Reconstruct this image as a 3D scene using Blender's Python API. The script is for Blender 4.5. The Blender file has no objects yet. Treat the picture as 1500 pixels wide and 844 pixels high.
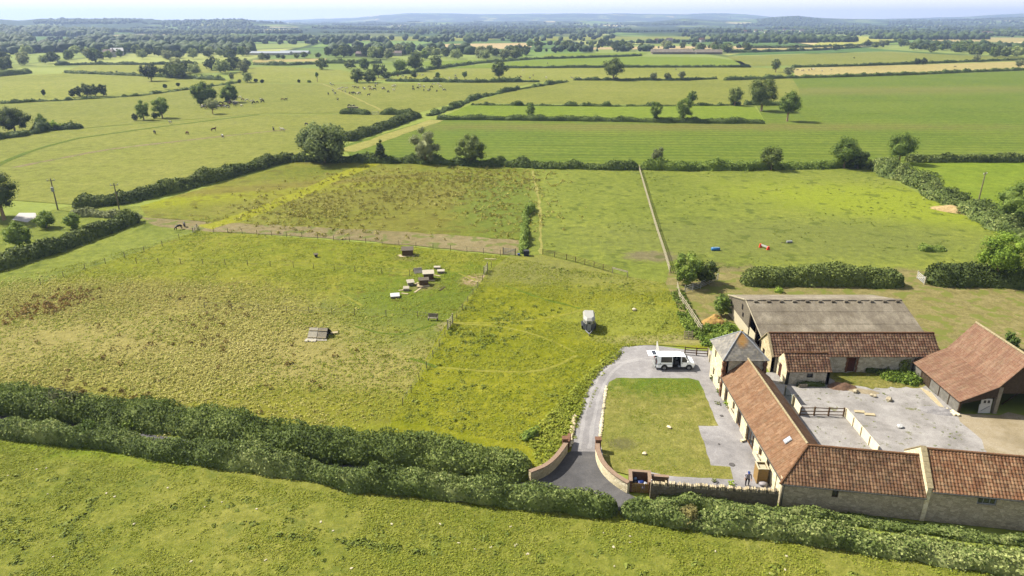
import bpy, bmesh, math, random
import numpy as np
from mathutils import Vector, Matrix
from mathutils.geometry import tessellate_polygon

R = math.radians
sc = bpy.context.scene
col = sc.collection

# ------------------------------------------------------------------ camera, sky, sun, exposure
F, CX, CY, H, YH = 1013.0, 750.0, 422.0, 42.0, 30.0
TH = math.atan((CY - YH) / F)
cT, sT = math.cos(TH), math.sin(TH)
cam = bpy.data.cameras.new('camera'); camo = bpy.data.objects.new('camera', cam); col.objects.link(camo)
camo.location = (0, 0, H); camo.rotation_euler = (math.pi / 2 - TH, 0, 0)
cam.sensor_width = 36.0; cam.lens = F / 1500.0 * 36.0
cam.clip_start = 0.5; cam.clip_end = 60000
sc.camera = camo

SUN_EL = R(46); SUN_DIR = Vector((-0.92, 0.39, 0)).normalized()      # towards the sun, on the ground plan
sunv = Vector((SUN_DIR.x * math.cos(SUN_EL), SUN_DIR.y * math.cos(SUN_EL), math.sin(SUN_EL)))
w = bpy.data.worlds.new('World'); sc.world = w; w.use_nodes = True
nt = w.node_tree; nt.nodes.clear()
sky = nt.nodes.new('ShaderNodeTexSky'); sky.sky_type = 'NISHITA'; sky.sun_disc = False
sky.sun_elevation = SUN_EL; sky.sun_rotation = math.atan2(SUN_DIR.x, SUN_DIR.y)
sky.air_density = 1.0; sky.dust_density = 2.0; sky.ozone_density = 1.0; sky.altitude = 100
bg = nt.nodes.new('ShaderNodeBackground'); bg.inputs[1].default_value = 0.075
wo = nt.nodes.new('ShaderNodeOutputWorld')
geo = nt.nodes.new('ShaderNodeTexCoord'); sp = nt.nodes.new('ShaderNodeSeparateXYZ'); nt.links.new(geo.outputs['Generated'], sp.inputs[0])
lo = nt.nodes.new('ShaderNodeMapRange'); lo.interpolation_type = 'SMOOTHSTEP'; nt.links.new(sp.outputs[2], lo.inputs[0])
for i_, v_ in enumerate((0.0, 0.16, 0.92, 0.25)): lo.inputs[i_ + 1].default_value = v_
veil = nt.nodes.new('ShaderNodeMix'); veil.data_type = 'RGBA'; veil.inputs[7].default_value = (9.4, 8.6, 6.9, 1)   # pale bright summer haze low in the sky
nt.links.new(lo.outputs[0], veil.inputs[0]); nt.links.new(sky.outputs[0], veil.inputs[6]); nt.links.new(veil.outputs[2], bg.inputs[0]); nt.links.new(bg.outputs[0], wo.inputs[0])
sl = bpy.data.lights.new('sun', 'SUN'); sl.energy = 5.0; sl.angle = R(0.5); sl.color = (0.98, 0.92, 0.81)
so = bpy.data.objects.new('sun', sl); col.objects.link(so)
so.rotation_euler = (-sunv).to_track_quat('-Z', 'Y').to_euler(); so.location = sunv * 300
sc.view_settings.view_transform = 'Standard'; sc.view_settings.look = 'None'
sc.view_settings.gamma = 1.0; sc.view_settings.use_curve_mapping = False
sc.view_settings.exposure = 1.35
sc.render.engine = 'CYCLES'
cy = sc.cycles
cy.use_denoising = True; cy.use_adaptive_sampling = True; cy.adaptive_threshold = 0.02
cy.max_bounces = 5; cy.diffuse_bounces = 3; cy.glossy_bounces = 2; cy.transmission_bounces = 3; cy.volume_bounces = 0
cy.transparent_max_bounces = 6; cy.caustics_reflective = False; cy.caustics_refractive = False

# ------------------------------------------------------------------ terrain and pixel-to-ground
def _ray(x, y):
    d = ((x - CX) / F, 1.0, (CY - y) / F)
    return (d[0], cT + d[2] * sT, -sT + d[2] * cT)
RIDGES = [
    (11000, 3800, [(-300, 30), (0, 31), (270, 31), (420, 29.5), (470, 28), (520, 27), (560, 22.5), (600, 19.5), (640, 19.5), (700, 21.5), (800, 20.5), (850, 19.5), (1000, 21), (1030, 20), (1060, 19.5), (1095, 21.5), (1130, 25), (1200, 28), (1300, 28), (1380, 26), (1440, 23), (1500, 20), (1800, 18)]),
    (6500, 2200, [(-300, 33), (0, 34), (400, 34), (560, 32.5), (640, 32), (760, 31.5), (860, 31), (900, 33), (960, 31), (1004, 26), (1040, 29), (1080, 31), (1110, 28), (1140, 25), (1170, 24), (1195, 27), (1230, 28), (1260, 28.5), (1300, 30), (1400, 30), (1500, 27), (1800, 25)]),
    (4200, 1500, [(-300, 26), (0, 29), (30, 31), (62, 28), (90, 29), (120, 29), (150, 28.5), (190, 28.5), (220, 29.5), (250, 32), (310, 31), (345, 29.5), (380, 33), (450, 36), (600, 40.3), (1800, 40.9)]),
    (2600, 700, [(-300, 38), (0, 42), (60, 43.5), (130, 46), (200, 47.6), (1800, 47.6)]),
]
RT = []
for D_, W_, prof in RIDGES:
    ts, zs = [], []
    for px, py in prof:
        r = _ray(px, py); ts.append(r[0] / r[1]); zs.append(H + D_ * r[2] / r[1])
    RT.append((D_, W_, np.array(ts), np.array(zs)))
def terr(X, Y):
    X = np.asarray(X, float); Y = np.asarray(Y, float)
    z = np.zeros(np.broadcast(X, Y).shape)
    t = X / np.maximum(Y, 1.0)
    for D_, W_, ts, zs in RT:
        top = np.maximum(np.interp(t, ts, zs), 0)
        k = np.clip(1 - np.abs(Y - D_) / W_, 0, 1); k = k * k * (3 - 2 * k)
        z = np.maximum(z, top * k)
    return z
def at(x, y, h=0.0):
    w_ = _ray(x, y)
    if w_[2] < -1e-4:
        t = (h - H) / w_[2]
        if t * w_[1] < 1850:
            return Vector((w_[0] * t, w_[1] * t, h))
    T = np.geomspace(1500, 13000, 1500) / w_[1]
    hit = np.nonzero(H + w_[2] * T <= terr(w_[0] * T, w_[1] * T) + h)[0]
    t = T[hit[0]] if len(hit) else T[-1]
    return Vector((w_[0] * t, w_[1] * t, float(terr(w_[0] * t, w_[1] * t)) + h))
def scale_at(y): return cT * (y - YH) / H         # photo pixels per metre on the ground at row y

# ------------------------------------------------------------------ noise helpers (numpy)
def _h(i, j, s):
    n = (i.astype(np.int64) * 374761393 + j.astype(np.int64) * 668265263 + s * 1442695041) & 0x7fffffff
    n = ((n ^ (n >> 13)) * 1274126177) & 0x7fffffff
    return ((n ^ (n >> 16)) & 0xffff) / 65535.0
def vnoise(x, y, s=0):
    x = np.asarray(x, float); y = np.asarray(y, float)
    i = np.floor(x); j = np.floor(y); f = x - i; g = y - j
    f = f * f * (3 - 2 * f); g = g * g * (3 - 2 * g)
    a = _h(i, j, s); b = _h(i + 1, j, s); c = _h(i, j + 1, s); d = _h(i + 1, j + 1, s)
    return (a * (1 - f) + b * f) * (1 - g) + (c * (1 - f) + d * f) * g

# ------------------------------------------------------------------ object helpers
def tag(o, label=None, cat=None, group=None, kind=None):
    if label: o['label'] = label
    if cat: o['category'] = cat
    if group: o['group'] = group
    if kind: o['kind'] = kind
    return o
def thing(name, label, cat, loc=(0, 0, 0), rz=0.0, group=None):
    o = bpy.data.objects.new(name, None); o.empty_display_size = 0.3; col.objects.link(o)
    o.location = loc; o.rotation_euler = (0, 0, rz)
    return tag(o, label, cat, group)
def link(name, me, mat=None, parent=None, loc=None):
    o = bpy.data.objects.new(name, me); col.objects.link(o)
    if mat is not None:
        for m in (mat if isinstance(mat, (list, tuple)) else [mat]): me.materials.append(m)
    if parent is not None: o.parent = parent
    if loc is not None: o.location = loc
    return o
def dup(root, loc, rz=0.0, scale=1.0, label=None):
    r = root.copy(); col.objects.link(r); r.location = loc; r.rotation_euler = (0, 0, rz); r.scale = (scale,) * 3
    if label: r['label'] = label
    for ch in list(root.children):
        c = ch.copy(); col.objects.link(c); c.parent = r
        for g in list(ch.children):
            d = g.copy(); col.objects.link(d); d.parent = c
    return r
def npmesh(name, V, Fq, smooth=False):
    me = bpy.data.meshes.new(name); V = np.asarray(V, np.float32); Fq = np.asarray(Fq, np.int32)
    n, k = Fq.shape
    me.vertices.add(len(V)); me.vertices.foreach_set('co', V.ravel())
    me.loops.add(n * k); me.loops.foreach_set('vertex_index', Fq.ravel())
    me.polygons.add(n); me.polygons.foreach_set('loop_start', np.arange(0, n * k, k, dtype=np.int32))
    me.polygons.foreach_set('loop_total', np.full(n, k, np.int32))
    if smooth: me.polygons.foreach_set('use_smooth', np.ones(n, bool))
    me.update(calc_edges=True); me.validate()
    return me
class MB:
    def __init__(s): s.v = []; s.f = []
    def add(s, vs, fs):
        b = len(s.v); s.v += [tuple(p) for p in vs]; s.f += [tuple(i + b for i in f) for f in fs]; return s
    def box(s, c, size, rz=0.0, rx=0.0, ry=0.0):
        M = Matrix.Rotation(rz, 3, 'Z') @ Matrix.Rotation(ry, 3, 'Y') @ Matrix.Rotation(rx, 3, 'X'); c = Vector(c)
        hx, hy, hz = (q / 2 for q in size)
        P = [c + M @ Vector((a * hx, b * hy, d * hz)) for d in (-1, 1) for a, b in ((-1, -1), (1, -1), (1, 1), (-1, 1))]
        return s.add(P, [(3, 2, 1, 0), (4, 5, 6, 7), (0, 1, 5, 4), (1, 2, 6, 5), (2, 3, 7, 6), (3, 0, 4, 7)])
    def bar(s, a, b, w_, h_):
        a = Vector(a); b = Vector(b); d = b - a; L = d.length; d.normalize()
        up = Vector((0, 0, 1)) if abs(d.z) < 0.95 else Vector((0, 1, 0))
        x = d.cross(up).normalized(); z = x.cross(d).normalized()
        P = [p + x * (i * w_ / 2) + z * (j * h_ / 2) for p in (a, b) for i, j in ((-1, -1), (1, -1), (1, 1), (-1, 1))]
        return s.add(P, [(3, 2, 1, 0), (4, 5, 6, 7), (0, 1, 5, 4), (1, 2, 6, 5), (2, 3, 7, 6), (3, 0, 4, 7)])
    def tube(s, pts, rad, n=8):
        pts = [Vector(p) for p in pts]; rad = rad if isinstance(rad, (list, tuple)) else [rad] * len(pts)
        rings = []
        for i, p in enumerate(pts):
            d = (pts[min(i + 1, len(pts) - 1)] - pts[max(i - 1, 0)]).normalized()
            up = Vector((0, 0, 1)) if abs(d.z) < 0.9 else Vector((1, 0, 0))
            x = d.cross(up).normalized(); y = d.cross(x).normalized()
            rings.append([p + x * (rad[i] * math.cos(2 * math.pi * k / n)) + y * (rad[i] * math.sin(2 * math.pi * k / n)) for k in range(n)])
        V = [q for r in rings for q in r]; fs = []
        for i in range(len(pts) - 1):
            for k in range(n):
                fs.append((i * n + k, i * n + (k + 1) % n, (i + 1) * n + (k + 1) % n, (i + 1) * n + k))
        fs.append(tuple(range(n))[::-1]); fs.append(tuple((len(pts) - 1) * n + k for k in range(n)))
        return s.add(V, fs)
    def prism(s, poly, dirv):
        poly = [Vector(p) for p in poly]; n = len(poly); d = Vector(dirv)
        fs = [(i, (i + 1) % n, n + (i + 1) % n, n + i) for i in range(n)]
        fs += [tuple(range(n))[::-1], tuple(range(n, 2 * n))]
        return s.add(poly + [p + d for p in poly], fs)
    def quad(s, *p): return s.add(p, [tuple(range(len(p)))])
    def rock(s, c, r, rng, n=2):
        bm = bmesh.new(); bmesh.ops.create_icosphere(bm, subdivisions=n, radius=1)
        sq = (rng.uniform(.8, 1.3), rng.uniform(.7, 1.1), rng.uniform(.45, .8)); a = rng.random() * 6.28
        for v in bm.verts:
            k = 1 + (rng.random() - .5) * .35; p = v.co * k
            p = Vector((p.x * sq[0], p.y * sq[1], p.z * sq[2])); p.rotate(Matrix.Rotation(a, 3, 'Z')); v.co = Vector(c) + p * r
        bm.verts.ensure_lookup_table()
        s.add([v.co for v in bm.verts], [tuple(v.index for v in f.verts) for f in bm.faces]); bm.free(); return s
    def mesh(s, name, smooth=False):
        me = bpy.data.meshes.new(name); me.from_pydata(s.v, [], s.f)
        bm = bmesh.new(); bm.from_mesh(me); bmesh.ops.recalc_face_normals(bm, faces=bm.faces[:]); bm.to_mesh(me); bm.free()
        if smooth: me.polygons.foreach_set('use_smooth', [True] * len(me.polygons))
        return me
    def build(s, name, mat, parent=None, loc=None, smooth=False, bevel=0.0):
        o = link(name, s.mesh(name, smooth), mat, parent, loc)
        if bevel:
            m = o.modifiers.new('bevel', 'BEVEL'); m.width = bevel; m.segments = 2; m.limit_method = 'ANGLE'
        return o

# ------------------------------------------------------------------ material helpers
def lin(c):
    c = c / 255.0
    return c / 12.92 if c <= 0.04045 else ((c + 0.055) / 1.055) ** 2.4
K = 0.50
def S(r, g, b, k=None):                       # base colour of a surface that reads as this sRGB in sunlight
    k = K if k is None else k
    return (min(.85, lin(r) * k), min(.85, lin(g) * k), min(.85, lin(b) * k), 1)
class NM:
    def __init__(s, name, rough=0.85, spec=0.2):
        s.m = bpy.data.materials.new(name); s.m.use_nodes = True; s.t = s.m.node_tree; s.b = s.t.nodes['Principled BSDF']
        s.b.inputs['Roughness'].default_value = rough; s.b.inputs['Specular IOR Level'].default_value = spec
        s._p = None
    def n(s, t, **kw):
        x = s.t.nodes.new(t)
        for k, v in kw.items(): setattr(x, k, v)
        return x
    def l(s, a, b): s.t.links.new(a, b)
    def pos(s):
        if s._p is None: s._p = s.n('ShaderNodeNewGeometry')
        return s._p.outputs['Position']
    def isl(s):
        s.pos(); return s._p.outputs['Random Per Island']
    def obj(s): return s.n('ShaderNodeTexCoord').outputs['Object']
    def uv(s): return s.n('ShaderNodeTexCoord').outputs['UV']
    def orand(s): return s.n('ShaderNodeObjectInfo').outputs['Random']
    def map(s, v, loc=(0, 0, 0), rot=(0, 0, 0), sc_=(1, 1, 1), t='POINT'):
        m = s.n('ShaderNodeMapping', vector_type=t); s.l(v, m.inputs[0])
        m.inputs[1].default_value = loc; m.inputs[2].default_value = rot; m.inputs[3].default_value = sc_; return m.outputs[0]
    def noise(s, v, scale, detail=2.0, rough=0.5, dist=0.0):
        x = s.n('ShaderNodeTexNoise'); s.l(v, x.inputs['Vector']); x.inputs['Scale'].default_value = scale
        x.inputs['Detail'].default_value = detail; x.inputs['Roughness'].default_value = rough; x.inputs['Distortion'].default_value = dist
        return x.outputs[0]
    def voro(s, v, scale, feature='F1', out=0, rnd=1.0):
        x = s.n('ShaderNodeTexVoronoi', feature=feature); s.l(v, x.inputs['Vector']); x.inputs['Scale'].default_value = scale
        x.inputs['Randomness'].default_value = rnd; return x.outputs[out]
    def math(s, op, a, b=0.0, c=None, clamp=False):
        x = s.n('ShaderNodeMath', operation=op, use_clamp=clamp)
        for i, q in enumerate((a, b, c)):
            if q is None: continue
            if isinstance(q, (int, float)): x.inputs[i].default_value = q
            else: s.l(q, x.inputs[i])
        return x.outputs[0]
    def mr(s, v, a, b, c=0.0, d=1.0, smooth=False):
        x = s.n('ShaderNodeMapRange', clamp=True); x.interpolation_type = 'SMOOTHSTEP' if smooth else 'LINEAR'
        s.l(v, x.inputs[0])
        for i, q in enumerate((a, b, c, d)): x.inputs[i + 1].default_value = q
        return x.outputs[0]
    def ramp(s, f, stops, interp='LINEAR'):
        x = s.n('ShaderNodeValToRGB'); s.l(f, x.inputs[0]); e = x.color_ramp.elements; x.color_ramp.interpolation = interp
        while len(e) < len(stops): e.new(0.5)
        for q, (p, c) in zip(e, stops): q.position = p; q.color = c if len(c) == 4 else (*c, 1)
        return x.outputs[0]
    def mix(s, f, a, b, mode='MIX'):
        x = s.n('ShaderNodeMix', data_type='RGBA', blend_type=mode); x.clamp_factor = True
        for i, q in ((0, f), (6, a), (7, b)):
            if isinstance(q, (int, float)): x.inputs[i].default_value = q
            elif isinstance(q, tuple): x.inputs[i].default_value = q
            else: s.l(q, x.inputs[i])
        return x.outputs[2]
    def vary(s, c, f, lo, hi):                # multiply colour c by a grey running from lo to hi with f
        g = s.mr(f, 0.25, 0.75, lo, hi)
        cb = s.n('ShaderNodeCombineColor'); [s.l(g, cb.inputs[i]) for i in range(3)]
        return s.mix(1.0, c, cb.outputs[0], 'MULTIPLY')
    def bump(s, h, strength=0.5, dist=0.1, prev=None):
        x = s.n('ShaderNodeBump'); s.l(h, x.inputs['Height']); x.inputs['Strength'].default_value = strength; x.inputs['Distance'].default_value = dist
        if prev is not None: s.l(prev, x.inputs['Normal'])
        return x.outputs[0]
    def out(s, c=None, nrm=None):
        if c is not None:
            if isinstance(c, tuple): s.b.inputs['Base Color'].default_value = c
            else: s.l(c, s.b.inputs['Base Color'])
        if nrm is not None: s.l(nrm, s.b.inputs['Normal'])
        return s.m
def simple(name, c, rough=0.7, spec=0.3, var=0.25, scale=3.0, bump=0.0, metal=0.0):
    m = NM(name, rough, spec); n = m.noise(m.obj(), scale, 4, 0.6); m.b.inputs['Metallic'].default_value = metal
    return m.out(m.vary(m.mix(0, c, c), n, 1 - var, 1 + var), m.bump(n, bump, 0.05) if bump else None)

def grass(name, dark, mid, light, big=0.03, fine=1.0, patches=(), lines=None, bump=0.6, speck=None):
    m = NM(name, 0.95, 0.05); p = m.pos()
    n1 = m.noise(p, big, 4, 0.6); n2 = m.noise(p, big * 7, 4, 0.65); n3 = m.noise(p, 0.9 * fine, 4, 0.7); n4 = m.noise(p, 4.5 * fine, 3, 0.7)
    f = m.math('ADD', m.math('MULTIPLY', n1, 0.40), m.math('ADD', m.math('MULTIPLY', n2, 0.36), m.math('MULTIPLY', n3, 0.24)))
    c = m.ramp(f, [(0.36, dark), (0.49, mid), (0.62, light)])
    for (X, Y, rx, ry, rot, pc, soft, amt) in patches:
        v = m.map(p, (X, Y, 0), (0, 0, rot), (rx, ry, 1e6), 'TEXTURE')
        ln = m.n('ShaderNodeVectorMath', operation='LENGTH'); m.l(v, ln.inputs[0])
        d = m.math('ADD', ln.outputs['Value'], m.math('MULTIPLY', m.math('SUBTRACT', m.math('ADD', n2, m.math('MULTIPLY', n3, 0.6)), 0.8), 1.5))
        k = m.mr(d, 1 - soft, 1 + soft, amt, 0.0, True)
        c = m.mix(k, c, pc)
    if lines:                                    # (rotation, spacing, colour, amount): drill rows and wheel marks
        rot, sp, lc, amt = lines
        v = m.map(p, (0, 0, 0), (0, 0, rot), (1, 1, 1))
        wv = m.n('ShaderNodeTexWave', wave_type='BANDS', bands_direction='Y'); m.l(v, wv.inputs[0])
        wv.inputs['Scale'].default_value = 0.314 / sp; wv.inputs['Distortion'].default_value = 1.2
        wv.inputs['Detail'].default_value = 3; wv.inputs['Detail Scale'].default_value = 0.6
        c = m.mix(m.math('MULTIPLY', m.math('MULTIPLY', wv.outputs[1], n2), amt), c, lc)
    c = m.vary(c, n3, 0.75, 1.24); c = m.vary(c, n4, 0.70, 1.30)
    if speck:
        k = m.mr(m.noise(p, speck[1], 2, 0.5), speck[2], speck[2] + 0.06, 0, speck[3]); c = m.mix(k, c, speck[0])
    h = m.math('ADD', m.math('MULTIPLY', n3, 0.7), m.math('MULTIPLY', n4, 0.35))
    return m.out(c, m.bump(h, bump, 0.35))

def foliage(name, dark, mid, light, tr=0.4, orand=0.5, posn=0.35):
    m = NM(name, 0.75, 0.15)
    f = m.math('ADD', m.math('MULTIPLY', m.isl(), 0.40), m.math('ADD', m.math('MULTIPLY', m.orand(), orand * 0.6), m.math('ADD', m.math('MULTIPLY', m.noise(m.pos(), posn, 3, 0.6), 0.45), m.math('MULTIPLY_ADD', m.noise(m.pos(), posn * .28, 3, .6), 0.8, -.32))))
    c = m.ramp(f, [(0.25, dark), (0.6, mid), (1.0, light)])
    m.out(c)
    t = m.n('ShaderNodeBsdfTranslucent'); m.l(c, t.inputs[0])
    mx = m.n('ShaderNodeMixShader'); mx.inputs[0].default_value = tr
    m.l(m.b.outputs[0], mx.inputs[1]); m.l(t.outputs[0], mx.inputs[2])
    m.l(mx.outputs[0], m.t.nodes['Material Output'].inputs[0])
    return m.m

def stone(name, c1, c2, c3, scale=2.2, mortar=None, bump=0.5):
    m = NM(name, 0.92, 0.1); p = m.map(m.obj(), sc_=(1, 1, 1.7))
    cell = m.voro(p, scale, 'F1', 1); edge = m.voro(p, scale, 'DISTANCE_TO_EDGE', 0)
    bw = m.n('ShaderNodeRGBToBW'); m.l(cell, bw.inputs[0])
    big = m.noise(m.obj(), 0.5, 4, 0.6)
    c = m.ramp(m.math('ADD', m.math('MULTIPLY', bw.outputs[0], 0.55), m.math('MULTIPLY', big, 0.5)), [(0.25, c1), (0.5, c2), (0.8, c3)])
    c = m.vary(c, m.noise(m.obj(), 9, 3), 0.82, 1.15)
    k = m.mr(edge, 0.0, 0.07, 1.0, 0.0); c = m.mix(m.math('MULTIPLY', k, 0.5), c, mortar or tuple(x * 0.75 for x in c1[:3]) + (1,))
    return m.out(c, m.bump(m.mr(edge, 0, 0.12), bump, 0.05))
def tiles(name, cols, moss, mossamt=0.4, tv=0.4, g=.62):
    cols = [tuple(x * g for x in q[:3]) + (1,) for q in cols]; moss = tuple(x * g for x in moss[:3]) + (1,)
    m = NM(name, 0.85, 0.15); uv = m.uv()
    fl = m.n('ShaderNodeVectorMath', operation='FLOOR'); m.l(uv, fl.inputs[0])
    wn = m.n('ShaderNodeTexWhiteNoise', noise_dimensions='2D'); m.l(fl.outputs[0], wn.inputs['Vector'])
    big = m.noise(m.obj(), 0.7, 4, 0.6)
    f = m.math('ADD', m.math('MULTIPLY', wn.outputs[0], tv), m.math('ADD', m.math('MULTIPLY', big, 0.5), (1 - .25 - tv) * .5 + .05))
    c = m.ramp(f, [(0.1, cols[0]), (0.35, cols[1]), (0.62, cols[2]), (0.9, cols[3])])
    c = m.mix(m.mr(m.noise(m.obj(), 1.4, 5, 0.7), 0.48, 0.68, 0, mossamt), c, moss)
    c = m.vary(c, m.noise(m.obj(), 12, 3), 0.8, 1.2)
    c = m.vary(c, m.noise(m.map(uv, sc_=(.5, .06, 1)), 1.0, 4, .65), .66, 1.28)
    return m.out(c)
def gravel(name, c1, c2, c3, weeds=None, tracks=None):
    m = NM(name, 0.95, 0.1); p = m.pos()
    n1 = m.noise(p, 0.22, 5, 0.65, .6); n2 = m.noise(p, 1.2, 5, 0.7); n3 = m.noise(p, 9, 2, 0.6)
    f = m.math('ADD', m.math('MULTIPLY', n1, 0.6), m.math('MULTIPLY', n2, 0.4))
    c = m.ramp(f, [(0.36, c1), (0.5, c2), (0.62, c3)])
    c = m.mix(m.mr(m.noise(p, .09, 3, .6, 1.5), .52, .62, 0, .35), c, tuple(x * .72 for x in c1[:3]) + (1,))
    c = m.vary(c, n3, 0.8, 1.2)
    if weeds: c = m.mix(m.mr(m.noise(p, 0.55, 5, 0.75), weeds[1], weeds[1] + .05, 0, .8), c, weeds[0])
    return m.out(c, m.bump(m.math('ADD', n2, m.math('MULTIPLY', n3, .5)), 0.4, 0.06))

# ------------------------------------------------------------------ ground sheets
def sheet(name, pts, mat, z=0.0, jit=0.0, step=3.0, seed=1, world=False):
    P = [Vector((p[0], p[1], 0)) for p in pts] if world else [at(*p) for p in pts]
    rng = random.Random(seed); Q = []
    for i, a in enumerate(P):
        b = P[(i + 1) % len(P)]; L = (b - a).length; n = max(1, int(L / step)) if jit else 1
        d = (b - a).normalized() if L > 0 else Vector((1, 0, 0)); nn = Vector((-d.y, d.x, 0))
        for k in range(n):
            q = a.lerp(b, k / n)
            if jit and k: q = q + nn * rng.uniform(-jit, jit)
            Q.append(Vector((q.x, q.y, z)))
    tri = tessellate_polygon([[Vector((q.x, q.y, 0)) for q in Q]])
    me = bpy.data.meshes.new(name); me.from_pydata(Q, [], [t[::-1] for t in tri])
    bm = bmesh.new(); bm.from_mesh(me); bmesh.ops.recalc_face_normals(bm, faces=bm.faces[:])
    if sum(f.normal.z * f.calc_area() for f in bm.faces) < 0: bmesh.ops.reverse_faces(bm, faces=bm.faces[:])
    bm.to_mesh(me); bm.free()
    return tag(link(name, me, mat), kind='structure')
TRACKS = []
def strip(name, pts, width, mat, z, jit=0.15, seed=1, step=2.0):
    P = [at(*p) for p in pts]
    if len(P) > 2:
        Q = []
        for i in range(len(P) - 1):
            p0, p1, p2, p3 = P[max(i - 1, 0)], P[i], P[i + 1], P[min(i + 2, len(P) - 1)]
            for k in range(6): t = k / 6; Q.append(.5 * ((2 * p1) + (p2 - p0) * t + (2 * p0 - 5 * p1 + 4 * p2 - p3) * t * t + (3 * p1 - p0 - 3 * p2 + p3) * t ** 3))
        P = Q + [P[-1]]
    TRACKS.extend((p.x, p.y, q.x, q.y, width * .5 + .12) for p, q in zip(P, P[1:])); rng = random.Random(seed); C = []
    for a, b in zip(P, P[1:]):
        n = max(1, int((b - a).length / step)); C += [a.lerp(b, k / n) for k in range(n)]
    C.append(P[-1]); V = []; Fs = []
    for i, c in enumerate(C):
        d = (C[min(i + 1, len(C) - 1)] - C[max(i - 1, 0)]).normalized(); nn = Vector((-d.y, d.x, 0))
        V += [(c + nn * (width / 2 + rng.uniform(-jit, jit))), (c - nn * (width / 2 + rng.uniform(-jit, jit)))]
        V[-1].z = V[-2].z = z
        if i: k = 2 * i; Fs.append((k - 2, k - 1, k + 1, k))
    me = bpy.data.meshes.new(name); me.from_pydata(V, [], Fs)
    return tag(link(name, me, mat), kind='structure')

# far terrain: one sheet to the horizon
ys = np.concatenate([np.linspace(-150, 0, 6)[:-1], np.linspace(0, 1400, 30)[:-1], np.geomspace(1400, 17000, 190)])
us = np.linspace(-1, 1, 321)
Yg, Ug = np.meshgrid(ys, us, indexing='ij'); Xg = Ug * (260 + 1.15 * np.maximum(Yg, 0))
Zg = terr(Xg, Yg) - 0.08
Zg += np.where(Yg > 2000, (vnoise(Xg / 400, Yg / 400, 3) - .5) * np.clip(Zg, 0, 40) * 0.35, 0)
idx = np.arange(Yg.size).reshape(Yg.shape)
me = npmesh('ground', np.stack([Xg, Yg, Zg], -1).reshape(-1, 3), np.stack([idx[:-1, :-1], idx[:-1, 1:], idx[1:, 1:], idx[1:, :-1]], -1).reshape(-1, 4), True)
m = NM('countryside', 0.95, 0.05); p = m.pos()
pv = m.map(p, (0, 0, 0), (0, 0, 0.25), (1, 0.45, 0.0))
cellv = m.voro(pv, 1 / 190.0, 'F1', 1); edge = m.voro(pv, 1 / 190.0, 'DISTANCE_TO_EDGE', 0)
bw = m.n('ShaderNodeRGBToBW'); m.l(cellv, bw.inputs[0])
c = m.ramp(bw.outputs[0], [(0.0, S(96, 122, 60)), (0.25, S(138, 152, 78)), (0.42, S(112, 140, 66)), (0.55, S(168, 172, 100)), (0.66, S(120, 145, 70)), (0.78, S(205, 190, 135)), (0.86, S(130, 150, 74)), (1.0, S(150, 165, 84))], 'CONSTANT')
c = m.vary(c, m.noise(p, 0.01, 4, .6), 0.85, 1.15)
wood = m.mr(m.noise(m.map(p, sc_=(1, .5, 0)), 1 / 420.0, 5, 0.65), 0.44, 0.48)
c = m.mix(m.math('MULTIPLY', m.mr(edge, 0.02, 0.05, 1, 0), 0.9), c, S(58, 76, 42))
sep = m.n('ShaderNodeSeparateXYZ'); m.l(p, sep.inputs[0])
far = m.mr(sep.outputs[1], 1500, 2600)
nearc = m.vary(m.mix(m.noise(p, .02, 4, .6), S(122, 138, 58), S(156, 166, 80)), m.noise(p, .4, 3, .6), .85, 1.15)
c = m.mix(m.mr(sep.outputs[1], 500, 1100), nearc, c)
c = m.mix(m.math('MULTIPLY', wood, far), c, S(56, 74, 42))
ground_mat = m.out(c)
tag(link('ground', me, ground_mat), kind='structure')

# ---- field colours
K = 0.345
def gp(x, y, rx, ry, rot, c, soft=.5, amt=1.0):       # a patch placed by its spot on the ground
    q = at(x, y); return (q.x, q.y, rx, ry, rot, c, soft, amt)
G_FG = grass('pasture_front', S(112, 130, 46), S(148, 154, 64), S(172, 170, 84), 0.05, 1.3,
             patches=[gp(240, 660, 30, 2.2, -.10, S(140, 162, 40), .6, .7)], speck=(S(92, 118, 40), 0.35, 0.60, .45))
G_A = grass('rough_pasture', S(126, 140, 38), S(154, 160, 50), S(174, 170, 70), 0.035, 0.9,
            patches=[gp(230, 500, 46, 17, -.05, S(186, 174, 106), .55, .85), gp(480, 520, 22, 9, -.2, S(182, 172, 102), .6, .75), gp(90, 440, 26, 7, .2, S(160, 140, 84), .5, .6),
                     gp(640, 440, 16, 16, 0, S(112, 138, 40), .5, .7), gp(420, 590, 30, 4, -.1, S(150, 152, 50), .5, .7),
                     gp(700, 411, 3.0, 3.0, 0, S(205, 178, 140), .3, .9), gp(624, 420, 2.6, 1.8, .2, S(160, 148, 96), .5, .6), gp(655, 478, 2.0, 1.6, 0, S(186, 174, 126), .4, .7), gp(597, 378, 2.4, 1.6, 0, S(158, 150, 92), .5, .6)], speck=(S(120, 112, 48), 0.5, 0.62, .6), bump=.9)
G_B = grass('bright_paddock', S(124, 136, 26), S(152, 156, 38), S(172, 170, 56), 0.05, 1.0,
            patches=[gp(850, 395, 20, 9, -.3, S(158, 160, 84), .5, .8), gp(770, 400, 9, 6, 0, S(150, 150, 86), .5, .6), gp(930, 470, 10, 7, 0, S(166, 172, 74), .6, .8), gp(1000, 497, 10, 1.6, 0, S(188, 178, 120), .5, .8)], bump=.7)
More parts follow.
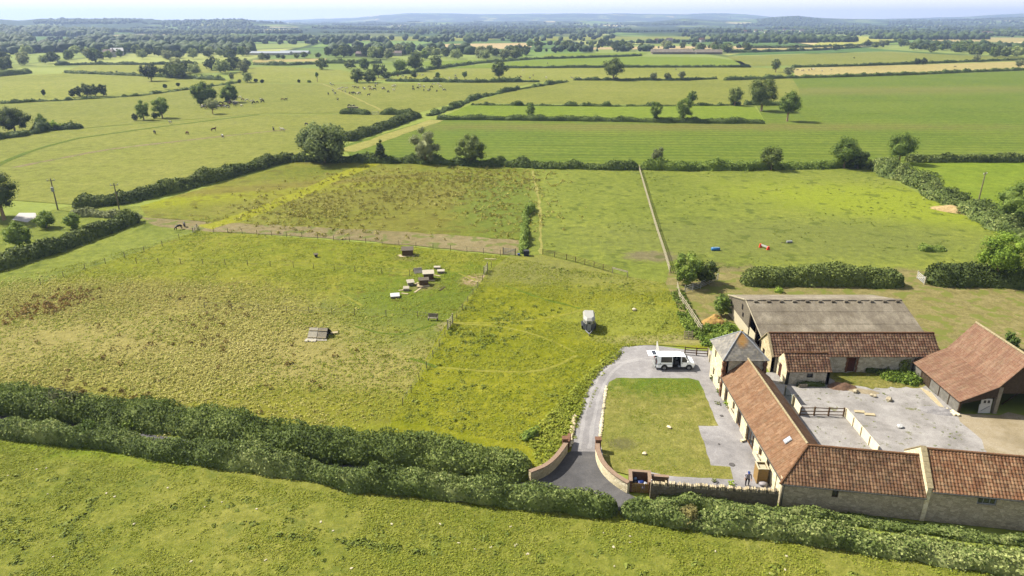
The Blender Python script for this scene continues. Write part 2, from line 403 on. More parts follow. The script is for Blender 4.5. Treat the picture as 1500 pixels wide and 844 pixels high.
G_C = grass('weedy_field', S(118, 132, 42), S(146, 152, 56), S(166, 164, 74), 0.04, 0.9,
            patches=[gp(330, 285, 42, 9, .35, S(178, 186, 40), .5, .9), gp(420, 272, 40, 4, .38, S(150, 140, 70), .5, .8), gp(560, 290, 45, 16, -.1, S(152, 146, 68), .8, .6), gp(620, 330, 30, 6, 0, S(146, 140, 64), .8, .5), gp(745, 300, 12, 30, 0, S(130, 150, 60), .5, .8)], speck=(S(116, 108, 46), 0.30, 0.56, .5), bump=.9)
G_E = grass('grazed_field', S(126, 140, 54), S(146, 158, 66), S(164, 172, 74), 0.04, 0.8,
            patches=[gp(1350, 300, 40, 18, -.4, S(168, 182, 56), .5, .9), gp(1130, 350, 40, 14, 0, S(140, 148, 76), .5, .7), gp(955, 375, 5, 3, 0, S(150, 140, 104), .4, .9), gp(1065, 402, 8, 5, 0, S(152, 138, 100), .4, .8), gp(1338, 405, 5, 4, 0, S(152, 138, 100), .4, .8)], speck=(S(100, 116, 46), 0.22, 0.60, .6), bump=.7)
G_CROP = grass('crop_field', S(114, 138, 44), S(132, 150, 52), S(148, 160, 62), 0.02, 0.5, lines=(0.06, 5.5, S(92, 122, 42), 0.9),
               patches=[gp(1000, 186, 120, 10, 0, S(160, 142, 84), .8, .6), gp(1260, 133, 170, 22, .1, S(166, 156, 90), .8, .6)], bump=.4)
G_OLIVE = grass('olive_pasture', S(136, 144, 58), S(152, 158, 68), S(164, 166, 80), 0.012, 0.4, bump=.4)
G_PALE = grass('pale_pasture', S(146, 154, 60), S(160, 166, 70), S(174, 176, 84), 0.010, 0.3, bump=.3)
G_LUSH = grass('lush_pasture', S(130, 154, 42), S(144, 164, 50), S(156, 174, 60), 0.015, 0.4, lines=(0.02, 9, S(120, 148, 50), .5), bump=.3)
G_TAN = grass('hay_field', S(186, 172, 104), S(200, 186, 116), S(214, 198, 132), 0.012, 0.3, bump=.3)
G_STRAW = grass('stubble_field', S(212, 186, 128), S(222, 198, 142), S(230, 208, 160), 0.01, 0.2, bump=.2)
G_YEL = grass('oilseed_field', S(188, 192, 92), S(204, 204, 96), S(214, 212, 116), 0.01, 0.2, bump=.2)
G_DKGR = grass('green_wheat_field', S(96, 132, 66), S(108, 142, 72), S(118, 150, 80), 0.01, 0.2, bump=.2)
G_LAWN = grass('lawn_grass', S(122, 136, 48), S(158, 156, 78), S(184, 176, 102), 0.10, 1.2, patches=[gp(1000, 560, 10, 3, 0, S(112, 140, 42), .6, .8), gp(912, 650, 1.6, 1.0, 0, S(110, 106, 78), .5, .9), gp(960, 635, 5, 5, 0, S(164, 164, 84), .6, .5)], bump=.6)
G_EARTH = grass('bare_track', S(150, 140, 92), S(164, 150, 106), S(178, 164, 122), 0.05, 0.8, speck=(S(128, 142, 62), 0.35, .55, .8), bump=.5)
G_MUD = grass('trodden_ground', S(150, 142, 84), S(162, 152, 96), S(172, 160, 108), 0.08, 0.8, speck=(S(140, 150, 66), 0.4, .52, .8), bump=.4)
G_VERGE = grass('verge_grass', S(84, 110, 36), S(112, 132, 50), S(140, 150, 66), 0.2, 1.0, bump=.8)
G_PATH = grass('mown_path', S(166, 166, 80), S(180, 176, 94), S(192, 188, 110), 0.05, .5, bump=.3)

# ---- fields (photo outline -> ground)
far_fields = [
    ([(-260, 300), (0, 292), (110, 300), (430, 228), (505, 204), (612, 166), (380, 168), (110, 190), (-200, 215)], G_OLIVE, .02),
    ([(-200, 214), (110, 189), (380, 167), (612, 165), (700, 141), (785, 121), (480, 123), (350, 122), (60, 152), (-150, 158)], G_OLIVE, .03),
    ([(-150, 157), (60, 151), (350, 121), (330, 116), (215, 112), (90, 108), (-100, 116)], G_PALE, .05),
    ([(90, 107), (215, 111), (330, 106), (360, 97), (290, 93), (120, 95)], G_PALE, .07),
    ([(350, 121), (480, 122), (570, 117), (500, 103), (400, 97), (362, 99), (335, 113)], G_PALE, .06),
    ([(500, 214), (632, 175), (1122, 181), (1108, 155.5), (1172, 155), (1170, 130), (1160, 114), (1500, 104), (1900, 97), (2100, 238), (1330, 236), (1240, 243), (620, 238), (520, 236)], G_CROP, .02),
    ([(640, 174), (1122, 180), (1105, 156), (690, 153)], G_LUSH, .03),
    ([(690, 151), (785, 123), (832, 119), (1160, 114), (1170, 130), (1172, 155)], G_OLIVE, .04),
    ([(570, 116), (785, 120), (1060, 117), (1160, 113), (1160, 101), (1100, 99), (780, 100), (640, 101)], G_PALE, .06),
    ([(640, 100), (780, 99), (1100, 98), (1085, 90), (1040, 84), (935, 83), (800, 87)], G_LUSH, .08),
    ([(790, 86), (940, 82), (950, 77), (800, 79)], G_LUSH, .10),
    ([(1165, 112), (1500, 103), (1900, 92), (1900, 80), (1500, 90), (1340, 95), (1160, 100)], G_TAN, .05),
    ([(1090, 97), (1340, 94), (1500, 89), (1900, 79), (1500, 83), (1420, 82), (1300, 76), (1065, 83)], G_OLIVE, .08),
    ([(1065, 82), (1300, 75), (1420, 81), (1260, 70), (1100, 76)], G_DKGR, .10),
    ([(1185, 67), (1255, 67), (1300, 63), (1330, 58), (1320, 52), (1230, 54)], G_YEL, .2),
    ([(1100, 76), (1180, 74), (1250, 69), (1240, 67), (1150, 70), (1100, 71)], G_TAN, .15),
    ([(1365, 62), (1480, 62), (1560, 56), (1440, 55), (1365, 57)], G_TAN, .2),
    ([(640, 73), (735, 72), (780, 69), (770, 63), (700, 64), (640, 65)], G_STRAW, .15),
    ([(850, 73), (1130, 72), (1130, 68), (960, 68), (850, 70)], G_STRAW, .2),
    ([(370, 92), (480, 90), (478, 86), (370, 88)], G_TAN, .12),
    ([(45, 66), (115, 68), (130, 60), (118, 53), (46, 53)], G_DKGR, .25),
    ([(125, 68), (190, 66), (185, 60), (150, 59)], G_TAN, .2),
    ([(155, 57), (300, 56), (330, 50), (235, 46), (170, 47)], G_PALE, .25),
    ([(400, 60), (700, 60), (760, 55), (560, 52), (400, 54)], G_PALE, .2),
    ([(480, 90), (640, 97), (780, 84), (700, 88), (560, 93)], G_LUSH, .1),
    ([(780, 60), (1000, 58), (1130, 54), (960, 50), (780, 54)], G_PALE, .2),
]
for i, (pp, mt, z) in enumerate(far_fields): sheet('grass_field', pp, mt, z, 0, seed=i)
sheet('grass_field', [(-300, 900), (-300, 590), (-130, 612), (0, 624), (180, 648), (400, 680), (640, 713), (800, 731), (905, 742), (960, 756), (1180, 782), (1400, 812), (1700, 852), (2000, 1500), (-400, 1500)], G_FG, .004)
sheet('grass_field', [(-200, 470), (-60, 455), (95, 405), (290, 338), (560, 357), (745, 376), (718, 395), (650, 480), (575, 612), (560, 675), (400, 655), (200, 625), (0, 602), (-300, 572)], G_A, .004)
sheet('grass_field', [(745, 376), (800, 372), (920, 405), (975, 415), (1003, 470), (1024, 492), (1040, 511), (960, 505), (912, 507), (870, 555), (836, 661), (790, 705), (560, 675), (575, 612), (650, 480), (718, 395)], G_B, .006)
sheet('grass_field', [(205, 302), (430, 238), (560, 236), (778, 248), (772, 352), (430, 334), (215, 318)], G_C, .012)
sheet('grass_field', [(778, 248), (938, 248), (980, 400), (975, 415), (920, 405), (795, 373), (745, 376), (772, 352)], G_E, .010)
sheet('grass_field', [(938, 248), (1270, 245), (1440, 330), (1560, 385), (1560, 400), (1340, 400), (1075, 400), (980, 400)], G_E, .008)
sheet('grass_field', [(1320, 237), (2100, 238), (2200, 420), (1560, 400), (1440, 320)], G_LUSH, .014)
sheet('grass_field', [(-300, 400), (-60, 345), (100, 302), (205, 302), (215, 318), (290, 325), (292, 338), (95, 405), (-60, 455), (-400, 520)], G_E, .016)
sheet('grass_field', [(980, 398), (1075, 398), (1560, 398), (1900, 470), (1900, 560), (1440, 560), (1060, 470), (1024, 492), (1003, 470), (975, 415)], G_MUD, .012)
sheet('dirt_track', [(205, 318), (300, 325), (420, 331), (560, 338), (700, 347), (764, 353), (760, 374), (700, 369), (600, 359), (480, 349), (380, 343), (292, 338), (225, 330)], G_EARTH, .022, .5, 2.5, 3)
strip('path', [(505, 222), (640, 176)], 7, G_PATH, .05, .6, 5, 8)
strip('path', [(780, 250), (790, 300), (792, 372)], .6, G_PATH, .03, .25, 6)
G_TRACK = grass('pale_trodden_grass', S(156, 158, 58), S(166, 166, 68), S(176, 174, 80), 0.2, 1.0, bump=.5)
G_TRACK2 = grass('dark_trodden_grass', S(98, 122, 34), S(116, 136, 42), S(128, 144, 50), 0.2, 1.0, bump=.7)
for k, pp in enumerate([[(664, 474), (735, 479), (800, 496), (842, 516)], [(664, 473), (735, 472), (800, 466), (858, 453)], [(625, 536), (700, 543), (790, 543), (846, 520)],
                        [(484, 424), (506, 434), (530, 448)], [(672, 400), (690, 408), (706, 416)]]):
    strip('path', pp, 0.38, G_TRACK, .012 + k * .0012, .14, 20 + k)
for k, pp in enumerate([[(740, 418), (790, 436), (850, 452)], [(520, 478), (580, 490), (640, 474)], [(604, 455), (640, 436), (690, 428)], [(600, 525), (640, 538)]]):
    strip('path', pp, 0.5, G_TRACK2, .020 + k * .0012, .16, 30 + k)

strip('path', [(-20, 250), (40, 224), (110, 204), (170, 195), (250, 184), (380, 168)], 2.2, G_TRACK2, .065, .4, 41, 6)
strip('path', [(20, 246), (90, 232), (170, 218), (290, 204), (420, 190)], 2.5, G_EARTH, .062, .5, 42, 6)
strip('path', [(470, 122), (500, 134), (530, 148), (560, 162)], 1.6, G_PATH, .075, .5, 43, 8)
G_YG = grass('yellow_green_strip', S(156, 160, 36), S(172, 174, 46), S(184, 184, 62), .1, 1.0)
strip('path', [(300, 334), (360, 316), (430, 288), (500, 258), (548, 239)], 5.0, G_YG, .024, .7, 44, 3)
G_TRAM = grass('crop_wheel_marks', S(96, 118, 40), S(110, 128, 46), S(122, 138, 54), .05, .6, bump=.3)
for k, (y0, y1) in enumerate([(228, 226), (213, 210), (200, 196), (168, 163), (150, 144), (137, 131)]): strip('path', [(760 if y0 > 185 else 1185, y0), (1150 if y0 > 185 else 1330, (y0 + y1) / 2 + .4), (1560, y1)], .9, G_TRAM, .06 + k * .002, .12, 60 + k, 8)
# ---- drive, yard, lawn
K = 0.345
GRAV = gravel('grey_gravel', S(166, 162, 161), S(190, 186, 185), S(208, 204, 202))
GRAVW = gravel('yard_gravel', S(172, 167, 161), S(198, 193, 188), S(216, 212, 206), weeds=(S(140, 140, 88), .60))
DIRT = gravel('tan_dirt', S(176, 160, 124), S(196, 180, 148), S(208, 194, 166), weeds=(S(150, 146, 92), .64))
TAR = gravel('tarmac', (.050, .049, .050, 1), (.066, .064, .064, 1), (.085, .082, .08, 1))
sheet('driveway', [(836, 662), (843, 622), (853, 590), (866, 560), (880, 538), (896, 520), (912, 508), (955, 506), (1000, 512), (1044, 514), (1080, 560), (1130, 640), (1146, 700), (1142, 732),
                   (1100, 726), (955, 712), (946, 690), (900, 690), (872, 662)], GRAV, .020, .12, 1.2, 4)
sheet('lawn', [(880, 652), (884, 610), (888, 572), (892, 560), (903, 554), (1009, 554), (1024, 558), (1052.5, 624), (1023, 624), (1041, 682), (1069.6, 684), (1074, 702.6), (977, 697), (950, 691), (922, 696), (898, 690), (884, 672)], G_LAWN, .026, .08, 1.0, 5)
GRAVT = gravel('tyre_worn_gravel', S(188, 184, 182), S(208, 204, 202), S(220, 216, 212))
for dx in (-7, 8): strip('driveway', [(855 + dx, 658), (861 + dx, 620), (868 + dx, 588), (880 + dx, 558), (900 + dx, 536), (930 + dx * .6, 528), (975, 524 + dx * .7)], .42, GRAVT, .0235 + dx * .0001, .08, 50 + dx)
tarp = [(836, 661.5), (874, 662), (876, 676), (884, 694), (900, 710), (925, 726), (960, 745), (650, 735), (700, 712), (775, 706), (799, 696), (816, 682), (829, 665)]
sheet('road', tarp, TAR, .030, 0)
strip('road', [(-200, 600), (0, 616), (200, 642), (400, 670), (640, 703), (800, 722), (930, 742), (1010, 754)], 1.9, TAR, .024, .1, 7, 4)
sheet('yard', [(26.0, 78.6), (33.6, 78.6), (51, 79), (51.2, 69), (54, 66), (52, 60), (49, 52), (36, 53.5), (29, 55), (29.5, 72)], GRAVW, .016, .15, 1.5, 8, True)
sheet('yard', [(51, 68.6), (66, 68.6), (72, 60), (70, 48), (48, 51), (49.3, 60)], DIRT, .022, .5, 1.5, 9, True)
sheet('verge', [(40.2, 78.6), (50.9, 78.6), (51.0, 75.2), (49.6, 74.5), (46.5, 74.9), (44, 74.2), (42, 75.2), (40.2, 75.8)], grass('yard_weeds', S(122, 134, 52), S(150, 148, 74), S(176, 166, 96), .3, 1.0, bump=.9), .028, .3, .6, 10, True)

# ------------------------------------------------------------------ buildings
K = 0.38
M_CREAM = stone('cream_rubble_stone', S(232, 214, 172, .50), S(242, 228, 190, .54), S(248, 238, 206, .57), 2.4)
M_TAN = stone('tan_rubble_stone', S(196, 178, 140, .49), S(214, 198, 160, .50), S(230, 214, 178, .53), 2.6)
M_GREY = stone('grey_rubble_stone', S(190, 182, 160, .50), S(212, 204, 184, .54), S(228, 220, 200, .57), 2.4)
M_GREYD = stone('dark_lias_stone', S(168, 156, 130, .49), S(192, 180, 152, .50), S(212, 200, 172, .53), 2.8)
M_BRICK = simple('red_brick', S(158, 118, 94, .34), .9, .1, .3, 6)
M_BRICKCAP = simple('brick_coping', S(186, 158, 134, .36), .9, .1, .25, 7)
T_WING = tiles('clay_pantiles_orange', [S(116, 82, 60), S(150, 108, 78), S(172, 130, 96), S(198, 160, 126)], S(140, 116, 84), .45, .25, .82)
T_SOUTH = tiles('clay_pantiles_mossy', [S(96, 70, 52), S(140, 100, 74), S(172, 130, 98), S(208, 168, 130)], S(88, 80, 56), .75, .42, .60)
T_SOUTH2 = tiles('clay_pantiles_bright', [S(108, 76, 56), S(160, 110, 78), S(192, 140, 102), S(222, 180, 138)], S(104, 88, 64), .55, .42, .64)
T_SHED = tiles('clay_pantiles_dark', [S(80, 58, 46), S(116, 82, 64), S(140, 104, 82), S(190, 156, 126)], S(92, 82, 56), .7, .36, .84)
T_BARN = tiles('clay_pantiles_pink', [S(126, 88, 68), S(156, 112, 88), S(174, 132, 106), S(194, 160, 132)], S(156, 128, 90), .4, .25, .80)
M_SLATE = NM('roof_slate', .6, .4)
_uv = M_SLATE.uv(); _fl = M_SLATE.n('ShaderNodeVectorMath', operation='FLOOR'); M_SLATE.l(_uv, _fl.inputs[0])
_wn = M_SLATE.n('ShaderNodeTexWhiteNoise', noise_dimensions='2D'); M_SLATE.l(_fl.outputs[0], _wn.inputs['Vector'])
_c = M_SLATE.ramp(_wn.outputs[0], [(0, S(124, 120, 114)), (.5, S(144, 139, 130)), (1, S(168, 162, 150))])
_c = M_SLATE.vary(_c, M_SLATE.noise(M_SLATE.obj(), 1.5, 4, .6), .8, 1.2)
_o = M_SLATE.obj(); _v = M_SLATE.map(_o, (2.3, 1.7, 0), (0, 0, 0), (.75, .8, 1e6), 'TEXTURE')
_ln = M_SLATE.n('ShaderNodeVectorMath', operation='LENGTH'); M_SLATE.l(_v, _ln.inputs[0])
_d = M_SLATE.math('ADD', _ln.outputs['Value'], M_SLATE.math('MULTIPLY', M_SLATE.noise(_o, 3.0, 4, .7), 1.0))
_c = M_SLATE.mix(M_SLATE.mr(_d, 1.0, 1.7, .85, 0), _c, S(206, 150, 56))
_c = M_SLATE.mix(M_SLATE.mr(M_SLATE.noise(_o, 2.2, 5, .7), .56, .66, 0, .45), _c, S(200, 186, 140))
M_SLATE = M_SLATE.out(_c)
M_FC = NM('fibre_cement_sheet', .9, .1)
_o = M_FC.obj()
_c = M_FC.ramp(M_FC.math('ADD', M_FC.math('MULTIPLY', M_FC.noise(_o, .35, 5, .65), .6), M_FC.math('MULTIPLY', M_FC.noise(M_FC.map(_o, sc_=(1.2, .25, 1)), 1.8, 5, .7), .4)),
               [(.36, S(130, 120, 104)), (.5, S(154, 144, 126)), (.62, S(182, 172, 152))])
_c = M_FC.vary(_c, M_FC.noise(_o, 7, 3, .7), .72, 1.25)
_c = M_FC.mix(M_FC.mr(M_FC.noise(_o, .9, 5, .75), .58, .68, 0, .5), _c, S(128, 116, 84))
M_FC = M_FC.out(_c)
M_MORTAR = simple('ridge_mortar', S(196, 180, 142), .9, .1, .25, 5)
M_RIDGE = simple('ridge_tile', S(150, 112, 82), .9, .1, .35, 4)
M_LEAD = simple('lead_flashing', S(176, 180, 186), .5, .4, .15, 4)
M_DARK = simple('painted_interior_shade', (.015, .013, .012, 1), .95, .05, .3, 2)  # near-black colour stands in for shade inside rooms, openings and the van
M_GLASS = simple('window_glass', (.02, .024, .028, 1), .12, .6, .1)
M_OAK = simple('oak_frame', S(150, 112, 74), .8, .15, .3, 5)
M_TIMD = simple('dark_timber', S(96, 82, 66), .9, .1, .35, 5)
M_TIMG = simple('weathered_timber', S(176, 166, 146), .9, .1, .3, 5)
M_TIMP = simple('pale_timber', S(226, 208, 168), .85, .12, .2, 5)
M_TIMT = simple('treated_timber', S(186, 152, 96), .85, .12, .25, 6)
M_WHITE = simple('white_paint', S(240, 240, 236), .35, .5, .04, 2)
M_CREAMP = simple('cream_board', S(236, 224, 190), .7, .2, .10, 2)
M_DOOR = simple('dark_red_door', S(110, 62, 48), .7, .2, .3, 4)
M_STEEL = simple('galvanised_steel', S(196, 198, 196), .5, .4, .15, 5)
M_BLACK = simple('black_plastic', (.02, .02, .022, 1), .6, .3, .2)
M_SKYL = simple('skylight_glass', S(226, 230, 236), .15, .6, .05)
M_PIPE = simple('rainwater_pipe', S(96, 96, 92), .6, .3, .2)

def wall(a, b, h, thick, ops=(), z0=0.0):
    """flat wall from a to b (2D), outside on the right hand when walking a->b, with openings (u0,u1,z0,z1)"""
    a = Vector((a[0], a[1], 0)); b = Vector((b[0], b[1], 0)); L = (b - a).length; u = (b - a) / L; nrm = Vector((u.y, -u.x, 0)); mb = MB()
    us_ = sorted({0, L, *[o[0] for o in ops], *[o[1] for o in ops]}); zs_ = sorted({z0, h, *[o[2] for o in ops], *[o[3] for o in ops]})
    def hole(x, z): return any(o[0] < x < o[1] and o[2] < z < o[3] for o in ops)
    def p(x, z, d): q = a + u * x - nrm * d; return (q.x, q.y, z)
    for x0, x1 in zip(us_, us_[1:]):
        for q0, q1 in zip(zs_, zs_[1:]):
            if hole((x0 + x1) / 2, (q0 + q1) / 2): continue
            mb.quad(p(x0, q0, 0), p(x1, q0, 0), p(x1, q1, 0), p(x0, q1, 0)); mb.quad(p(x1, q0, thick), p(x0, q0, thick), p(x0, q1, thick), p(x1, q1, thick))
    for o in ops:
        x0, x1, q0, q1 = o
        for (A, B) in (((x0, q0), (x0, q1)), ((x0, q1), (x1, q1)), ((x1, q1), (x1, q0)), ((x1, q0), (x0, q0))):
            mb.quad(p(*A, 0), p(*B, 0), p(*B, thick), p(*A, thick))
    for (A, B) in (((0, z0), (0, h)), ((0, h), (L, h)), ((L, h), (L, z0))): mb.quad(p(*A, 0), p(*B, 0), p(*B, thick), p(*A, thick))
    return mb
def window(parent, a, b, op, thick=.18, frame=M_OAK, bars=1, glass=M_GLASS, name='window'):
    a = Vector((a[0], a[1], 0)); b = Vector((b[0], b[1], 0)); u = (b - a).normalized(); nrm = Vector((u.y, -u.x, 0))
    x0, x1, z0, z1 = op; mb = MB(); d = -nrm * thick
    def q(x, z): v = a + u * x + d; return Vector((v.x, v.y, z))
    e = .045
    for A, B in (((x0, z0 + e), (x1, z0 + e)), ((x0, z1 - e), (x1, z1 - e)), ((x0 + e, z0), (x0 + e, z1)), ((x1 - e, z0), (x1 - e, z1))): mb.bar(q(*A), q(*B), .07, .09)
    for k in range(bars): x = x0 + (x1 - x0) * (k + 1) / (bars + 1); mb.bar(q(x, z0), q(x, z1), .05, .05)
    w_ = mb.build(name, frame, parent)
    g = MB(); dd = -nrm * .03; P = [q(x0, z0) + dd, q(x1, z0) + dd, q(x1, z1) + dd, q(x0, z1) + dd]; g.quad(*P); g.build('pane', glass, w_); return w_
def door(parent, a, b, op, mat, thick=.15, planks=5):
    a = Vector((a[0], a[1], 0)); b = Vector((b[0], b[1], 0)); u = (b - a).normalized(); nrm = Vector((u.y, -u.x, 0)); mb = MB()
    x0, x1, z0, z1 = op; n = planks; rz = math.atan2(u.y, u.x)
    for k in range(n):
        x = x0 + (x1 - x0) * (k + .5) / n; v = a + u * x - nrm * (thick + .01 * (k % 2)); mb.box((v.x, v.y, (z0 + z1) / 2), ((x1 - x0) / n - .012, .05, z1 - z0), rz)
    return mb.build('door', mat, parent)

def tile_roof(A, B, C, D, mat, parent, colw=.30, row=.34, amp=.035, step=.035, name='roof', smooth=False, thick=.05):
    """A-B eave, D-C ridge (A below D); clipped to the outline"""
    A, B, C, D = map(Vector, (A, B, C, D)); u = (B - A).normalized(); v = (D - A) - u * (D - A).dot(u); v.normalize(); n = u.cross(v).normalized()
    if n.z < 0: n = -n
    ls = [(q - A).dot(u) for q in (A, B, C, D)]; u0, u1 = min(ls), max(ls); V = (D - A).dot(v)
    nc = int((u1 - u0) / colw) + 1; prof = [(0, 0), (.18, .75), (.38, 1.0), (.58, .55), (.75, .05)]
    if amp < .02: prof = [(0, 0), (.3, 1), (.7, .4)]
    U = [(u0 + (i + f) * colw, g * amp) for i in range(nc) for f, g in prof] + [(u0 + nc * colw, 0)]
    rows = []; k = 0
    while k * row < V - 1e-4:
        rows.append((k * row, step, k + .02)); rows.append((min((k + 1) * row, V) - .001, 0.0, k + .98)); k += 1
    vs, uvs = [], []
    for (vv, h, vr) in rows:
        for (uu, g) in U:
            q = A + u * uu + v * vv + n * (g + h + .05 * (float(vnoise(uu * .45 + A.x, vv * .5 + A.y, 7)) - .5)); vs.append(q); uvs.append((uu / colw + .001, vr))
    nU = len(U); fs = []
    for j in range(len(rows) - 1):
        for i in range(nU - 1): fs.append((j * nU + i, j * nU + i + 1, (j + 1) * nU + i + 1, (j + 1) * nU + i))
    bm = bmesh.new(); bv = [bm.verts.new(q) for q in vs]; lay = bm.loops.layers.uv.new('UVMap')
    for f in fs:
        face = bm.faces.new([bv[i] for i in f])
        cu = sum(uvs[i][0] for i in f) / 4
        for lp, i in zip(face.loops, f):
            lp[lay].uv = (min(max(uvs[i][0], math.floor(cu) + .01), math.floor(cu) + .99), uvs[i][1])
    for (P0, P1, inside) in ((A, D, B + (C - D) * .5), (B, C, A)):
        e = (P1 - P0).normalized(); pn = e.cross(n).normalized()
        if (inside - P0).dot(pn) < 0: pn = -pn
        bmesh.ops.bisect_plane(bm, geom=bm.verts[:] + bm.edges[:] + bm.faces[:], plane_co=P0, plane_no=pn, clear_inner=True)
    for f in bm.faces:
        f.smooth = smooth
        if f.normal.dot(n) < 0 and abs(f.normal.dot(n)) > .1: f.normal_flip()
    # underside board
    off = n * (-thick); q = [bm.verts.new(x + off) for x in (A, B, C, D)]; q2 = [bm.verts.new(x - n * .01) for x in (A, B, C, D)]
    for f in ((q[3], q[2], q[1], q[0]), (q[0], q[1], q2[1], q2[0]), (q[1], q[2], q2[2], q2[1]), (q[3], q[0], q2[0], q2[3])): bm.faces.new(f)
    me = bpy.data.meshes.new(name); bm.to_mesh(me); bm.free()
    return link(name, me, mat, parent)
def gable(x0, x1, z0, ridge, zr, y, thick, horizontal='x'):
    P = [(x0, y, z0), (x1, y, z0), (ridge, y, zr)] if horizontal == 'x' else [(y, x0, z0), (y, x1, z0), (y, ridge, zr)]
    return MB().prism(P, (0, thick, 0) if horizontal == 'x' else (thick, 0, 0))
def ridge_caps(pts, mat, parent, r=.13, name='ridge', seg=.42):
    mb = MB(); a, b = Vector(pts[0]), Vector(pts[1]); L = (b - a).length; n = max(1, int(L / seg)); d = (b - a) / n
    for k in range(n): mb.tube([a + d * k, a + d * (k + .97)], [r, r * .92], 8)
    return mb.build(name, mat, parent)

# --- tower
tx0, tx1, ty0, ty1, te, tap = 25.0, 29.8, 72.7, 77.7, 4.95, 7.35
tw = thing('stone_tower', 'square two-storey stone tower with lichen-spotted pyramid slate roof', 'tower', (tx0, ty0, 0))
W_, D_ = tx1 - tx0, ty1 - ty0
wa, wb = (0, D_), (0, 0)
tops = [(1.2, 1.75, 3.3, 4.3), (1.2, 1.75, .9, 1.9), (3.5, 4.1, .9, 2.0)]
wall(wa, wb, te, .5, tops).build('west_wall', M_CREAM, tw)
for o in tops: window(tw, wa, wb, o, bars=0)
wall((.003, 0), (W_, 0), te, .5).build('wall', M_GREY, tw)
wall((W_, .003), (W_, D_), te, .5).build('wall', M_GREY, tw)
wall((W_ - .003, D_), (.003, D_), te, .5).build('wall', M_TAN, tw)
for x_ in (0.0, W_):
    q = MB()
    for k in range(11): q.box((x_, .0, .22 + k * .45), (.30 + .16 * (k % 2), .36 + .1 * ((k + 1) % 2), .448))
    q.build('brick_corner', M_BRICK, tw)
c_ = Vector((W_ / 2, D_ / 2, tap)); ov = .32; ez = te - .12
cs = [Vector((-ov, -ov, ez)), Vector((W_ + ov, -ov, ez)), Vector((W_ + ov, D_ + ov, ez)), Vector((-ov, D_ + ov, ez))]
for i in range(4):
    a, b = cs[i], cs[(i + 1) % 4]; tile_roof(a, b, c_ + (b - a) * .002, c_ - (b - a) * .002, M_SLATE, tw, .32, .26, .004, .012, 'roof')
for q_ in cs: ridge_caps((q_ + Vector((0, 0, .03)), c_ + Vector((0, 0, .05))), M_LEAD, tw, .075, 'hip')
MB().box((W_ / 2, D_ / 2, te - .05), (W_ + .2, D_ + .2, .1)).build('eaves', M_TIMD, tw)
MB().rock(c_ + Vector((.1, 0, .1)), .14, random.Random(1)).build('finial', simple('lichen_finial', S(216, 176, 60)), tw)

# --- long cottage wing running back to front
cx0, cx1, crx, cy0, cy1, ce, cr = 25.0, 30.3, 27.7, 52.55, 72.7, 2.68, 5.0
lw = thing('cottage_wing', 'long low cottage wing with orange pantile roof and cream lawn-side wall', 'house', (cx0, cy0, 0))
LW, LL = cx1 - cx0, cy1 - cy0
a, b = (0, LL - .01), (0, 0.02)
def uo(y0, y1, z0, z1): return (LL - .01 - (y1 - cy0), LL - .01 - (y0 - cy0), z0, z1)
wops = [uo(70.3, 71.4, 0, 2.1), uo(67.6, 68.3, .9, 1.9), uo(65.2, 66.6, 0, 2.15), uo(60.9, 63.4, 0, 2.2), uo(58.6, 59.4, .9, 1.9), uo(56.4, 57.2, .9, 2.0), uo(53.6, 54.6, 0, 2.1)]
wall(a, b, ce, .5, wops).build('west_wall', M_CREAM, lw)
for o in wops:
    w_ = window(lw, a, b, o, .2, M_OAK, 2 if o[1] - o[0] > 1.3 else 1, name='window' if o[2] > .1 else 'glazed_door')
    if o[2] > .1:
        s_ = MB(); s_.box((-.06, b[1] + (LL - .03 - (o[0] + o[1]) / 2), o[2] - .05), (.2, o[1] - o[0] + .2, .08)); s_.build('sill', M_TIMG, w_)
wall((LW, 2.9), (LW, LL - .01), ce, .4, [(3, 3.9, .0, 2.0), (8, 9, .9, 1.8)]).build('wall', M_TAN, lw)
window(lw, (LW, 2.9), (LW, LL), (8, 9, .9, 1.8)); door(lw, (LW, 2.9), (LW, LL), (3, 3.9, 0, 2.0), M_TIMD)
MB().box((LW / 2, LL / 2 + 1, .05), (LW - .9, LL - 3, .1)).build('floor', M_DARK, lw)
rx = crx - cx0; RY = 55.15 - cy0; ov = .22; sl_ = (cr - ce) / rx
tile_roof((-ov, LL, ce - ov * sl_ + .05), (-ov, -.22, ce - ov * sl_ + .05), (rx, RY, cr), (rx, LL, cr), T_WING, lw, .26, .30, .028, .03)
tile_roof((LW + ov, 2.4, ce - ov * sl_ + .05), (LW + ov, LL, ce - ov * sl_ + .05), (rx, LL, cr), (rx, RY, cr), T_WING, lw, .26, .30, .028, .03)
ridge_caps(((rx, RY, cr + .02), (rx, LL, cr + .02)), M_MORTAR, lw, .12)
sk = MB(); sx = rx * .60; sz = ce + (cr - ce) * .60 + .13
sk.box((sx, 57.0 - cy0, sz), (.78, .62, .08), 0, 0, -math.atan(sl_)); s_ = sk.build('skylight', M_LEAD, lw)
MB().box((sx - .02, 57.0 - cy0, sz + .06), (.62, .46, .03), 0, 0, -math.atan(sl_)).build('pane', M_SKYL, s_)
gb = MB(); gb.tube([(-ov - .05, LL, ce - .18), (-ov - .05, -.2, ce - .2)], .06, 6); gb.build('gutter', M_PIPE, lw)

